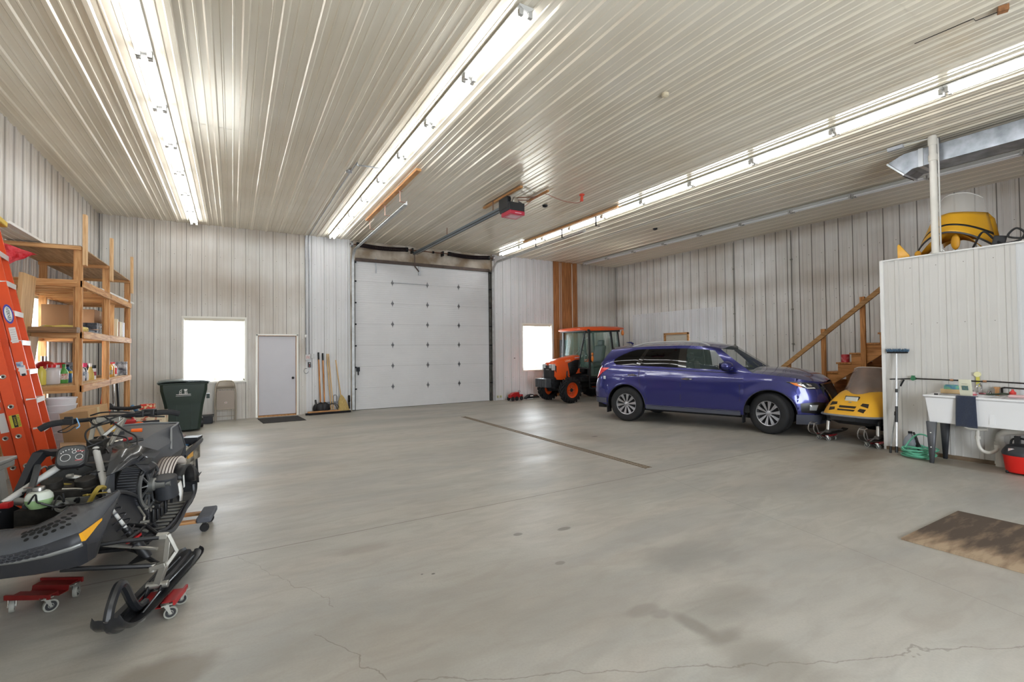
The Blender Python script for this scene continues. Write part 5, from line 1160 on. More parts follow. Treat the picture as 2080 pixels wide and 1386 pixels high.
# spare hood lying on the loft
h = thing('snowmobile_hood', 'spare yellow snowmobile hood with a clear windshield lying on the loft', 'snowmobile hood', (9.35, 2.72, ZP+.006), 0)
p = MB(); rows = []
for v_ in range(9):
    k = v_/8; row = []
    for q in range(-12, 13):
        t_ = q/12; hw = lerp(.47, .33, k); x = -.28-.10*(1-t_*t_)+k*.22+.25*abs(t_)**2.2; z = lerp(.06, .62, k)+(.24*(1-abs(t_)**2.2))*(1-k)*1.0-.03*abs(t_)
        row.append(Vector((x, hw*t_, z)))
    rows.append(row)
p.grid(rows); p.grid([rows[-1], [q+Vector((.28, 0, -.05)) for q in rows[-1]], [q+Vector((.5, 0, -.35)) for q in rows[-1]]]); obj('hood_shell', p, YP, h, smooth=50, solid=.006)
def trace(k_, off): return [rows_at(k_, q/12)+Vector((-off, 0, 0)) for q in range(-12, 13)]
def rows_at(k, t_):
    hw = lerp(.47, .33, k); return Vector((-.28-.10*(1-t_*t_)+k*.22+.25*abs(t_)**2.2, hw*t_, lerp(.06, .62, k)+(.24*(1-abs(t_)**2.2))*(1-k)-.03*abs(t_)))
p = MB(); p.grid([trace(.34, .008), trace(.42, .008)]); obj('hood_strip', p, BLK, h, solid=.004)
p = MB(); p.tube(trace(0, .004), .013, 6); obj('hood_edge', p, mat('edge_grey', '#4c4d50', .5), h)
p = MB(); p.grid([[Vector((-.10+.22*abs(t_)**2+k*.15, t_*lerp(.33, .26, k), .60+k*(.34-.10*abs(t_)**3))) for t_ in [q/8 for q in range(-8, 9)]] for k in [q/5 for q in range(6)]]); ws = obj('windshield', p, mat('clear_screen', '#cfcbc4', .15, alpha=.42), h)
p = MB(); p.tube([Vector((-.10+.22*abs(t_)**2+.15, t_*.26, .60+(.34-.10*abs(t_)**3))) for t_ in [q/8 for q in range(-8, 9)]], .006, 6); obj('windshield_edge', p, mat('edge_clear', '#d8d8d4'), ws)
p = MB(); p.grid([[Vector((-.22+.2*k, t_*.36, .02+.30*(1-abs(t_)**2)*1.0*(1-.3*k)+0)) for t_ in [q/8 for q in range(-8, 9)]] for k in (0, .5, 1)]); p.sph((-.30, -.10, .15), (.03, .05, .11), 10, 8); p.sph((-.30, .34, .05), (.03, .04, .05), 10, 8); obj('hood_liner', p, mat('liner_yellow', '#c48d1b', .5), h, solid=.006)
p = MB(); p.prism([(0, 0), (.16, 0), (.14, .06), (.02, .24), (0, .22)], 'x', 0, .03); o = obj('plastic_fin', p, YP, loc=(9.0, 3.40, ZP+.006), rot=(0, 0, pi)); o.location = (9.03, 3.30, ZP+.006); tag(o, 'small yellow plastic fin at the left end of the loft edge', 'fin')
c = MB(); c.tube(cr([(9.0, 2.42, ZP+.03), (8.95, 2.30, ZP+.22), (9.0, 2.2, ZP+.10), (8.93, 2.1, ZP+.02), (8.92, 1.95, ZP+.03), (8.95, 1.9, ZP+.12), (8.95, 1.98, ZP+.2), (8.93, 2.05, ZP+.10), (8.92, 1.85, ZP+.05), (8.95, 1.6, ZP+.12)], 7), .013, 8); tag(obj('power_cable', c, BLK), 'looped black power cable on the loft beside the yellow hood', 'cable')
c = MB(); c.boxr((9.02, 2.16, ZP+.07), (.10, .13, .14), (.2, 0, .3)); tag(obj('charger_box', c, BLK, bevel=.01), 'small black charger box on the loft against the yellow hood', 'charger')
# plywood sheet on the floor
pw = mat('dirty_plywood', '#9a8468', .8); nt = pw.node_tree
def dirty():
    L = nt.links; p = nt.nodes['Principled BSDF']; tc = node(nt, 'TexCoord'); mp = node(nt, 'Mapping'); mp.inputs['Scale'].default_value = (1.0, 5, 1); L.new(tc.outputs['Object'], mp.inputs[0])
    a = node(nt, 'TexNoise'); a.inputs['Scale'].default_value = 2.2; a.inputs['Detail'].default_value = 8; a.inputs['Roughness'].default_value = .6; L.new(mp.outputs[0], a.inputs['Vector'])
    sx = node(nt, 'SeparateXYZ'); L.new(tc.outputs['Object'], sx.inputs[0]); m1 = node(nt, 'MapRange'); m1.interpolation_type = 'SMOOTHSTEP'; m1.inputs[1].default_value = .05; m1.inputs[2].default_value = .45; m1.inputs[3].default_value = .0; m1.inputs[4].default_value = .34; L.new(sx.outputs[0], m1.inputs[0])
    ad = node(nt, 'Math', operation='ADD'); L.new(a.outputs[0], ad.inputs[0]); L.new(m1.outputs[0], ad.inputs[1])
    r = node(nt, 'ValToRGB'); e = r.color_ramp.elements; e[0].position = .45; e[0].color = (*hexc('#a08b72'), 1); e[1].position = .85; e[1].color = (*hexc('#4b3e33'), 1); x = e.new(.62); x.color = (*hexc('#7f6a55'), 1)
    L.new(ad.outputs[0], r.inputs[0]); L.new(r.outputs[0], p.inputs['Base Color'])
dirty()
b = MB(); b.box(0, 1.24, -2.44, 0, 0, .016); tag(obj('plywood_sheet', b, pw, loc=(4.81, 1.79, 0.001), rot=(0, 0, .0)), 'dirty oil-stained plywood sheet lying on the floor at the right', 'plywood')
red_dolly('small dark red dolly under the far ski of the yellow snowmobile', (8.93, 4.36, 0), 1.5, .20, .18, '#7d1f22', .034, 'dollies under the yellow snowmobile')
red_dolly('small red dolly under the near ski of the yellow snowmobile', (8.86, 3.60, 0), 1.5, .20, .18, '#7d1f22', .034, 'dollies under the yellow snowmobile')
# ------------------------------------------------------------------ lettering
def text(s, size, m, parent, M, name='lettering', ext=.0006):
    cu = bpy.data.curves.new('t', 'FONT'); cu.body = s; cu.size = size; cu.extrude = ext; cu.align_x = 'CENTER'; cu.align_y = 'CENTER'; cu.resolution_u = 2
    t = bpy.data.objects.new('t', cu); COL.objects.link(t); dg = bpy.context.evaluated_depsgraph_get(); me = bpy.data.meshes.new_from_object(t.evaluated_get(dg))
    bpy.data.objects.remove(t); bpy.data.curves.remove(cu); me.name = name; me.materials.clear(); me.materials.append(m)
    o = bpy.data.objects.new(name, me); COL.objects.link(o); o.parent = parent; o.matrix_local = M; return o
def frame(o_, xax, yax):
    x = Vector(xax).normalized(); z = x.cross(Vector(yax)).normalized(); y = z.cross(x); o_ = Vector(o_)
    return Matrix(((x.x, y.x, z.x, o_.x), (x.y, y.y, z.y, o_.y), (x.z, y.z, z.z, o_.z), (0, 0, 0, 1)))
INK = mat('ink_black', '#1b1b1d', .6); INKW = mat('ink_white', '#dcdcda', .6)
text('L5060', .085, mat('decal_cream', '#efe0c4', .5), tractor, frame((-.12, .306, 1.27), (-1, 0, .13), (0, -.35, 1)), 'model_lettering')
g = MB(); g.boxr((-.48, .302, 1.36), (.18, .006, .03), (0, .1, 0)); obj('hood_stripe', g, mat('decal_silver', '#c9b8c0', .4), tractor)
# ------------------------------------------------------------------ timber shelving
def make_shelf():
    S = thing('storage_shelf', 'tall homemade timber shelving along the left wall', 'shelving')
    Xf, Xr = -1.74, -2.48; YS = (8.20, 9.78, 11.55)
    for i, y in enumerate(YS):
        for x in (Xf, Xr):
            p = MB(); p.box(x-.045, x+.045, y-.02, y+.02, 0, 3.02); obj('post', p, LUM, S, bevel=.003)
            if x == Xf: p = MB(); p.box(x-.02, x+.02, y-.06, y-.022, 0, 2.5); obj('post', p, LUM, S, bevel=.003)
        p = MB(); a, t = ((-.005, 3.46), (.0, 3.48), (.0, 3.49))[i]; p.box(Xf+.047, Xf+.085, y-.045, y+.045, 2.79, t); obj('post_extension', p, wood('lumber_pale', '#dfbb8e', '#bf9260', 2), S, bevel=.003)
    for z, top in ((1.22, 0), (1.92, 0), (2.59, 1)):
        for x in (Xf+.042, Xr-.0):
            for a, b in zip(YS, YS[1:]): p = MB(); p.box(x-.02, x+.02, a-.02, b+.02, z-.09, z); obj('side_rail', p, LUMY, S, bevel=.003)
        for y in YS: p = MB(); p.box(Xr, Xf+.0, y-.065, y-.027, z-.09, z); obj('end_rail', p, LUMX, S, bevel=.003)
        if top:
            y = YS[0]+.15
            while y < YS[2]: p = MB(); p.box(Xr, Xf, y, y+.04, z-.09, z-.0); obj('cross_slat', p, LUMX, S); y += .30
        else:
            p = MB(); p.box(Xr-.03, Xf+.02, YS[0]-.04, YS[2]+.02, z, z+.013); obj('shelf_board', p, wood('osb', '#c9a878', '#a3825a', 1, 2), S)
    for a, b in zip(YS, YS[1:]):
        p = MB(); p.box(Xr-.04, Xf+.03, a-.05, b-.06, 3.03, 3.042); obj('top_board', p, wood('plywood_grey', '#b79a78', '#8b6f52', 1, .8), S)
    for y in YS: p = MB(); p.box(Xr-.04, Xf+.04, y-.06, y-.02, 2.985, 3.03); obj('end_rail', p, LUMX, S)
    return S
make_shelf()
def tg(o, lab, cat, grp=None): return tag(o, lab, cat, grp)
# long white trim boards lying on top of the shelf
for i in range(4):
    p = MB(); x = -2.42+.085*i; z = 3.06+.0*i; p.prism([(x, z), (x+.07, z), (x+.07, z+.03), (x+.035, z+.012), (x, z+.03)], 'y', 6.6+.2*i, 9.25-.3*i)
    tg(obj('siding_strip', p, mat('strip_white', '#e9e6e1', .4)), ('white siding strip on top of the shelf, closest to the wall', 'second white siding strip from the wall on top of the shelf', 'third white siding strip from the wall on top of the shelf', 'white siding strip on top of the shelf, farthest from the wall')[i], 'siding strip', 'siding strips on the shelf top')
for i, (y, z) in enumerate(((9.3, 2.66), (9.6, 2.64))):
    p = MB(); p.tube([(-2.1+.32*i, y, z), (-2.05+.32*i, y+2.45, z)], .022, 8); tg(obj('plastic_tube', p, WHITE), 'white plastic tube lying across the upper slats, %s' % ('nearer the wall' if i == 0 else 'nearer the front edge'), 'tube', 'plastic tubes on the slats')
p = MB(); rows = []
for v in range(7):
    k = v/6; rows.append([Vector((-2.18+.30*u/8*(1-k*.2)+.05*k, 7.2+.02*sin(u*1.7+v), 2.86-.26*k*(1-u/8)-.12*u/8)) for u in range(9)])
p.grid(rows); tg(obj('warning_flag', p, mat('flag_red', '#c8202c', .8, col2='#e05a60', vscale=22), solid=.003), 'red mesh flag hanging from the top shelf behind the ladder', 'flag')

# bottles and cans
def bottle(prof, m, label, loc, cat='bottle', cap=None, capm=None, n=16, sq=None, handle=None, name='bottle', lab=None, group='bottles and jugs on the low shelf'):
    b = MB(); b.lathe(prof, n=n)
    if sq: b.v = [(x*sq[0], y*sq[1], z) for x, y, z in b.v]
    o = obj(name, b, m, loc=loc, smooth=50); tag(o, label, cat, group)
    if cap: c = MB(); c.lathe([(0, cap[1]), (cap[0], cap[1]), (cap[0], cap[2]), (0, cap[2])], n=14); obj('cap', c, capm, o)
    if lab: c = MB(); c.lathe([(lab[0], lab[1]), (lab[0], lab[2])], n=n); c.v = [(x*(sq[0] if sq else 1), y*(sq[1] if sq else 1), z) for x, y, z in c.v]; obj('label_band', c, lab[3], o)
    return o
JUG = [(0, 0), (.075, 0), (.085, .01), (.085, .17), (.07, .20), (.03, .22), (.028, .24), (0, .24)]
BOT = [(0, 0), (.042, 0), (.046, .01), (.046, .15), (.036, .18), (.018, .20), (.016, .23), (0, .23)]
SPR = [(0, 0), (.042, 0), (.045, .01), (.045, .09), (.02, .18), (.014, .21), (0, .21)]
CAN = [(0, 0), (.033, 0), (.033, .17), (.028, .185), (.012, .19), (0, .20)]
zs = 1.234
pl_ = lambda n, c, **k: mat(n, c, .35, **k)
REDC = pl_('cap_red', '#c8282a'); WJ = pl_('jug_white', '#d3cfd0'); BLUEB = pl_('bottle_blue', '#2a5f88', coat=.3)
LABM = mat('label_mix', '#c9cdd4', .5, col2='#3e4a63', vscale=40)
bottle(JUG, pl_('jug_yellow', '#d8c85a'), 'half-hidden yellow jug at the near end of the low shelf', (-2.12, 8.33, zs), sq=(.55, .5))
bottle(JUG, WJ, 'squat white jug with a red cap on the low shelf', (-2.05, 8.45, zs), cap=(.045, .22, .26), capm=REDC, sq=(.95, .8), name='jug', cat='jug')
bottle(JUG, WJ, 'plain white jug between the red-capped jug and the green bottle', (-2.05, 8.66, zs), cap=(.03, .22, .25), capm=WJ, sq=(.7, .7), name='jug', cat='jug')
bottle(BOT, pl_('bottle_green', '#5cab52', coat=.3), 'bright green bottle on the low shelf', (-1.98, 8.66, zs), cap=(.02, .22, .26), capm=pl_('cap_green', '#3b8f43'), lab=(.0475, .05, .13, mat('label_red', '#c45a4c', .5, col2='#e6e3da', vscale=40)))
bottle(BOT, BLUEB, 'dark blue bottle with a yellow band beside the green bottle', (-1.97, 8.80, zs), cap=(.02, .22, .25), capm=BLK, lab=(.0475, .13, .16, YEL))
bottle([(0, 0), (.11, 0), (.12, .02), (.12, .22), (.09, .28), (.04, .30), (0, .31)], pl_('jug_red', '#b8262c', coat=.3), 'big translucent red jug behind the white jugs', (-2.26, 9.0, zs), cap=(.035, .3, .37), capm=CHROME, name='jug', cat='jug')
bottle([(0, 0), (.09, 0), (.09, .24), (.06, .27), (0, .27)], pl_('jug_darkred', '#8e2028'), 'dark red can at the back of the low shelf behind the blue bottle', (-2.22, 9.45, zs), name='can', cat='can')
bottle(BOT, WJ, 'white bottle just right of the front post on the low shelf', (-1.90, 9.12, zs), cap=(.018, .22, .25), capm=BLK, lab=(.0475, .08, .14, LABM))
bottle(CAN, pl_('can_dark', '#33363d'), 'dark can with a grey label in the middle bay of the low shelf', (-1.89, 9.22, zs), lab=(.0345, .03, .13, LABM), name='can', cat='can')
bottle(SPR, WJ, 'spray bottle with a bright pink trigger on the low shelf', (-1.90, 9.33, zs), cap=(.028, .20, .26), capm=pl_('trigger_pink', '#d02a5c'))
bottle(SPR, pl_('spray_amber', '#d9c06a', trans=.3), 'clear spray bottle holding yellow liquid on the low shelf', (-1.87, 9.50, zs), cap=(.02, .20, .25), capm=WHITE)
bottle(CAN, pl_('can_white', '#d9d9dc'), 'white and red can beside the second front post', (-1.86, 9.63, zs), lab=(.0345, .06, .12, mat('label_redband', '#b23a48', .5, col2='#45506b', vscale=30)), cap=(.033, .17, .22), capm=BLK, name='can', cat='can')
bottle(JUG, pl_('jug_amber', '#d19a35', coat=.2), 'amber jug with a blue emblem in the far bay of the low shelf', (-1.82, 10.36, zs), cap=(.03, .22, .26), capm=WHITE, sq=(.8, .8), name='jug', cat='jug', lab=(.086, .05, .12, mat('label_blue', '#3a4f86', .5, col2='#d9c77a', vscale=9)))
bottle(BOT, pl_('bottle_gold', '#c99445'), 'slim gold bottle beside the amber jug', (-1.80, 10.55, zs), cap=(.018, .22, .25), capm=REDC)
bottle(BOT, pl_('bottle_whitered', '#dfdcd8'), 'white bottle with a red label in the far bay of the low shelf', (-1.80, 10.72, zs), cap=(.02, .22, .25), capm=REDC, lab=(.0475, .04, .15, REDC))
bottle(CAN, pl_('can_brown', '#7b5648'), 'brown can leaning among the far bottles', (-1.80, 10.90, zs), lab=(.0345, .05, .12, LABM), name='can', cat='can')
bottle(CAN, pl_('can_grey', '#8a8a90'), 'grey can behind the far white bottle', (-1.84, 11.05, zs), name='can', cat='can')
b = MB(); b.box(-.02, .02, -.12, .12, 0, .25); tg(obj('manual_box', b, mat('box_white', '#dfe0e4', .5, col2='#4a4a55', vscale=12), loc=(-1.80, 11.22, zs), rot=(0, 0, 1.2)), 'white and black flat box standing at the far end of the low shelf', 'box')
b = MB(); b.sph((0, 0, .08), (.16, .24, .09), 14, 8); b.sph((.05, .16, .10), (.10, .13, .08), 12, 7); tg(obj('black_bag', b, mat('bag_black', '#141416', .7, bump=.6, bscale=20), loc=(-2.15, 10.1, 1.46-.18)), 'crumpled black bag at the back of the middle bay', 'bag')
b = MB(); b.box(-.1, .1, -.12, .12, 0, .26); tg(obj('storage_box', b, mat('box_black', '#232327', .5), loc=(-2.3, 10.45, zs)), 'black box at the back of the low shelf', 'box')
# middle shelf
zm = 1.934
def carton(label, loc, size, rz=0, m=CARD, tape=True, name='cardboard_box', cat='box', group=None, rot=None):
    b = MB(); b.box(-size[0]/2, size[0]/2, -size[1]/2, size[1]/2, 0, size[2]); o = obj(name, b, m, loc=loc, rot=rot or (0, 0, rz), bevel=.003); tag(o, label, cat, group)
    if tape: t = MB(); t.box(-size[0]/2-.001, size[0]/2+.001, -.025, .025, size[2]*.8, size[2]+.001); obj('packing_tape', t, mat('tape_tan', '#c9b184', .25, coat=.4), o)
    return o
carton('brown cardboard box behind the front post on the middle shelf', (-2.22, 9.55, zm), (.30, .55, .42), m=mat('cardboard_brown', '#8f6a4a', .8))
carton('tall brown cardboard box in the middle bay of the middle shelf', (-2.15, 10.75, zm), (.32, .80, .44), m=mat('cardboard_brown', '#8f6a4a'))
for i, (y, w_, h, c, l) in enumerate(((10.42, .10, .30, '#d8c9a8', 'cream'), (10.57, .06, .26, '#9d6b4a', 'brown'), (10.70, .07, .27, '#e2d9b8', 'ivory'), (10.84, .06, .26, '#d9cfc0', 'beige'), (10.99, .08, .27, '#dfe3ec', 'white and blue'))):
    b = MB(); b.box(-.09, .09, -w_/2, w_/2, 0, h); o = obj('parts_carton', b, mat('carton_%d' % i, c, .5, col2='#5a74a8' if i == 4 else None, vscale=9, contrast=(.3, .36)), loc=(-1.82, y+.2, zm), bevel=.006); tag(o, '%s carton standing in the far bay of the middle shelf' % l, 'carton', 'cartons in the far bay')
b = MB(); b.box(-.07, .07, -.02, .02, 0, .52); tg(obj('wood_block', b, LUM, loc=(-1.80, 10.32, zm)), 'pale upright board beside the far cartons', 'board')
for i in range(5):
    b = MB(); b.box(-.10, .10, -.14, .14, 0, .012); tg(obj('magazine', b, mat('mag_%d' % i, ('#c9ccd2', '#5b6270', '#a9adb5', '#3a3f4c', '#b48f74')[i], .35, col2='#2c303a', vscale=18), loc=(-1.90, 9.35, zm+.013*i), rot=(0, 0, .3*i-.5), bevel=.001), ('lowest', 'second', 'third', 'fourth', 'topmost')[i]+' magazine of the loose pile on the middle shelf', 'magazine', 'magazines on the middle shelf')
for i in range(3):
    b = MB(); b.box(-.09, .09, -.06, .06, 0, .17); tg(obj('filter_box', b, mat('filter_%d' % i, ('#565c66', '#cfd1d6', '#e2e2e0')[i], .4, col2='#24262c', vscale=25), loc=(-1.88, 9.52+.13*i, zm), rot=(0, 0, .05*i), bevel=.002), ('dark', 'grey', 'white')[i]+' printed parts box standing beside the magazines', 'box', 'parts boxes on the middle shelf')
c = MB(); pts = []
for i in range(90): a = i*.42; pts.append((-2.0+.22*cos(a)+.02*sin(i), 8.75+.42*sin(a), zm+.02+.05*i/90+.008*sin(i*2.1)))
c.tube(pts, .008, 6); tg(obj('yellow_cord', c, mat('cord_pale', '#d9c468', .5)), 'pale yellow cord coiled on the near end of the middle shelf', 'cord')
p = MB(); p.box(-2.25, -1.70, 7.95, 8.12, 1.90, 1.97); tg(obj('dark_board', p, wood('dark_lumber', '#8b6a4a', '#5f452d', 0)), 'dark board laid across the near end of the middle shelf', 'board')
p = MB(); p.boxr((-2.16, 7.88, 2.12), (.04, .42, .95), (0, .06, 0)); tg(obj('plywood_offcut', p, wood('ply_pale', '#cda676', '#ab8352', 2, .5)), 'pale plywood offcut standing upright behind the ladder', 'plywood')
p = MB(); p.boxr((-2.12, 7.88, 1.55), (.04, .30, .60), (0, .1, 0)); tg(obj('plywood_offcut', p, wood('ply_brown', '#a88660', '#86653f', 2, .5)), 'brown plywood offcut below the dark board', 'plywood')
# stack of white buckets
for i in range(13):
    b = MB(); b.lathe([(0, 0), (.128, 0), (.14, .075), (.147, .075), (.147, .088), (.14, .088)], n=24); b.v = [(x, y, z) for x, y, z in b.v]
    tg(obj('bucket', b, mat('bucket_white', '#e1e0e4', .35), loc=(-1.82, 7.88, .02+.082*i)), ('%s white bucket of the tall nested stack behind the taped cardboard box' % ('lowest', 'second from lowest', 'third from lowest', 'fourth from lowest', 'fifth from lowest', 'sixth from lowest', 'middle', 'sixth from the top', 'fifth from the top', 'fourth from the top', 'third from the top', 'second from the top', 'topmost')[i]), 'bucket', 'stacked white buckets')
# big taped carton (on a crate) in front of the shelf
o = carton('large taped cardboard box standing in front of the shelf posts', (-1.43, 7.30, .50), (.26, .42, .50), m=CARD, rot=(.10, -.08, -.25))
carton('wide low cardboard box under the large taped box', (-1.33, 7.42, .0), (.42, .50, .48), .1, m=mat('cardboard_grey', '#a08872', .8, var=.15))
p = MB(); p.boxr((-1.42, 6.86, .60), (.34, .5, .02), (.1, .10, .25)); p.boxr((-1.40, 6.80, .53), (.34, .45, .02), (.05, .16, .2)); p.boxr((-1.38, 6.75, .25), (.30, .30, .5), (0, 0, .2)); tg(obj('cardboard_flap', p, mat('cardboard_tan', '#b99a7c', .8, var=.2, vscale=12)), 'loose cardboard flaps between the ladder and the snowmobile', 'cardboard')
# ------------------------------------------------------------------ ladders
FGO = mat('fibreglass_orange', '#e2501e', .38, var=.1, vscale=5); FGD = mat('fibreglass_dark', '#c03c14', .45)
def rail(mb, p0, p1, w, d, t=.006):
    """C-channel rail from p0 to p1; web faces -y (towards the room), flanges go +y"""
    p0, p1 = Vector(p0), Vector(p1); ax = (p1-p0).normalized(); s = ax.cross(Vector((0, 1, 0))).normalized(); y = Vector((0, 1, 0))
    sec = [(-w/2, 0), (w/2, 0), (w/2, d), (w/2-t, d), (w/2-t, t), (-w/2+t, t), (-w/2+t, d), (-w/2, d)]
    mb.loft([[p+s*a+y*b for a, b in sec] for p in (p0, p1)])
def make_step():
    S = thing('stepladder', 'tall orange fibreglass stepladder with white treads leaning beside the shelf', 'ladder')
    F0, F1 = Vector((-1.53, 0, .0)), Vector((-2.09, 0, 3.02)); ax = (F1-F0).normalized(); sx = Vector((ax.z, 0, -ax.x))
    yn, yf0, yf1 = 6.78, 7.22, 7.12
    for nm, y0, y1 in (('front_rail', yn, yn+.03), ('front_rail', yf0, yf1)):
        m_ = MB(); rail(m_, F0+Vector((-.06, y0, 0)), F1+Vector((-.06, y1, 0)), .085, .03); obj(nm, m_, FGO, S, smooth=0)
    m_ = MB(); R0, R1 = F0-sx*.135, F1-sx*.125
    for y0, y1 in ((yn+.04, yn+.06), (yf0-.06, yf1-.06)):
        m_ = MB(); rail(m_, R0+Vector((-.02, y0, 0)), R1+Vector((-.02, y1, 0)), .06, .028); obj('rear_rail', m_, FGO, S, smooth=0)
    # deep side flanges seen from the room side
    for k in range(1, 10):
        t_ = (k*.305-.05)/3.05; c = F0.lerp(F1, t_); y0 = lerp(yn, yn+.03, t_)-.0; y1 = lerp(yf0, yf1, t_)+.03
        m_ = MB(); m_.boxr(c+Vector((-.05, (y0+y1)/2, 0)), (.085, y1-y0, .026)); m_.boxr(c+Vector((-.012, (y0+y1)/2, -.018)), (.008, y1-y0, .04))
        obj('tread', m_, mat('tread_alu', '#d8d6d2', .45, metal=.4), S)
        m_ = MB(); m_.beam(R0.lerp(R1, t_)+Vector((-.02, yn+.06, 0)), R0.lerp(R1, t_)+Vector((-.02, yf0-.07, 0)), .02, .03); obj('rear_bar', m_, FGD, S)
        if k % 2: m_ = MB(); m_.beam(c+Vector((-.03, yn+.05, -.03)), c+Vector((-.025, yn+.05, -.14)), .02, .004); obj('tread_brace', m_, ALU, S)
    m_ = MB(); m_.boxr(F1+Vector((-.10, yn+.22, .02)), (.26, .52, .06)); obj('top_cap', m_, mat('cap_yellow', '#d9b63c', .5), S, bevel=.01)
    for y in (yn, yf0): m_ = MB(); m_.boxr(F0+Vector((-.05, y+.015, .02)), (.11, .045, .05)); obj('rubber_foot', m_, BLK, S)
    def place(t_, off=0, w=0): c = F0.lerp(F1, t_)+Vector((-.06, lerp(yn, yn+.03, t_)-.002, 0)); return c+sx*off
    xa = -ax  # text reads downwards
    def sticker(t_, w, h, m_, name, off=0):
        c = place(t_, off); b = MB(); b.add([c+sx*a+ax*b_ for a, b_ in ((-w/2, -h/2), (w/2, -h/2), (w/2, h/2), (-w/2, h/2))], [(0,1,2,3)]); return obj(name, b, m_, S, smooth=0)
    ov = MB(); c = place(.676); ov.add([c+sx*(.036*cos(a))+ax*(.10*sin(a)) for a in [2*pi*k/32 for k in range(32)]], [tuple(range(32))]); obj('brand_oval', ov, mat('logo_blue', '#4a4aa0', .4), S, smooth=0)
    ov = MB(); c = place(.676)+Vector((0, -.0015, 0)); ov.add([c+sx*(.026*cos(a))+ax*(.078*sin(a)) for a in [2*pi*k/32 for k in range(32)]], [tuple(range(32))]); obj('brand_plate', ov, mat('logo_white', '#e6ebe6', .4), S, smooth=0)
    text('WERNER', .036, INK, S, frame(c+Vector((0, -.002, 0)), -ax, sx), 'brand_lettering')
    sticker(.605, .05, .16, mat('sticker_paper', '#dcd8d4', .6), 'instruction_sticker')
    for q in range(6): sticker(.585+.0075*q, .036, .003, mat('print_pale', '#9a8f8c', .6), 'print_line').location = (0, -.001, 0)
    sticker(.505, .05, .06, mat('sticker_blue', '#40699c', .5, col2='#d9d5cf', vscale=30), 'rating_sticker', -.01)
    sticker(.485, .05, .10, mat('sticker_paper', '#dcd8d4'), 'barcode_sticker').location = (.0, .0008, 0)
    sticker(.47, .03, .025, INK, 'barcode').location = (0, -.001, 0)
    return S
sl_ = make_step(); Rz = Matrix.Rotation(.11, 3, 'Z'); pv = Vector((-1.55, 6.78, 0)); sl_.location = pv-Rz @ pv; sl_.rotation_euler = (0, 0, .11)
def make_ext():
    S = thing('extension_ladder', 'orange fibreglass extension ladder with hollow aluminium rungs, left of the stepladder', 'ladder')
    F0, F1 = Vector((-1.73, 0, .0)), Vector((-2.30, 0, 3.05)); ax = (F1-F0).normalized(); sx = Vector((ax.z, 0, -ax.x))
    for j, (off, y0) in enumerate(((0, 6.74), (-.105, 6.80))):
        for y, sg in ((y0, 1), (y0+.42, 1)):
            m_ = MB(); rail(m_, F0+sx*off+Vector((0, y, .0)), F1+sx*off+Vector((0, y, 0)), .088, .03); obj('side_rail', m_, FGO if j == 0 else FGO, S, smooth=0)
        for k in range(10):
            t_ = (.49-.305+.305*k)/3.05; c = F0.lerp(F1, t_)+sx*off
            m_ = MB(); m_.cyl(c+Vector((0, y0+.0, 0)), c+Vector((0, y0+.45, 0)), .015, n=14, caps=False); rg_ = obj('rung', m_, ALU, S)
            m_ = MB(); m_.lathe([(.012, -.004), (.020, -.006), (.024, -.002), (.024, .002)], c+Vector((0, y0-.002, 0)), (0, 1, 0), 20); m_.cyl(c+Vector((0, y0-.0015, 0)), c+Vector((0, y0-.001, 0)), .0125, n=16)
            obj('rung_collar', m_, mat('collar_alu', '#b9b3a8', .4, metal=.7), rg_)
            m_ = MB(); m_.cyl(c+Vector((0, y0-.0045, 0)), c+Vector((0, y0-.004, 0)), .013, n=16); obj('rung_bore', m_, mat('bore_dark', '#3a2f2c', .8), rg_)
    def sticker(z, off, w, h, m_, name, y=6.737):
        t_ = z/3.05; c = F0.lerp(F1, t_)+sx*off+Vector((0, y, 0)); b = MB(); b.add([c+sx*a+ax*b_ for a, b_ in ((-w/2, -h/2), (w/2, -h/2), (w/2, h/2), (-w/2, h/2))], [(0,1,2,3)]); return obj(name, b, m_, S, smooth=0), c
    sticker(.95, -.095, .06, .2, mat('sticker_paper', '#dcd8d4'), 'instruction_sticker', 6.795); 
    o_, c = sticker(.95, .005, .075, .13, mat('sticker_yellow', '#c9bd3a', .5), 'caution_sticker')
    sticker(.95, .005, .03, .125, INK, 'caution_band', 6.736)
    text('CAUTION', .024, INK, S, frame(c+sx*.026+Vector((0, -.002, 0)), -ax, sx), 'caution_lettering'); text('DANGER', .022, mat('sticker_yellow', '#c9bd3a'), S, frame(c+Vector((0, -.003, 0)), -ax, sx), 'caution_lettering')
    sticker(1.22, -.095, .05, .12, mat('sticker_paper', '#dcd8d4'), 'instruction_sticker', 6.795)
    for y in (6.74, 7.16): m_ = MB(); m_.boxr(F0+Vector((0, y+.015, .03)), (.13, .05, .06)); obj('rubber_foot', m_, BLK, S)
    return S
el_ = make_ext(); Rz = Matrix.Rotation(.12, 3, 'Z'); pv = Vector((-1.75, 6.74, 0)); el_.location = pv-Rz @ pv; el_.rotation_euler = (0, 0, .12)
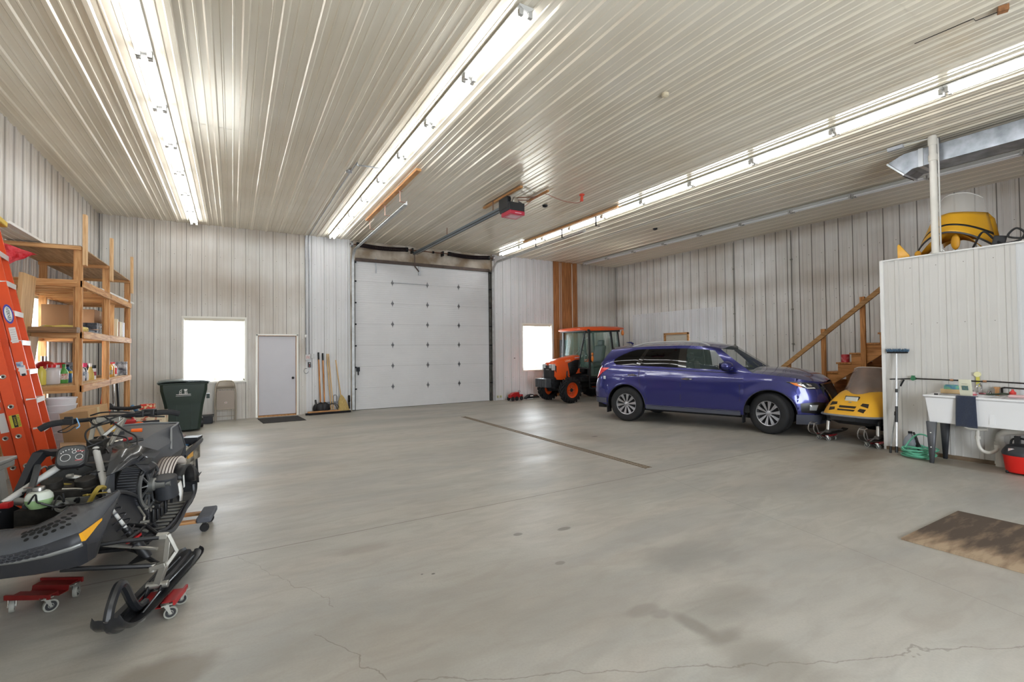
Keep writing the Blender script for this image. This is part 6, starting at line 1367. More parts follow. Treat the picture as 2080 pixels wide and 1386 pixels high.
# grey plastic work stand at the left edge
W = thing('work_stand', 'grey folding work stand at the left edge of the picture', 'stand', (-1.49, 5.20, 0), -.1)
GP = mat('stand_grey', '#8e8d8a', .55, var=.1)
m_ = MB(); m_.box(-.52, .02, -.30, .04, .80, .83); m_.box(-.50, .01, -.28, .03, .755, .80); obj('work_top', m_, GP, W, bevel=.008)
for x0, x1 in ((-.04, .06), (-.44, -.54)):
    m_ = MB(); m_.loft([[Vector(p) for p in ((x+dx, y, z) for dx, y in ((-.055*k, -.2), (.045*k, -.2), (.045*k, -.11), (-.055*k, -.11)))] for x, z, k in ((x1, 0, .7), ((x0+x1)/2, .4, .9), (x0, .76, 1.0))]); obj('leg', m_, GP, W, bevel=.006)
m_ = MB(); m_.tube([(-.05, -.215, .74), (.02, -.22, .30)], .006, 6); m_.box(-.48, .0, -.2, -.16, .45, .48); obj('leg_brace', m_, DARK, W)
m_ = MB(); m_.beam((-2.03, 6.45, 0), (-2.25, 6.45, 1.42), .10, .06); m_.beam((-2.03, 6.0, 0), (-2.25, 6.0, 1.42), .10, .06)
for k in range(4): z = .3+.3*k; m_.beam((-2.07-.155*z*.9, 6.0, z), (-2.07-.155*z*.9, 6.45, z), .05, .03)
tag(obj('aluminium_ladder', m_, mat('ladder_grey', '#9b9ba0', .5, metal=.4)), 'short grey aluminium ladder leaning at the far left', 'ladder')

# ------------------------------------------------------------------ things near the back wall
def make_bin():
    B = thing('waste_bin', 'dark green wheeled waste bin with a white farm logo', 'bin', (-.88, 12.18, 0), .06)
    G = mat('bin_green', '#26352c', .45, bump=.03, bscale=80, var=.12)
    rings = []
    for z, w, d0, d1 in ((.03, .27, -.30, .24), (.04, .28, -.31, .25), (.55, .335, -.345, .30), (.60, .345, -.35, .31), (.86, .40, -.385, .36), (1.00, .405, -.39, .37)):
        rings.append([Vector((x, y, z)) for x, y in ((-w+.05, d0), (w-.05, d0), (w, d0+.05), (w, d1-.05), (w-.05, d1), (-w+.05, d1), (-w, d1-.05), (-w, d0+.05))])
    b = MB(); b.loft(rings); obj('bin_body', b, G, B, bevel=.012)
    b = MB(); b.box(-.425, .425, -.40, .385, .985, 1.02); obj('bin_rim', b, G, B, bevel=.012)
    b = MB(); rows = [[Vector((x, y, 1.035+.035*(1-(x/.45)**4)+(.02 if -.36 < y < .34 else 0))) for x in [q/10*.445 for q in range(-10, 11)]] for y in (-.425, -.41, -.36, 0, .34, .40)]
    b.grid(rows, thick=(0, 0, -.02)); lid = obj('bin_lid', b, mat('lid_green', '#3a4840', .35, coat=.2), B)
    b = MB(); b.tube([(-.3, .43, 1.02), (.3, .43, 1.02)], .018, 8); b.boxr((.42, 0, .70), (.06, .10, .10)); b.boxr((-.42, .1, 1.0), (.08, .12, .05)); obj('handle', b, G, B)
    for s in (-1, 1):
        b = MB(); b.lathe([(0, -.03), (.08, -.03), (.115, -.02), (.115, .02), (.08, .03), (0, .03)], (s*.31, .27, .115), (1, 0, 0), 20); obj('wheel', b, BLK, B)
        for x in (.13,): b = MB(); b.box(s*x-.006, s*x+.006, -.352, -.30, .05, .56); obj('body_rib', b, G, B)
    # logo: barn silo and round tower above two lines of print
    lg = MB(); y = -.386
    def q(x0, x1, z0, z1): lg.box(x0, x1, y-.0, y+.004, z0, z1)
    def ln(a, b_, w=.006): lg.beam((a[0], y+.002, a[1]), (b_[0], y+.002, b_[1]), .004, w)
    P = lambda u, v: (-.105+u*.19/100, .845-v*.19/100+.06)
    for a, b_ in (((13, 62), (17, 25)), ((17, 25), (35, 10)), ((28, 62), (32, 20)), ((15, 45), (30, 43)), ((13, 62), (85, 60)), ((62, 62), (60, 30)), ((72, 60), (68, 30)), ((85, 60), (78, 28)), ((35, 10), (48, 3)), ((48, 3), (60, 12)), ((62, 46), (80, 45))): ln(P(*a), P(*b_), .008)
    c = P(68, 14); lg.cyl((c[0], y, c[1]), (c[0], y+.004, c[1]), .030, n=20)
    obj('farm_logo', lg, INKW, B, smooth=0)
    lg = MB(); q(-.135, .115, .775, .787); q(-.14, .118, .748, .754); obj('logo_lines', lg, INKW, B, smooth=0)
    return B
make_bin()
C = thing('folding_chair', 'beige metal folding chair folded flat against the wall under the window', 'chair', (-.145, 13.17, 0), 0)
CM = mat('chair_beige', '#a59a8b', .45, metal=.2)
b = MB(); b.tube(cr([(-.21, .0, 0), (-.215, .06, .5), (-.20, .11, .80), (-.15, .13, .925), (-.08, .135, .955), (.08, .135, .955), (.15, .13, .925), (.20, .11, .80), (.215, .06, .5), (.21, 0, 0)], 5), .012, 8); obj('frame', b, CM, C)
b = MB(); b.tube(cr([(-.185, .05, .02), (-.19, .06, .4), (-.17, .07, .72), (-.12, .075, .76), (.12, .075, .76), (.17, .07, .72), (.19, .06, .4), (.185, .05, .02)], 5), .010, 8); obj('rear_frame', b, CM, C)
b = MB(); b.grid([[Vector((x, .115+.02*(1-(x/.19)**2), z)) for x in [q/6*.19*k for q in range(-6, 7)]] for z, k in ((.76, 1), (.85, .98), (.91, .85), (.94, .6))]); obj('backrest', b, CM, C, solid=.004)
b = MB(); b.prism([(p[0], p[1]) for p in rrect(.36, .46, .05, 4, 0, .50)], 'y', .035, .055); st = obj('seat', b, mat('seat_beige', '#a3968a', .5), C)
b = MB(); b.box(-.02, .03, .032, .035, .42, .46); obj('seat_label', b, INKW, st); b = MB(); b.box(-.005, .015, .030, .032, .43, .45); obj('label_mark', b, mat('mark_red', '#b35a50', .5), st)
for z in (.24, .12, .28): b = MB(); b.tube([(-.19, .03, z), (.19, .03, z)], .008, 6); obj('stretcher', b, CM, C)
b = MB(); b.box(-.62, -.40, 12.95, 13.25, 0, .17); o = obj('black_crate', b, mat('crate_black', '#26272b', .5), bevel=.01); tag(o, 'small black plastic crate on the floor between bin and chair', 'crate'); b = MB(); b.box(-.64, -.38, 12.93, 13.27, .15, .18); obj('crate_rim', b, BLK, o)
b = MB(); rows = []
for v in range(9): rows.append([Vector((lerp(lerp(.60, .515, v/8), lerp(1.51, 1.43, v/8), u/14), lerp(12.22, 13.2, v/8), .006+.004*abs(sin(u*1.3+v)))) for u in range(15)])
b.grid(rows, thick=(0, 0, -.005)); tag(obj('door_mat', b, mat('mat_black', '#2f2d2d', .85, bump=.5, bscale=150, var=.3, vscale=30), smooth=60), 'black ribbed door mat in front of the white walk-in door', 'mat')
# switches and conduit beside the door
c = thing('wall_conduit', 'pair of conduits running up the wall between the door and the garage door', 'conduit')
b = MB(); b.tube([(1.655, 13.42, 1.55), (1.645, 13.42, 4.68)], .012, 8); obj('conduit_run', b, GALV, c)
b = MB(); b.tube([(1.735, 13.42, 1.55), (1.73, 13.42, 4.68)], .012, 8); obj('conduit_run', b, GALV, c)
b = MB(); b.box(1.63, 1.76, 13.38, 13.435, 1.42, 1.56); b2 = obj('switch_box', b, mat('box_grey', '#c9c9c8', .45), c, bevel=.004)
b = MB(); b.box(1.65, 1.74, 13.377, 13.38, 1.45, 1.53); obj('switch_print', b, mat('print_red', '#d9d4d2', .5, col2='#b06a66', vscale=60), b2)
b = MB(); b.box(1.775, 1.87, 13.40, 13.435, 1.46, 1.58); obj('outlet_box', b, mat('box_grey', '#c9c9c8'), c, bevel=.004)
o = MB(); o.box(1.70, 1.765, 13.37, 13.42, 1.22, 1.36); k = obj('door_button', o, BLK, bevel=.004); tag(k, 'black three-button garage door control on the wall', 'control')
for z in (1.25, 1.29, 1.33): b = MB(); b.cyl((1.732, 13.362, z), (1.732, 13.372, z), .011, n=10); obj('push_button', b, mat('button_red', '#b05050', .5) if z < 1.3 else WHITE, k)
o = MB(); o.tube([(1.66+.055*cos(a), 13.41+.004*i, 1.13+.07*sin(a)) for i, a in enumerate([2*pi*q/16 for q in range(3, 20)])], .006, 6); tag(obj('grey_wire', o, mat('wire_grey', '#6f7276', .5)), 'small loop of grey wire below the door control', 'wire')
o = MB(); o.cyl((1.64, 13.40, 2.05), (1.64, 13.34, 2.05), .03, n=14); o.cyl((1.64, 13.36, 2.05), (1.63, 13.33, 2.0), .022, n=12); tag(obj('wall_sensor', o, WHITE), 'small white round sensor on the conduit beside the door', 'sensor')
# brooms and shovels
WH = wood('handle_orange', '#c98a4c', '#a5662c', 2, .6); WHP = wood('handle_pale', '#dcb982', '#c49a5e', 2, .6)
def shovel(label, x0, x1, zt, grip):
    S = thing('shovel', label, 'shovel', (0, 0, 0), 0, 'shovels by the garage door')
    b = MB(); b.cyl((x0, 13.30, .25), (x1, 13.40, zt), .017, n=10); obj('shaft', b, WH, S)
    b = MB(); d = (Vector((x1, 13.40, zt))-Vector((x0, 13.30, .25))).normalized(); p = Vector((x1, 13.40, zt)); b.cyl(p-d*.18, p+d*.01, .022, n=10); obj('grip', b, BLK, S)
    b = MB(); b.grid([[Vector((x0+u*.13*k, 13.27-.05*(1-u*u)*k, z)) for u in [q/5 for q in range(-5, 6)]] for z, k in ((.30, .15), (.24, .8), (.12, 1), (.03, .7))]); obj('blade', b, mat('blade_black', '#232325', .5, metal=.3), S, solid=.006)
    return S
shovel('orange-handled shovel with a black grip, left of the pair', 1.99, 1.955, 1.60, 1); shovel('orange-handled shovel with a black grip, right of the pair', 2.09, 2.06, 1.58, 1)
for i, (x0, x1) in enumerate(((2.24, 2.165), (2.30, 2.205))):
    b = MB(); b.cyl((x0, 13.24, .10), (x1, 13.40, 1.57), .013, n=10); S = thing('garden_rake', '%s pale-handled rake between the shovels and the corn broom' % ('left' if i == 0 else 'right'), 'rake', group='rakes by the garage door'); obj('shaft', b, WHP, S)
    b = MB(); cx_ = x0
    for s_ in (-1, 1): b.tube([(cx_, 13.24, .26), (cx_+s_*.10, 13.22, .22), (cx_+s_*.18, 13.20, .05)], .008, 6)
    b.tube([(cx_-.18, 13.2, .05), (cx_+.18, 13.2, .05)], .008, 6); obj('rake_head', b, DARK, S)
D = thing('dustpan', 'white and grey dustpan standing behind the rakes', 'dustpan')
b = MB(); b.box(2.13, 2.42, 13.30, 13.42, .02, .26); obj('pan', b, mat('pan_white', '#d8d5d2', .5, var=.3, col2='#6b6866', vscale=14), D, bevel=.01)
b = MB(); b.tube(cr([(2.33, 13.36, .26), (2.32, 13.36, .42), (2.36, 13.36, .47), (2.41, 13.36, .42), (2.40, 13.36, .26)], 4), .009, 6); b.box(2.14, 2.42, 13.29, 13.30, .24, .30); obj('pan_handle', b, mat('handle_grey', '#6d7078', .4), D)
B = thing('corn_broom', 'pale straw corn broom leaning beside the garage door', 'broom')
b = MB(); b.cyl((2.50, 13.26, .38), (2.39, 13.40, 1.40), .013, n=10); obj('shaft', b, WHP, B)
b = MB(); b.loft([[Vector((2.50+.045*k0+cos(a)*w_, 13.25-.02*k0+sin(a)*d_2, z)) for a in [2*pi*q/20 for q in range(20)]] for z, w_, d_2, k0 in ((.47, .02, .02, 0), (.40, .06, .035, .3), (.30, .10, .04, .6), (.22, .115, .045, .9), (.08, .145, .05, 1.4), (.03, .15, .045, 1.5))]); hd = obj('straw_head', b, mat('straw', '#cdb171', .9, stretch=(60, 60, 2), var=.35, vscale=2, bump=.5, bscale=8), B)
for z, w_ in ((.27, .108), (.235, .114), (.305, .100)): b = MB(); b.tube([(2.50+.045*interp(z, [(.2, .95), (.4, .3)])+cos(a)*w_, 13.25+sin(a)*.046, z) for a in [2*pi*q/20 for q in range(20)]], .004, 5, closed=True); obj('stitching', b, mat('twine', '#8f6f3a', .8), hd)
P = thing('push_broom', 'wide black push broom head lying along the wall by the garage door', 'broom')
b = MB(); b.boxr((2.17, 13.20, .07), (1.02, .07, .035), (0, 0, .06)); obj('broom_block', b, LUMX, P)
for i in range(2): b = MB(); b.boxr((2.20 if i else 2.13, 13.18-.05*i, .028), (1.05, .05, .05), (0, 0, .06)); obj('broom_bristles', b, mat('bristle_black', '#171519', .9, bump=.7, bscale=150), P)
b = MB(); b.cyl((2.70, 13.2, .10), (2.72, 13.36, .30), .02, n=8); b.cyl((2.71, 13.28, .28), (2.73, 13.4, .42), .03, n=8); tag(obj('trowel', b, DARK), 'dark tool standing at the right end of the push broom', 'tool')
b = MB(); b.sph((1.90, 13.32, .14), (.10, .05, .13), 14, 8); b.cyl((1.90, 13.34, .2), (1.88, 13.40, .36), .02, n=8); tag(obj('hand_scoop', b, BLK), 'black plastic scoop left of the shovels', 'scoop')
# toy machines beside the garage door
T = thing('toy_car', 'small red toy tractor on the floor right of the garage door', 'toy', (7.78, 13.05, 0), .2)
b = MB(); b.loft([[Vector((x, y*w_, z0+(z1-z0)*zz)) for y, zz in ((-1, 0), (-1, 1), (1, 1), (1, 0))] for x, w_, z0, z1 in ((-.22, .07, .10, .19), (-.1, .08, .09, .25), (.12, .08, .09, .27), (.16, .08, .1, .14), (.28, .09, .1, .19))]); obj('toy_body', b, RED, T, bevel=.012)
for x in (-.17, .0, .2):
    for y in (-.1, .1): b = MB(); b.lathe([(0, -.025), (.06, -.025), (.07, 0), (.06, .025), (0, .025)], (x, y, .07), (0, 1, 0), 14); obj('toy_wheel', b, RUB, T)
b = MB(); b.tube([(.14, 0, .26), (.19, 0, .28)], .008, 6); b.tube([(.19, .05*cos(a), .28+.03*sin(a)) for a in [2*pi*q/12 for q in range(12)]], .006, 5, closed=True); obj('toy_wheel_steering', b, BLK, T)
T = thing('toy_sled', 'small black toy sled with white panels beside the red toy', 'toy', (8.42, 13.10, 0), .15)
b = MB(); b.loft([[Vector((x, y*w_, z0+(z1-z0)*zz)) for y, zz in ((-1, 0), (-1, 1), (1, 1), (1, 0))] for x, w_, z0, z1 in ((-.26, .05, .03, .06), (-.1, .08, .03, .15), (.05, .08, .03, .17), (.1, .06, .03, .10), (.26, .06, .03, .12), (.36, .05, .03, .06))]); obj('toy_body', b, BLK, T, bevel=.01)
b = MB(); b.boxr((-.03, -.085, .12), (.12, .01, .04)); b.boxr((-.1, -.09, .03), (.24, .03, .02)); obj('toy_panel', b, WHITE, T)
b = MB(); b.boxr((.18, 0, .11), (.16, .09, .05)); obj('toy_seat', b, mat('toy_brown', '#5d4038', .6), T)
for x, l in ((7.36, 'left'), (7.47, 'right')): b = MB(); b.boxr((x, 13.40, .12), (.05, .05, .07)); b.cyl((x, 13.37, .12), (x, 13.35, .12), .018, n=10); tag(obj('photo_eye', b, mat('eye_cream', '#c9c6a0' if l == 'left' else '#3a3a38', .5)), '%s safety sensor near the floor right of the garage door' % l, 'sensor', 'door sensors')
b = MB(); b.boxr((8.02, 13.435, 1.35), (.05, .012, .025)); tag(obj('wall_clip', b, BLK), 'tiny black clip on the wall left of the right window', 'clip')
# breaker panel and conduits on the plywood
E_ = thing('breaker_panel', 'grey electrical panel with conduits on the brown plywood', 'panel')
b = MB(); b.box(9.83, 10.12, 13.30, 13.41, .9, 1.95); obj('panel_box', b, mat('panel_grey', '#6b6f76', .45, metal=.3), E_, bevel=.005)
b = MB(); b.box(9.85, 10.10, 13.288, 13.30, .93, 1.92); obj('panel_door', b, mat('panel_grey', '#6b6f76'), E_)
for x in (9.86, 9.93, 10.41): b = MB(); b.tube([(x, 13.39, 1.95 if x < 10.3 else .5), (x, 13.39, 4.66)], .016 if x > 10 else .010, 8); obj('conduit_run', b, mat('conduit_pale', '#c9c0b4', .4, metal=.4), E_)
b = MB(); b.boxr((9.98, 13.38, 2.1), (.05, .06, .16)); obj('panel_switch', b, DARK, E_)
# ------------------------------------------------------------------ garage opener and ceiling things
b = thing('door_operator', 'red and black garage door opener motor hanging from the ceiling', 'door opener', (4.62, 7.85, 4.33), 0)
m_ = MB(); m_.box(-.13, .21, -.20, .18, -.06, .10); m_.box(-.14, -.06, -.14, .2, .0, .22); obj('motor_case', m_, mat('opener_black', '#1d1e22', .4), b, bevel=.01)
m_ = MB(); m_.box(-.13, .20, -.22, .12, -.14, -.06); cvr = obj('motor_cover', m_, mat('opener_red', '#b32a40', .4), b, bevel=.012)
m_ = MB(); m_.box(-.02, .12, -.223, -.219, -.115, -.10); m_.box(-.07, .14, -.14, .04, -.142, -.1405); obj('cover_print', m_, mat('print_pink', '#d9a8b4', .5), cvr)
m_ = MB(); m_.cyl((-.02, -.02, .10), (-.02, -.02, .10), .1) if 0 else None; m_.lathe([(0, -.02), (.085, -.02), (.09, 0), (.085, .02), (0, .02)], (.05, -.12, .14), (.6, -1, 0), 24); obj('drive_pulley', m_, mat('pulley_alu', '#b9b6ae', .35, metal=.8), b)
m_ = MB(); m_.cyl((.06, -.06, .14), (.24, .04, .14), .065, n=18); obj('electric_motor', m_, mat('motor_grey', '#5d6068', .4, metal=.5), b)
for x, y in ((-.09, -.12), (-.09, .16), (.12, .10)): m_ = MB(); m_.lathe([(0, -.02), (.045, -.02), (.045, .02), (0, .02)], (x, y, .16), (1, 0, 0), 16); obj('gear', m_, DARK, b)
m_ = MB(); m_.beam((-.05, .2, .08), (-.05, 5.48, .14), .06, .07); rl_ = obj('operator_rail', m_, mat('rail_blue', '#7f8a92', .4, metal=.7), b, smooth=0)
m_ = MB(); m_.tube([(.0, .1, .05), (.0, 5.4, .10)], .007, 6); m_.tube([(-.10, .1, .05), (-.10, 5.4, .10)], .007, 6); obj('drive_chain', m_, BLK, rl_)
m_ = MB(); m_.beam((-.05, 5.42, .10), (-.05, 5.42, -.24), .02, .02); m_.beam((-.05, 5.42, -.24), (.12, 5.56, -.36), .03, .02); obj('door_arm', m_, mat('arm_brown', '#5a4a44', .4, metal=.6), b)
m_ = MB(); m_.beam((.10, .05, .22), (.60, .20, .335), .035, .02); m_.beam((.10, -.12, .22), (.60, -.02, .335), .035, .02); m_.beam((-.05, .6, .12), (-.05, .6, .33), .03, .01); m_.beam((-.05, 3.0, .12), (-.05, 3.0, .33), .03, .01); obj('mount_strap', m_, mat('strap_rust', '#8a6a58', .5, metal=.4), b)
def plank(label, x, y0, y1, w=.09, h=.04): m_ = MB(); m_.box(x-w/2, x+w/2, y0, y1, ZC-.024-h, ZC-.022); tag(obj('ceiling_plank', m_, LUMY, bevel=.003), label, 'plank', 'planks under the ceiling')
plank('plank under the ceiling above the left garage door track', 2.69, 7.57, 11.1); plank('plank under the ceiling directly above the opener motor', 4.64, 7.45, 8.98, .06); plank('short plank under the ceiling right of the opener motor', 5.21, 7.40, 8.15, .04); plank('plank under the ceiling above the right garage door track', 7.09, 7.5, 11.3, .05)
for i, (x, y) in enumerate(((2.72, 8.72), (2.72, 9.75), (2.72, 11.0), (7.16, 8.3), (7.16, 9.6), (7.16, 10.8))):
    m_ = MB(); m_.box(x-.0, x+.006, y-.02, y+.02, 4.44, 4.66); m_.box(x-.03, x+.05, y-.02, y+.02, 4.64, 4.648); m_.box(x, x+.11, y-.02, y+.02, 4.44, 4.446)
    obj('track_hanger', m_, mat('hanger_pink', '#b08a7a', .5, metal=.3) if i < 3 else DARK, gd)
m_ = MB(); m_.beam((2.84, 12.9, 4.36), (2.84, 8.6, 4.46), .05, .10) if 0 else None
# spring assembly over the garage door
S = thing('torsion_spring_shaft', 'dark torsion springs on a shaft over the garage door', 'spring')
m_ = MB(); m_.cyl((2.75, 13.30, 4.56), (7.25, 13.30, 4.56), .014, n=10); obj('shaft', m_, mat('shaft_brown', '#6a4436', .5, metal=.5), S)
for a, c in ((2.98, 4.32), (5.68, 7.0)):
    m_ = MB(); n_ = 46; sag = .035
    for i in range(n_):
        t_ = i/(n_-1); x = lerp(a, c, t_); z = 4.56-sag*sin(pi*t_); m_.lathe([(.052, -.012), (.064, -.004), (.064, .004), (.052, .012)], (x, 13.30, z), (1, 0, 0), 12)
    obj('spring', m_, mat('spring_dark', '#2a2023', .5, metal=.5), S)
    for x in (a-.02, c+.02): m_ = MB(); m_.cyl((x-.03, 13.30, 4.56), (x+.03, 13.30, 4.56), .066, n=14); obj('spring_cone', m_, DARK, S)
for x, r in ((5.15, .035), (2.80, .08), (7.18, .08)): m_ = MB(); m_.cyl((x-.025, 13.30, 4.56), (x+.025, 13.30, 4.56), r, n=18); obj('cable_drum', m_, GALV if r > .05 else DARK, S)
m_ = MB(); m_.box(4.5, 4.54, 13.28, 13.45, 4.48, 4.62); m_.box(5.45, 5.49, 13.28, 13.45, 4.48, 4.62); obj('shaft_bracket', m_, DARK, S)
# cord reel socket, detectors, stain
b = thing('hanging_socket', 'orange hanging power plug with a cord below the ceiling', 'socket')
m_ = MB(); m_.cyl((5.95, 7.30, 4.685), (5.95, 7.30, 4.66), .05, n=14); m_.cyl((5.95, 7.30, 4.66), (5.94, 7.30, 4.55), .025, .035, n=10); obj('plug_body', m_, mat('plug_orange', '#d8503c', .5), b)
m_ = MB(); m_.tube(cr([(5.94, 7.30, 4.56), (5.85, 7.30, 4.50), (5.6, 7.35, 4.50), (5.4, 7.5, 4.60), (5.25, 7.55, 4.655), (5.1, 7.7, 4.60), (4.95, 7.8, 4.45), (4.82, 7.85, 4.38)], 5), .006, 6); obj('plug_cord', m_, mat('cord_rust', '#9a5f50', .6), b)
def disc(label, x, y, r, m__, nm, cat): m_ = MB(); m_.lathe([(0, 0), (r, 0), (r*.9, -.03), (r*.4, -.045), (0, -.045)], (x, y, ZC-.02), n=18); tag(obj(nm, m_, m__), label, cat)
disc('small beige round box on the ceiling between the second and third light rows', 4.49, 3.91, .045, mat('beige_disc', '#c9bda2', .5), 'ceiling_box', 'box')
disc('small dark junction box on the ceiling right of the opener', 5.72, 8.25, .06, DARK, 'ceiling_box', 'box'); disc('small dark junction box on the ceiling near the unlit light row', 9.30, 8.5, .06, DARK, 'ceiling_box', 'box')
b = thing('ceiling_heater_wire', 'rusty stub with a thin wire on the ceiling at the upper right', 'wire')
m_ = MB(); m_.boxr((6.02, 1.37, 4.665), (.06, .07, .05), (0, 0, .4)); obj('rusty_stub', m_, mat('rust', '#a8744c', .8, var=.4, vscale=40), b)
m_ = MB(); m_.tube([(6.02, 1.40, 4.66), (6.0, 1.55, 4.66), (5.99, 1.56, 4.685), (5.97, 2.0, 4.69)], .004, 5); obj('thin_wire', m_, DARK, b)
c = thing('ceiling_conduit', 'thin conduit crossing the ceiling beside the second light row', 'conduit')
m_ = MB(); m_.tube(cr([(1.72, 13.4, 4.66), (1.72, 12.5, 4.67), (1.72, 8.2, 4.67), (1.78, 7.9, 4.67), (2.12, 7.85, 4.67)], 4), .011, 6); m_.cyl((1.70, 8.25, 4.66), (1.70, 8.25, 4.69), .05, n=12); obj('conduit_run', m_, GALV, c)
for i, (y, zt) in enumerate(((8.53, 4.66), (6.88, 4.66))):
    m_ = MB(); m_.tube([(12.53, y, 1.5), (12.53, y, zt)], .012, 6); 
    for z in (1.7, 2.6, 3.9): m_.boxr((12.53, y, z), (.03, .05, .03))
    tag(obj('wall_conduit', m_, mat('conduit_dark', '#8a8780', .5, metal=.4)), 'thin vertical conduit on the right wall, %s' % ('farther from the camera' if i == 0 else 'nearer the stairs'), 'conduit', 'conduits on the right wall')
# ------------------------------------------------------------------ stripped black snowmobile in the left foreground
SB = mat('sled_black', '#2a2b2f', .42, var=.12, vscale=6); SG = mat('sled_grey', '#47494d', .5, bump=.08, bscale=150, var=.1); SM = mat('sled_alu', '#b3b0a8', .38, metal=.75, var=.15)
SD = mat('engine_dark', '#35322e', .6, metal=.4, var=.5, vscale=25); SYE = mat('sled_yellow', '#e0a021', .35, coat=.4); HOSEB = mat('cable_black', '#151517', .5)
def make_black():
    S = thing('snowmobile', 'stripped black snowmobile without its hood on dollies in the left foreground', 'snowmobile')
    yc = .08
    I = [(.40, .08, .68), (.43, .15, .69), (.44, .20, .705), (.40, .245, .725), (.25, .245, .74), (.28, .36, .76), (.13, .42, .775)]
    T = [(.60, .08, .61), (.595, .17, .615), (.57, .29, .635), (.54, .38, .66), (.525, .425, .672), (.36, .44, .69), (.14, .435, .765)]
    B = [(.56, .08, .55), (.555, .17, .55), (.54, .29, .56), (.52, .38, .575), (.49, .435, .59), (.41, .45, .575), (.375, .455, .60)]
    G = [(.52, .08, .47), (.51, .18, .47), (.49, .30, .47), (.46, .39, .47), (.42, .405, .472), (.37, .415, .475), (.345, .415, .485)]
    H = [(.38, .08, .42), (.38, .15, .42), (.36, .22, .42), (.34, .28, .42), (.32, .31, .42), (.30, .32, .43), (.28, .32, .45)]
    def sm(L):
        o = []
        for a_, b_ in zip(L, L[1:]): o += [Vector(a_).lerp(Vector(b_), k/4) for k in range(4)]
        return o+[Vector(L[-1])]
    I_, T_, B_, G_, H_ = map(sm, (I, T, B, G, H))
    def mir(row): return [Vector((p[0], 2*yc-p[1], p[2])) for p in reversed(row[1:])]+row
    p = MB(); mid = [a.lerp(b, .5)+Vector((0, 0, .012)) for a, b in zip(I_, T_)]
    p.grid([mir(I_), mir(mid), mir(T_)]); obj('nose_panel', p, SG, S, solid=.006, smooth=25)
    p = MB(); p.grid([mir(T_), mir(B_), mir(G_), mir(H_)]); obj('belly_pan', p, SB, S, solid=.006, smooth=25)
    p = MB(); p.tube(mir(I_), .006, 6); obj('panel_lip', p, HOSEB, S)
    def NP(u, v):  # on the nose panel: u along 0..20, v 0..1
        i = min(int(u), 23); f = u-i; a = I_[i].lerp(I_[i+1], f); c = T_[i].lerp(T_[i+1], f); m_ = a.lerp(c, .5)+Vector((0, 0, .012))
        return (a.lerp(m_, v*2) if v < .5 else m_.lerp(c, v*2-1))
    hn = mat('hole_black', '#060607', .9)
    for s in (1, -1):
        for u, v in [(4.0+1.55*i, .28) for i in range(8)]+[(4.7+1.55*i, .46) for i in range(8)]+[(5.4+1.6*i, .64) for i in range(6)]:
            c = NP(u, v); e = (NP(u+.5, v)-c).normalized(); f = (NP(u, min(1, v+.1))-c).normalized(); n = e.cross(f).normalized(); n = n if n.z > 0 else -n; r = .0135 if v < .5 else .011
            h = MB(); P = [c+n*.0045+e*r*cos(a)+n.cross(e)*r*sin(a) for a in [2*pi*k/14 for k in range(14)]]; P = [Vector((q.x, yc+(q.y-yc)*s, q.z)) for q in P]; h.add(P if s > 0 else P[::-1], [tuple(range(14))[::-1]]); obj('vent_hole', h, hn, S, smooth=0)
        # silver stripe, amber reflector
        def side(row, off=.004): return [Vector((q.x+off, yc+(q.y-yc)*s+off*s, q.z)) for q in row]
        a = [x.lerp(y, .72) for x, y in zip(T_, B_)][:16]; b = [x.lerp(y, .98) for x, y in zip(T_, B_)][:16]; g = MB(); g.grid([side(a), side(b)]); obj('silver_stripe', g, mat('stripe_silver', '#8f9190', .4, metal=.5), S, solid=.002)
        tp = lambda i, k, off=.006, T_=T_, B_=B_: Vector(((T_[i].lerp(B_[i], k)).x+off, yc+((T_[i].lerp(B_[i], k)).y-yc)*s+off*s, (T_[i].lerp(B_[i], k)).z))
        g = MB(); g.grid([[tp(i, k) for i, k in zip(range(15, 21), (.06, .04, .03, .02, .0, .0))], [tp(i, k) for i, k in zip(range(15, 21), (.62, .66, .52, .38, .22, .10))]]); obj('side_reflector', g, SYE, S, smooth=0, solid=.004)
        # grille recess with hexagon lattice
        g = MB(); g.grid([side([x.lerp(y, .02) for x, y in zip(T_, B_)][:10], .002), side([x.lerp(y, .70) for x, y in zip(T_, B_)][:10], .002)]); gr = obj('grille', g, hn, S)
        lat = MB()
        for i in range(9):
            for k in (0, 1, 2):
                u = i*.95+(.47 if k % 2 else 0); kk = .14+.23*k
                if u > 9: continue
                j = int(u); c = T_[j].lerp(T_[min(j+1, 24)], u-j).lerp(B_[j].lerp(B_[min(j+1, 24)], u-j), kk); c = Vector((c.x+.005, yc+(c.y-yc)*s, c.z)); d = (T_[min(j+1, 24)]-T_[j]).normalized(); d = Vector((d.x, d.y*s, d.z))
                lat.tube([c+d*.016*cos(a)+Vector((0, 0, .010*sin(a))) for a in [2*pi*q/6+pi/6 for q in range(6)]], .0022, 4, closed=True)
        obj('grille_mesh', lat, mat('mesh_grey', '#55565a', .4, metal=.4), gr)
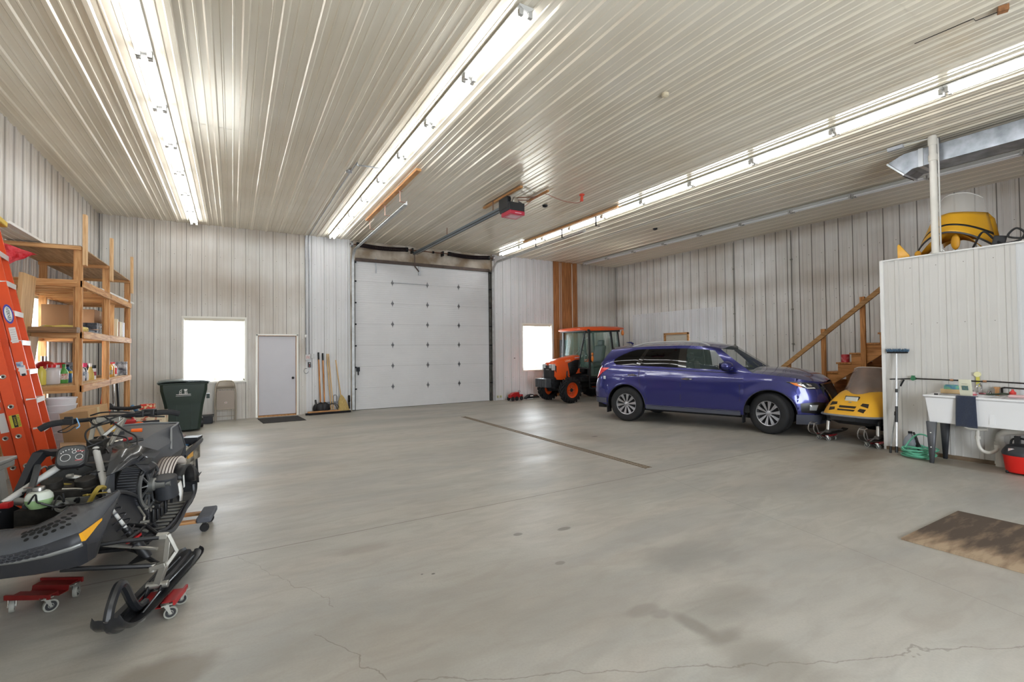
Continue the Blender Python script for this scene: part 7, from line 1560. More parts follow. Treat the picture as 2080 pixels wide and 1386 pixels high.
    # bulkhead side panels
    for s in (1, -1):
        g = MB(); g.prism([(.12, .74), (-.10, .705), (-.25, .645), (-.31, .61), (-.49, .39), (-.64, .25), (-.45, .27), (-.2, .33), (.02, .42), (.16, .50)], 'y', s*.325-.004, s*.325+.004); obj('side_panel', g, SB, S, smooth=0)
        g = MB(); g.tube([(.13, s*.41, .775), (-.10, s*.36, .712), (-.25, s*.345, .652), (-.31, s*.345, .612), (-.49, s*.35, .392), (-.62, s*.37, .265)], .010, 6); g.grid([[Vector((x, s*y, z)) for x, z in ((.13, .77), (-.10, .71), (-.25, .65), (-.31, .61), (-.49, .39), (-.62, .265))] for y in (.32, .35)]); obj('panel_edge', g, SB, S, solid=.005)
        # running board
        g = MB(); g.grid([[Vector((x, s*y, z)) for x, z in ((-.45, .30), (-.6, .30), (-.9, .33), (-1.12, .37))] for y in (.20, .42)]); g.grid([[Vector((x, s*.43, z+dz)) for x, z in ((-.40, .315), (-.55, .285), (-.71, .30), (-.9, .36), (-1.08, .40))] for dz in (-.02, .03)]); rb = obj('running_board', g, SB, S, solid=.008)
        for k in range(9): g = MB(); x = -.55-.062*k; g.boxr((x, s*.34, .315+.008*k), (.022, .16, .012)); obj('board_tooth', g, SM, rb)
        g = MB(); g.tube(cr([(-.34, s*.44, .338), (-.55, s*.455, .281), (-.71, s*.455, .30), (-.87, s*.45, .366), (-1.02, s*.45, .42), (-1.05, s*.44, .50)], 4), .016, 8); obj('foot_rail', g, SB, S)
        # A-arms, tie rod, shock
        g = MB(); g.tube([(.20, s*.24, .475), (.15, s*.45, .475), (.09, s*.62, .455)], .013, 8); g.tube([(-.22, s*.24, .475), (-.10, s*.48, .475), (.07, s*.62, .455)], .013, 8); g.tube([(.14, s*.47, .475), (-.09, s*.47, .475)], .010, 8); obj('upper_arm', g, HOSEB, S)
        g = MB(); g.tube([(.18, s*.16, .355), (.16, s*.38, .33), (.075, s*.60, .275)], .015, 8); g.tube([(-.22, s*.18, .36), (-.10, s*.42, .32), (.05, s*.60, .275)], .014, 8); g.add([(.13, s*.46, .315), (-.06, s*.46, .315), (.03, s*.56, .31)], [(0,1,2)]); obj('lower_arm', g, HOSEB, S)
        g = MB(); g.tube([(-.02, s*.16, .43), (.06, s*.60, .375)], .010, 8); obj('tie_rod', g, SM, S)
        a, b = Vector((.03, s*.335, .655)), Vector((-.01, s*.52, .305)); g = MB(); g.cyl(a.lerp(b, .0), a.lerp(b, .45), .011, n=12); rod_ = obj('shock_rod', g, mat('tube_silver', '#c2c1bd'), S); g = MB(); g.cyl(a.lerp(b, .40), a.lerp(b, .70), .022, n=14); g.cyl(a.lerp(b, .66), b, .030, n=16); g.cyl(a, a.lerp(b, .04), .04, n=14); sh_ = obj('shock_absorber', g, HOSEB, S)
        g = MB(); d = (b-a).normalized(); u = d.orthogonal().normalized(); w = d.cross(u); L_ = (b-a).length*.70
        g.tube([a+d*(.02+L_*i/90)+u*.042*cos(i*.42)+w*.042*sin(i*.42) for i in range(91)], .0042, 6); obj('coil_spring', g, mat('spring_black', '#3a3a3f', .3, metal=.4), sh_)
        g = MB(); g.cyl(a.lerp(b, .60), a.lerp(b, .63), .046, n=16); g.boxr(a.lerp(b, .57)+Vector((.02, s*.02, 0)), (.02, .02, .02)); obj('spring_collar', g, RED, sh_)
        # spindle
        g = MB(); x = .075
        g.beam((x, s*.60, .46), (x-.01, s*.66, .455), .05, .03); g.beam((x-.01, s*.66, .465), (x-.035, s*.70, .34), .035, .022); g.beam((x-.01, s*.665, .46), (x-.01, s*.645, .27), .03, .018); g.beam((x-.035, s*.70, .345), (x-.01, s*.645, .26), .03, .022); g.beam((x, s*.655, .28), (x, s*.57, .265), .05, .028); g.cyl((x, s*.58, .24), (x, s*.58, .29), .022, n=12); g.beam((x-.01, s*.645, .28), (x-.02, s*.60, .15), .035, .04); g.cyl((x-.02, s*.54, .145), (x-.02, s*.66, .145), .022, n=12)
        obj('spindle', g, SM, S, bevel=.003)
        # ski
        ski = thing('ski', None, None); ski.parent = S; ski.location = (.0, s*.592, 0); ski.rotation_euler = (0, 0, -.005)
        prof = [(.635, .235, .05), (.61, .18, .065), (.52, .13, .074), (.36, .105, .080), (.12, .10, .082), (-.2, .10, .085), (-.44, .105, .083), (-.53, .115, .07), (-.565, .125, .04)]
        xs = [q[0] for q in prof]; g = MB(); rows = []
        fine = cr([(q[0], q[2], q[1]) for q in prof], 4)
        for t in [-1, -.8, -.55, -.25, -.12, .12, .25, .55, .8, 1]:
            dz = .022 if abs(t) == 1 else (.004 if abs(t) > .5 else (.0 if abs(t) > .2 else -.016)); rows.append([Vector((q.x, q.y*t*1.22, q.z+dz)) for q in fine])
        g.grid(rows, thick=(0, 0, -.008)); obj('ski_blade', g, mat('ski_plastic', '#1f2023', .3, coat=.2), ski, smooth=40)
        g = MB(); g.tube(cr([(.585, .0, .23), (.56, .0, .30), (.50, 0, .375), (.45, 0, .385), (.41, 0, .34), (.34, 0, .20), (.28, 0, .125), (.20, 0, .11)], 5), [.026, .026, .025, .024]*9+[.022], 8) if 0 else g.tube(cr([(.615, .0, .22), (.59, .0, .28), (.53, 0, .345), (.48, 0, .35), (.44, 0, .31), (.36, 0, .19), (.29, 0, .125), (.20, 0, .11)], 5), .024, 8)
        obj('ski_handle', g, mat('ski_plastic', '#1f2023'), ski)
        g = MB(); 
        for y in (-.035, .035): g.add([(.14, y, .10), (.05, y, .17), (-.03, y, .17), (-.14, y, .10)], [(0,1,2,3)]); 
        obj('ski_saddle', g, HOSEB, ski, solid=.01); 
        for y in (-.045, .045): g = MB(); g.tube([(.35, y, .115), (.1, y*.9, .125), (-.45, y, .118)], .006, 6); obj('ski_ridge', g, mat('ski_plastic', '#1f2023'), ski)
    # steering, bars
    g = MB(); g.cyl((-.45, .03, .95), (-.10, .26, .70), .021, n=14); obj('frame_tube', g, mat('tube_silver', '#c2c1bd', .38, metal=.7), S)
    g = MB(); g.cyl((-.45, -.03, .95), (-.10, -.28, .70), .021, n=14); obj('frame_tube', g, mat('tube_silver', '#c2c1bd'), S)
    g = MB(); g.cyl((-.14, -.25, .70), (-.04, .05, .68), .024, n=16); g.lathe([(.018, .0), (.034, .0), (.034, .035), (.022, .035), (.018, .03)], (-.02, .06, .680), (.9, .4, 0), 18); g.box(-.06, -.04, .06, .22, .665, .715); obj('cross_tube', g, mat('tube_grey', '#8e8e8a', .4, metal=.6), S)
    P = [(-.56, -.06, .95), (-.56, .06, .95), (-.70, -.095, 1.125), (-.70, .095, 1.125)]; g = MB()
    for a, b in ((0, 2), (1, 3), (0, 3), (1, 2), (0, 1), (2, 3)): g.beam(P[a], P[b], .026, .022)
    g.boxr((-.70, 0, 1.125), (.05, .15, .04)); obj('handlebar_riser', g, SM, S, bevel=.003)
    g = MB(); g.tube([(-.45, 0, .93), (-.60, 0, 1.0)], .02); g.boxr((-.55, 0, .97), (.10, .10, .06)); g.boxr((-.46, 0, .93), (.09, .13, .05)); obj('steering_post', g, SD, S)
    L = cr([(-.615, -.385, 1.085), (-.63, -.33, 1.115), (-.67, -.24, 1.125), (-.70, -.12, 1.13), (-.70, 0, 1.145), (-.73, .12, 1.145), (-.79, .24, 1.15), (-.86, .33, 1.145), (-.90, .385, 1.125)], 5); g = MB(); g.tube(L, .015, 8); hb = obj('handlebar', g, HOSEB, S)
    for seg, (a, b) in enumerate(((0, 10), (31, 41))): g = MB(); g.tube(L[a:b], .023, 10); obj('grip', g, RUB, hb)
    g = MB(); g.boxr((-.665, -.235, 1.125), (.05, .075, .045)); g.boxr((-.685, -.25, 1.15), (.02, .05, .02)); obj('switch_housing', g, BLK, hb, bevel=.006); g = MB(); g.boxr((-.80, .215, 1.155), (.055, .09, .055)); g.boxr((-.76, .17, 1.15), (.03, .06, .05)); obj('switch_housing', g, BLK, hb, bevel=.006)
    g = MB(); g.tube(cr([(-.665, -.20, 1.115), (-.63, -.24, 1.08), (-.62, -.28, 1.06), (-.625, -.23, 1.055), (-.655, -.19, 1.09)], 4), .004, 6); g.tube(cr([(-.80, .18, 1.15), (-.76, .24, 1.13), (-.78, .33, 1.12)], 4), .006, 6); obj('lever', g, BLK, hb)
    g = MB(); g.tube(cr([(-.665, -.19, 1.15), (-.655, -.175, 1.12), (-.66, -.17, 1.09), (-.64, -.18, 1.075)], 4), .004, 6); obj('blue_tie', g, mat('tie_blue', '#7fb2e0', .5), hb)
    # gauge cluster
    Mg = Matrix.Translation((-.19, .02, .955)) @ Euler((0, radians(58), .28)).to_matrix().to_4x4()
    g = MB(Mg); g.prism([(p_[0], p_[1]) for p_ in rrect(.155, .155, .045, 5)], 'z', -.045, .0); gc = obj('gauge_cluster', g, BLK, S, bevel=.008)
    g = MB(Mg); g.prism([(p_[0], p_[1]) for p_ in rrect(.132, .135, .038, 5)], 'z', .0005, .0035); obj('gauge_face', g, mat('gauge_glass', '#4a4d50', .12, coat=1, var=.3, vscale=20), gc)
    g = MB(Mg)
    for x, y, r in ((.012, .04, .018), (.012, -.028, .024), (-.025, .012, .010)): g.tube([(x+r*cos(a), y+r*sin(a), .005) for a in [2*pi*q/20 for q in range(20)]], .0014, 4, closed=True)
    for q in range(9): a = pi*(.15+.7*q/8); g.boxr((-.045*sin(a)-.0, -.058*cos(a), .005), (.006, .005, .001))
    obj('gauge_rings', g, INKW, gc)
    g = MB(Mg); g.boxr((-.028, .042, .005), (.005, .04, .001)); g.boxr((.036, .04, .005), (.005, .036, .001)); obj('gauge_marks', g, mat('mark_red2', '#a8484a', .5), gc)
    # coolant bottle
    g = MB(); g.lathe([(0, -.055), (.045, -.05), (.062, -.02), (.066, .005)], (0, -.045, .735), n=24); bt = obj('coolant_bottle', g, mat('coolant_green', '#9fc089', .3), S)
    g = MB(); g.lathe([(.066, .005), (.062, .028), (.048, .046), (.025, .052)], (0, -.045, .735), n=24); obj('bottle_top', g, mat('bottle_white', '#c9cfc4', .35), bt)
    g = MB(); g.lathe([(.026, .05), (.030, .055), (.030, .072), (.026, .078), (0, .078)], (0, -.045, .735), n=20); g.boxr((0.01, -.08, .81), (.03, .06, .006)); obj('bottle_cap', g, STEEL, bt)
    # engine bay
    g = MB(); g.box(-.42, -.05, -.20, .20, .48, .66); g.box(-.38, -.10, -.17, .17, .64, .75)
    for y in (-.09, .09): g.cyl((-.22, y, .70), (-.20, y, .80), .055, n=16)
    for k in range(5): g.box(-.36, -.12, -.18, .18, .655+.02*k, .662+.02*k)
    g.cyl((-.1, -.2, .58), (-.1, .22, .58), .05, n=14); g.cyl((.02, -.15, .55), (.02, .15, .55), .035, n=12); g.box(.06, .20, -.1, .12, .50, .58); obj('engine_block', g, SD, S, bevel=.006)
    g = MB(); g.box(-.50, .30, -.26, .26, .40, .46); g.box(.22, .26, -.2, .2, .45, .62); g.box(-.5, -.44, -.24, .24, .44, .85); g.beam((.24, .2, .62), (.34, .05, .50), .03, .02); g.beam((.24, -.2, .62), (.34, -.05, .50), .03, .02); g.beam((.1, .27, .70), (.3, .2, .48), .04, .01); obj('bulkhead', g, mat('bulkhead_grey', '#5a5b5b', .5, metal=.5, var=.3), S)
    rnd = random.Random(3)
    for k in range(26):
        a = Vector((rnd.uniform(-.45, .15), rnd.uniform(-.25, .28), rnd.uniform(.62, .86))); b = a+Vector((rnd.uniform(-.25, .2), rnd.uniform(-.22, .22), rnd.uniform(-.16, .10))); m1 = a.lerp(b, .35)+Vector((rnd.uniform(-.05, .05), rnd.uniform(-.05, .05), rnd.uniform(0, .06))); m2 = a.lerp(b, .7)+Vector((rnd.uniform(-.05, .05), rnd.uniform(-.05, .05), rnd.uniform(-.04, .03)))
        g = MB(); g.tube(cr([a, m1, m2, b], 5), rnd.choice((.004, .005, .006, .009, .014)), 6); obj('hose_line', g, rnd.choice((HOSEB, HOSEB, HOSEB, SD, SM, mat('wire_yellow', '#a08a3a', .5))), S)
    g = MB(); g.tube(cr([(-.42, .18, .86), (-.28, .10, .80), (-.20, .04, .70), (-.14, .02, .60)], 5), .022, 10); g.tube(cr([(-.30, -.22, .88), (-.15, -.16, .80), (.02, -.10, .70)], 4), .018, 8); obj('coolant_hose', g, mat('hose_grey', '#3a3b3d', .5), S)
    for q, (y0, y1) in enumerate(((.20, .27), (-.08, .0))):
        g = MB(); g.tube(cr([(-.62, y0*.2, 1.02), (-.5, y0*.5+.1, 1.0), (-.38, y0, .93), (-.30, y1, .84)], 6), .0055, 6); obj('control_cable', g, HOSEB, S)
    for a_ in ([(-.72, -.15, 1.14), (-.62, -.06, 1.10), (-.55, .02, 1.12), (-.64, .10, 1.16), (-.78, .2, 1.16)], [(-.70, -.12, 1.16), (-.60, 0, 1.19), (-.66, .10, 1.18), (-.76, .17, 1.15)], [(-.62, .06, 1.12), (-.50, -.04, 1.08), (-.46, -.02, 1.0), (-.5, .06, .94), (-.42, .12, .92)], [(-.62, .0, 1.16), (-.60, .14, 1.05), (-.58, .22, 1.0), (-.50, .26, .94)]):
        g = MB(); g.tube(cr(a_, 6), .006, 6); obj('control_cable', g, HOSEB, S)
    # loose plastic fairings
    g = MB(); P = [(-.46, .20, .985), (-.40, .30, .965), (-.52, .40, .89), (-.38, .38, .83), (-.26, .33, .86), (-.12, .30, .845), (-.08, .26, .83), (-.22, .22, .92), (-.34, .18, .965)]
    c = Vector((-.33, .29, .93)); g.add([c]+[Vector(q) for q in P], [(0, i+1, (i+1) % 9+1) for i in range(9)]); obj('fairing', g, mat('fairing_gloss', '#2f3032', .22, coat=.5), S, solid=.008, smooth=60)
    g = MB(); g.grid([[Vector((-.40, .36, .86)), Vector((-.46, .40, .80)), Vector((-.40, .38, .76))], [Vector((-.28, .33, .86)), Vector((-.32, .38, .79)), Vector((-.30, .36, .77))]]); obj('fairing_tab', g, SB, S, solid=.008)
    g = MB(); g.prism([(-.20, .84), (-.15, .84), (-.06, .66), (-.12, .56), (-.20, .58)], 'y', .24, .255); obj('bulkhead_plate', g, SG, S)
    g = MB(); g.loft([[Vector((x, y0, z)), Vector((x, y1, z)), Vector((x-.03, y1, z-.04)), Vector((x-.03, y0, z-.04))] for x, y0, y1, z in ((-.28, -.14, -.06, .975), (-.33, -.22, -.14, .985), (-.34, -.27, -.21, .965), (-.29, -.28, -.24, .89), (-.23, -.28, -.24, .81), (-.17, -.28, -.24, .735))]); obj('fairing_arm', g, SB, S, smooth=30)
    g = MB(); g.prism([(p_[0], p_[1]) for p_ in rrect(.05, .035, .008, 2, -.06, .70)], 'y', -.26, -.22); obj('red_tag', g, RED, S)
    # fuel tank / seat
    secs = []
    for x, w, zb, zt, f in ((-.56, .10, .68, .80, .7), (-.66, .20, .64, .865, .6), (-.84, .265, .60, .92, .5), (-1.05, .285, .60, .955, .5), (-1.25, .285, .60, .985, .66), (-1.38, .27, .60, .995, .80), (-1.46, .25, .60, .965, .8), (-1.49, .24, .60, .80, .7)):
        m_ = lerp(zb, zt, .45); secs.append([Vector((x, y, z)) for y, z in ((-w*.75, zb), (-w, m_), (-w*.9, lerp(m_, zt, .5)), (-w*f, zt-.01), (0, zt), (w*f, zt-.01), (w*.9, lerp(m_, zt, .5)), (w, m_), (w*.75, zb), (0, zb))])
    g = MB(); g.loft(secs); ft = obj('fuel_tank_seat', g, SG, S, smooth=28)
    g = MB(); g.tube([secs[3][6]*.5+secs[3][7]*.5+Vector((0, .006, 0)), secs[4][5].lerp(secs[4][6], .2)+Vector((0, .004, .004)), secs[5][5]+Vector((0, 0, .004)), secs[5][4]+Vector((0, 0, .004)), secs[5][3]+Vector((0, 0, .004))], .009, 6); obj('seat_welt', g, mat('welt_grey', '#77797b', .4), ft)
    g = MB(); g.tube([secs[5][4]+Vector((.004, 0, .004)), secs[5][5]+Vector((.004, 0, .003)), secs[5][6]+Vector((.004, .003, 0)), secs[5][7]+Vector((.004, .003, 0)), secs[5][8]+Vector((.004, .003, 0))], .004, 6); obj('seat_seam', g, HOSEB, ft)
    secs = [[Vector((x, y*w, z0+(z1-z0)*zz)) for y, zz in ((-1, 0), (-1, .7), (-.7, 1), (.7, 1), (1, .7), (1, 0))] for x, w, z0, z1 in ((-1.46, .16, .56, .80), (-1.65, .13, .57, .72), (-1.85, .12, .58, .70), (-1.95, .11, .6, .68))]
    g = MB(); g.loft(secs); obj('rear_seat', g, mat('seat_black', '#303134', .6), S, smooth=30)
    g = MB(); g.box(-1.9, -.46, -.19, .19, .42, .58); obj('tunnel', g, mat('tunnel_grey', '#b5b0a6', .45, metal=.3, col2='#6f6b64', vscale=7, contrast=(.4, .5)), S, bevel=.01)
    g = MB(); g.grid([[Vector((-1.48-.47*k, .20+.01*k, z)) for k in (0, .3, .6, 1)] for z in (.56, .64, .72)]); obj('tunnel_decal', g, mat('decal_tan', '#b9b2a0', .5, col2='#55524c', vscale=12), S, solid=.004)
    g = MB(); g.box(-1.75, -1.62, .208, .214, .61, .69); obj('decal_yellow', g, SYE, S)
    g = MB(); g.tube(cr([(-1.5, .22, .66), (-1.75, .24, .72), (-1.98, .20, .74), (-2.02, 0, .74), (-1.98, -.20, .74), (-1.75, -.24, .72), (-1.5, -.22, .66)], 5), .022, 8); g.boxr((-1.92, .15, .745), (.14, .14, .06)); obj('rear_bumper', g, SB, S)
    g = MB(); g.grid([[Vector((-1.90-.06*k, y, .62-.32*k)) for k in (0, .4, .8, 1)] for y in (-.2, 0, .2)]); g.grid([[Vector((-1.50-.30*k, .25, .60-.25*abs(k-.3))) for k in (0, .5, 1)], [Vector((-1.50-.30*k, .27, .38+.1*abs(k-.4))) for k in (0, .5, 1)]]); obj('snow_flap', g, BLK, S, solid=.008)
    P = cr([(-.50, 0, .40), (-.75, 0, .12), (-1.7, 0, .12), (-1.95, 0, .28), (-1.7, 0, .42), (-.6, 0, .42)], 5, closed=True); rings = [[p_+Vector((0, y, 0))+(p_-Vector((-1.2, 0, .28))).normalized()*d for y, d in ((-.19, 0), (.19, 0), (.19, -.02), (-.19, -.02))] for p_ in P]; rings.append(rings[0]); g = MB(); g.loft(rings, caps=False); tr_ = obj('track', g, RUB, S)
    for i, p_ in enumerate(P[::2]): g = MB(); n = (p_-Vector((-1.2, 0, .28))).normalized(); 
    g = MB(); 
    for i, p_ in enumerate(P): n = (p_-Vector((-1.2, 0, .28))).normalized(); g.beam(p_+n*.0+Vector((0, -.18, 0)), p_+n*.0+Vector((0, .18, 0)), .012, .04, n)
    obj('track_lugs', g, RUB, tr_)
    g = MB()
    for x in (-.8, -1.2, -1.6): g.cyl((x, -.14, .21), (x, .14, .21), .07, n=16)
    g.box(-1.75, -.7, -.10, -.07, .13, .17); g.box(-1.75, -.7, .07, .10, .13, .17); obj('suspension', g, DARK, S)
    # clutch with ribbed fan drum
    cc = Vector((-.437, .345, .67)); g = MB(); g.lathe([(.0, -.13), (.148, -.13), (.152, -.12), (.152, .0), (.148, .01)], cc, (0, 1, 0), 40); fd = obj('clutch_drum', g, BLK, S)
    g = MB()
    for k in range(52): a = 2*pi*k/52; g.boxr(cc+Vector((cos(a)*.153, -.06, sin(a)*.153)), (.010, .11, .008), (0, -a, 0))
    obj('drum_rib', g, mat('drum_black', '#45464a', .4), fd)
    g = MB(); g.lathe([(.142, .012), (.162, .010), (.164, .022), (.148, .028), (.140, .02)], cc, (0, 1, 0), 40)
    for k in range(12): a = 2*pi*k/12; g.beam(cc+Vector((cos(a)*.03, .02, sin(a)*.03)), cc+Vector((cos(a+.1)*.146, .018, sin(a+.1)*.146)), .008, .012, (0, 1, 0))
    cl_ = obj('clutch_sheave', g, mat('sheave_alu', '#8b8d8e', .35, metal=.8), S)
    g = MB(); g.lathe([(0, .12), (.03, .12), (.032, .06), (.045, .05), (.048, .02)], cc, (0, 1, 0), 24); g.lathe([(.018, .12), (.018, .15), (0, .15)], cc, (0, 1, 0), 16); obj('clutch_hub', g, mat('hub_alu', '#9a9c9a', .35, metal=.8), cl_)
    # wrapped air box and black can beside it
    g = MB(); c2 = Vector((-.73, .39, .61)); rows = []
    for k in range(10): a = pi*(.08+.70*k/9); rows.append([c2+Vector((-.17*cos(a)*-1+.02, y, .19*sin(a))) for y in (-.05, .07)])
    g.grid(rows); wr = obj('belt_wrap', g, mat('wrap_white', '#c9bfb6', .7), S, solid=.02)
    for k in range(6):
        y = -.045+.022*k; g = MB(); g.tube([c2+Vector((.182*cos(pi*(.08+.70*q/12))+.02, y, .202*sin(pi*(.08+.70*q/12)))) for q in range(13)], .0035, 5); obj('wrap_groove', g, mat('wrap_dark', '#4a3f3c', .8), wr)
    g = MB(); g.cyl((-.48, .44, .705), (-.51, .45, .555), .072, n=20); g.cyl((-.48, .44, .71), (-.482, .44, .695), .077, n=20); obj('air_can', g, mat('can_charcoal', '#303236', .5), S, bevel=.006)
    g = MB(); rows = []
    for k in range(12): a = pi*(.0+.85*k/11); rows.append([Vector((-.89-.14*cos(a), y, .54+.16*sin(a))) for y in (.36, .46)])
    g.grid(rows); gd_ = obj('belt_guard', g, BLK, S, solid=.014); g = MB(); g.boxr((-.765, .468, .60), (.02, .004, .10), (0, .15, 0)); obj('guard_label', g, INKW, gd_)
    g = MB(); g.box(-.72, -.44, .24, .36, .36, .50); g.box(-.52, -.46, .2, .42, .48, .52)
    for k in range(4): g.box(-.71+.07*k, -.68+.07*k, .36, .38, .38, .49)
    obj('chain_case', g, HOSEB, S, bevel=.008)
    g = MB(); rnd = random.Random(5)
    for k in range(14): a = Vector((rnd.uniform(-.50, -.36), rnd.uniform(.24, .34), rnd.uniform(.36, .54))); g.cyl(a, a+Vector((rnd.uniform(-.03, .03), .05, rnd.uniform(-.03, .03))), rnd.uniform(.006, .014), n=8)
    g.tube([(-.34, .33, .55), (-.42, .34, .45), (-.38, .34, .36)], .008); g.tube([(-.48, .33, .55), (-.40, .34, .42), (-.46, .34, .37)], .008); obj('brake_caliper', g, SM, S)
    g = MB(); g.beam((-.60, .44, .50), (-.92, .46, .43), .02, .04); g.beam((-.50, .40, .56), (-.95, .46, .45), .012, .03); obj('side_strut', g, BLK, S)
    g = MB(); g.grid([[Vector((-.70, .47, .62)), Vector((-.74, .47, .53)), Vector((-.72, .47, .46))], [Vector((-.64, .46, .60)), Vector((-.68, .47, .50)), Vector((-.70, .46, .46))]]); obj('white_flap', g, WHITE, S, solid=.006)
    return S
bs = make_black(); bs.location = (-.98, 3.99, 0); bs.rotation_euler = (0, 0, math.atan2(-.968, -.25))
BM = Matrix.Translation((-.98, 3.99, 0)) @ Euler((0, 0, math.atan2(-.968, -.25))).to_matrix().to_4x4()
def bw(x, y, z): return BM @ Vector((x, y, z))
# dollies
red_dolly('red wheeled dolly under the near ski of the black snowmobile', (-.385, 3.70, 0), -.25, .20, .17, '#a02226', .037, 'dollies by the black snowmobile')
red_dolly('empty dark red wheeled dolly under the nose of the black snowmobile', (-1.05, 4.23, 0), 1.05, .22, .24, '#701816', .039, 'dollies by the black snowmobile')
D = thing('moving_dolly', 'wooden moving dolly with grey carpeted ends under the snowmobile track', 'dolly', (-.205, 5.30, 0), -.12)
b = MB(); b.boxr((0, 0, .115), (.115, .36, .05)); obj('carpet_pad', b, mat('pad_grey', '#5d5f66', .95, bump=.6, bscale=200, var=.15), D, bevel=.012)
b = MB(); b.boxr((-.70, 0, .115), (.115, .36, .05)); obj('carpet_pad', b, mat('pad_grey', '#5d5f66'), D, bevel=.012)
for y in (-.12, .12): b = MB(); b.box(-.68, -.04, y-.03, y+.03, .085, .108); obj('wood_slat', b, LUMX, D)
for x, y in ((0, -.13), (0, .13), (-.68, -.13), (-.68, .13)):
    b = MB(); 
    for s_ in (-.012, .012): b.lathe([(0, -.007), (.032, -.007), (.036, 0), (.032, .007), (0, .007)], (x, y+s_, .036), (0, 1, 0), 18)
    b.boxr((x, y, .07), (.03, .02, .04)); obj('caster', b, BLK, D)
# tools lying on the tank
def tool(name, label, cat, parts):
    t = thing(name, label, cat); 
    for nm, mb, m_ in parts: obj(nm, mb, m_, t, bevel=.002)
    return t
def cyl_(a, b, r, r1=None): m_ = MB(); m_.cyl(a, b, r, r1, n=10); return m_
tool('screwdriver', 'orange and black screwdriver lying on the snowmobile tank', 'screwdriver', [('tool_handle', cyl_(bw(-.98, .02, .995), bw(-1.0, .09, .992), .013, .016), ORANGE), ('shank', cyl_(bw(-.98, .02, .995), bw(-.96, -.09, .985), .006), STEEL)])
tool('multimeter', 'black handheld tool lying on the snowmobile tank', 'tool', [('tool_body', MB().boxr(bw(-.92, -.06, .985), (.10, .05, .03), (0, 0, .5)), BLK), ('tool_tip', cyl_(bw(-.88, -.14, .97), bw(-.86, -.2, .965), .008), DARK)])
tool('ratchet', 'silver ratchet with a red end lying on the front of the tank', 'ratchet', [('ratchet_head', MB().sph(bw(-.72, -.06, .935), (.022, .022, .015), 12, 8), CHROME), ('ratchet_handle', cyl_(bw(-.72, -.06, .935), bw(-.80, .08, .955), .010), CHROME), ('ratchet_grip', cyl_(bw(-.78, .05, .95), bw(-.81, .10, .957), .013), RED)])
m_ = MB(); m_.boxr(bw(-.66, -.16, .90), (.10, .06, .05), (0, 0, .2)); tag(obj('parts_tin', m_, mat('tin_green', '#4f605c', .5)), 'dark green parts tin at the front of the tank', 'tin')
m_ = MB(); m_.tube(cr([(-.42, .29, .93), (-.52, .24, .96), (-.60, .22, .95), (-.68, .20, .93)], 5), .0), 
m_ = MB(); m_.tube(cr([bw(-.52, .10, .93), bw(-.60, .16, .925), bw(-.66, .10, .94), bw(-.74, .20, .955)], 5), .011, 8); tag(obj('short_hose', m_, HOSEB), 'short black hose lying at the front edge of the tank', 'hose')
m_ = MB(); m_.tube(cr([(-1.32, 3.55, .28), (-1.35, 3.5, .15), (-1.5, 3.4, .02), (-1.7, 3.3, .006)], 5), .004, 5)
# ------------------------------------------------------------------ clutter behind the snowmobile
b = MB(); b.box(-1.50, -1.02, 10.35, 10.75, 0, .60); tag(obj('flowered_box', b, mat('floral_cloth', '#d6c6a8', .8, col2='#a8553f', vscale=9, contrast=(.36, .42)), bevel=.01), 'box covered with flowered cream cloth in front of the waste bin', 'box')
g = MB(); g.box(-.10, .10, -.05, .05, 0, .13); o = obj('red_parts_box', g, mat('box_redprint', '#c43a30', .4, col2='#d9c9a0', vscale=16, contrast=(.4, .46)), loc=(-1.30, 10.55, .602), rot=(0, 0, -.2)); tag(o, 'red printed box standing on the flowered box', 'box')
for i in range(3):
    b = MB(); b.sph((-1.72+.03*i, 10.5, .40+.09*i), (.20, .18, .055), 14, 8); tag(obj('feed_sack', b, mat('sack_grey', '#8d857b', .9, bump=.4, bscale=25, var=.25), bevel=0), ('lowest', 'middle', 'topmost')[i]+' grey sack of the pile left of the flowered box', 'sack', 'grey sacks')
b = MB(); b.box(-1.95, -1.52, 10.3, 10.7, 0, .36); tag(obj('storage_crate', b, mat('crate_grey', '#6f6a63', .7)), 'grey crate under the pile of sacks', 'crate')
b = MB(); b.tube(cr([(-1.85, 10.45, .72), (-1.75, 10.45, .70), (-1.55, 10.45, .68), (-1.38, 10.45, .70)], 4), .03, 8); b.sph((-1.82, 10.45, .73), (.07, .05, .06), 12, 8); tag(obj('blower_nozzle', b, BLK), 'black blower nozzle lying on top of the grey sacks', 'nozzle')
C = thing('chainsaw', 'red chainsaw lying between the shelf and the grey sacks', 'chainsaw', (-1.45, 9.60, .46), .1)
b = MB(); b.box(-.16, .12, -.08, .08, 0, .12); obj('saw_body', b, RED, C, bevel=.02); b = MB(); b.tube(cr([(-.12, 0, .11), (-.08, 0, .18), (.04, 0, .18), (.09, 0, .11)], 4), .012); obj('saw_handle', b, RED, C); b = MB(); b.box(.12, .42, -.01, .01, .02, .08); obj('guide_bar', b, DARK, C)
b = MB(); b.box(-1.66, -1.16, 9.3, 9.9, 0, .455); tag(obj('storage_crate', b, mat('crate_brown', '#76604c', .8)), 'brown crate under the chainsaw', 'crate')
b = MB(); b.box(-1.66, -1.0, 8.15, 8.9, .0, .50); tag(obj('work_bench', b, LUMX), 'low wooden bench behind the snowmobile seat', 'bench')
c = MB(); pts = []
for i in range(150): a = i*.37; pts.append((-1.40+(.19-.06*sin(i*.2))*cos(a), 8.5+(.19-.05*cos(i*.13))*sin(a), .52+.09*i/150+.012*sin(i*1.7)))
c.tube(pts, .008, 6); tag(obj('yellow_cord', c, YEL), 'yellow extension cord coiled on the low bench', 'cord')
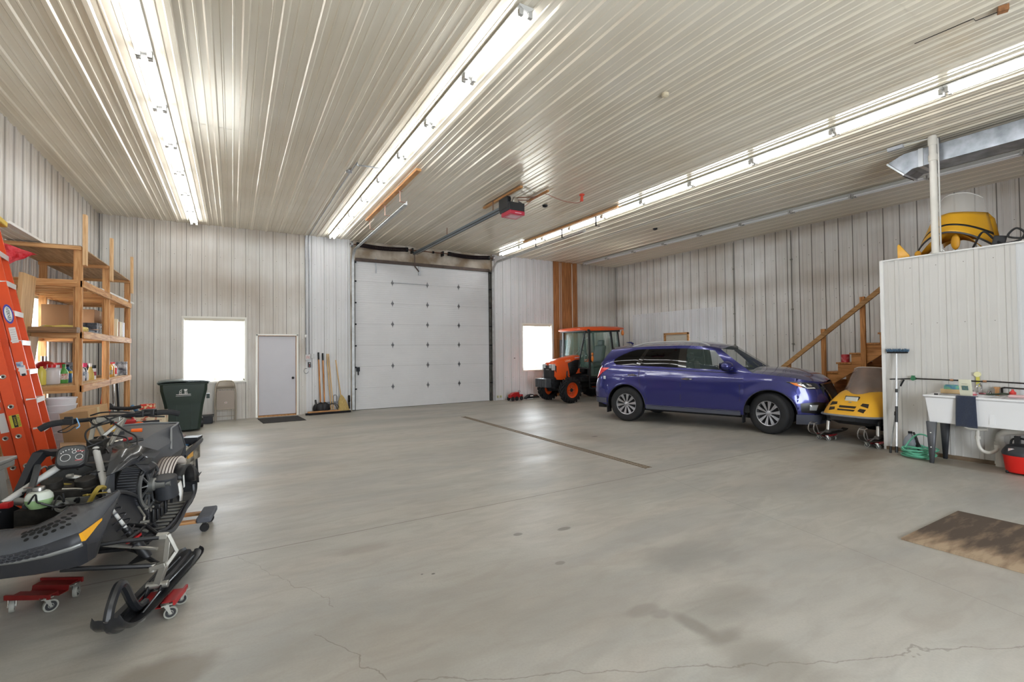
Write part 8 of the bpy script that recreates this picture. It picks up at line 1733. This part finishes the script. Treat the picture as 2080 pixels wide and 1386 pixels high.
c = MB(); c.tube([(-1.13+.06*cos(a), 8.4, .60+.06*sin(a)) for a in [2*pi*q/20 for q in range(20)]], .014, 6, closed=True); tag(obj('orange_ring', c, ORANGE), 'orange ring beside the yellow cord coil', 'ring')
b = MB(); b.boxr((-1.0, 8.55, .56), (.20, .16, .12), (0, 0, .3)); tag(obj('red_rag', b, mat('rag_red', '#8e3a34', .9, col2='#4a3634', vscale=18, bump=.5, bscale=20), bevel=.03), 'dark red rag bundle right of the orange ring', 'cloth')
J = thing('floor_jack', 'blue floor jack lying behind the snowmobile seat', 'jack', (-.90, 10.0, 0), -.75)
b = MB(); b.box(-.35, .28, -.12, -.08, .03, .15); b.box(-.35, .28, .08, .12, .03, .15); b.box(-.3, .0, -.08, .08, .05, .13); obj('jack_frame', b, mat('jack_blue', '#4f7fa8', .4, var=.2), J, bevel=.005)
for x, y in ((.28, -.10), (.28, .10), (-.3, -.14), (-.3, .14)): b = MB(); b.lathe([(0, -.02), (.045, -.02), (.045, .02), (0, .02)], (x, y, .045), (0, 1, 0), 16); obj('jack_wheel', b, BLK, J)
b = MB(); b.tube([(-.2, 0, .12), (-.75, 0, .62)], .02, 8); b.cyl((-.75, 0, .62), (-.85, 0, .71), .028, n=10); obj('jack_handle', b, mat('jack_blue', '#4f7fa8'), J); b = MB(); b.beam((-.15, 0, .12), (.22, 0, .19), .05, .03); b.cyl((.22, 0, .19), (.22, 0, .23), .05, n=14); obj('lift_arm', b, mat('arm_pinkish', '#8c7a78', .5), J)
b = MB(); b.lathe([(.14, 0), (.14, .02), (.10, .03), (.03, .62), (.0, .62)], n=20); tag(obj('traffic_cone', b, mat('cone_orange', '#e05a30', .5), loc=(-1.95, 10.9, .42)), 'orange cone standing behind the second front post', 'cone')
b = MB(); b.boxr((-1.95, 10.9, .21), (.36, .36, .42)); tag(obj('storage_crate', b, mat('crate_steel', '#8a8c90', .5)), 'grey crate carrying the orange cone', 'crate')
for i, x in enumerate((-1.86, -1.80)): b = MB(); b.cyl((x, 11.2+.1*i, 0), (x-.12, 11.75, 1.08), .02, n=8); tag(obj('metal_pole', b, STEEL if i == 0 else BLK), '%s pole leaning under the low shelf near the corner' % ('grey' if i == 0 else 'black'), 'pole')
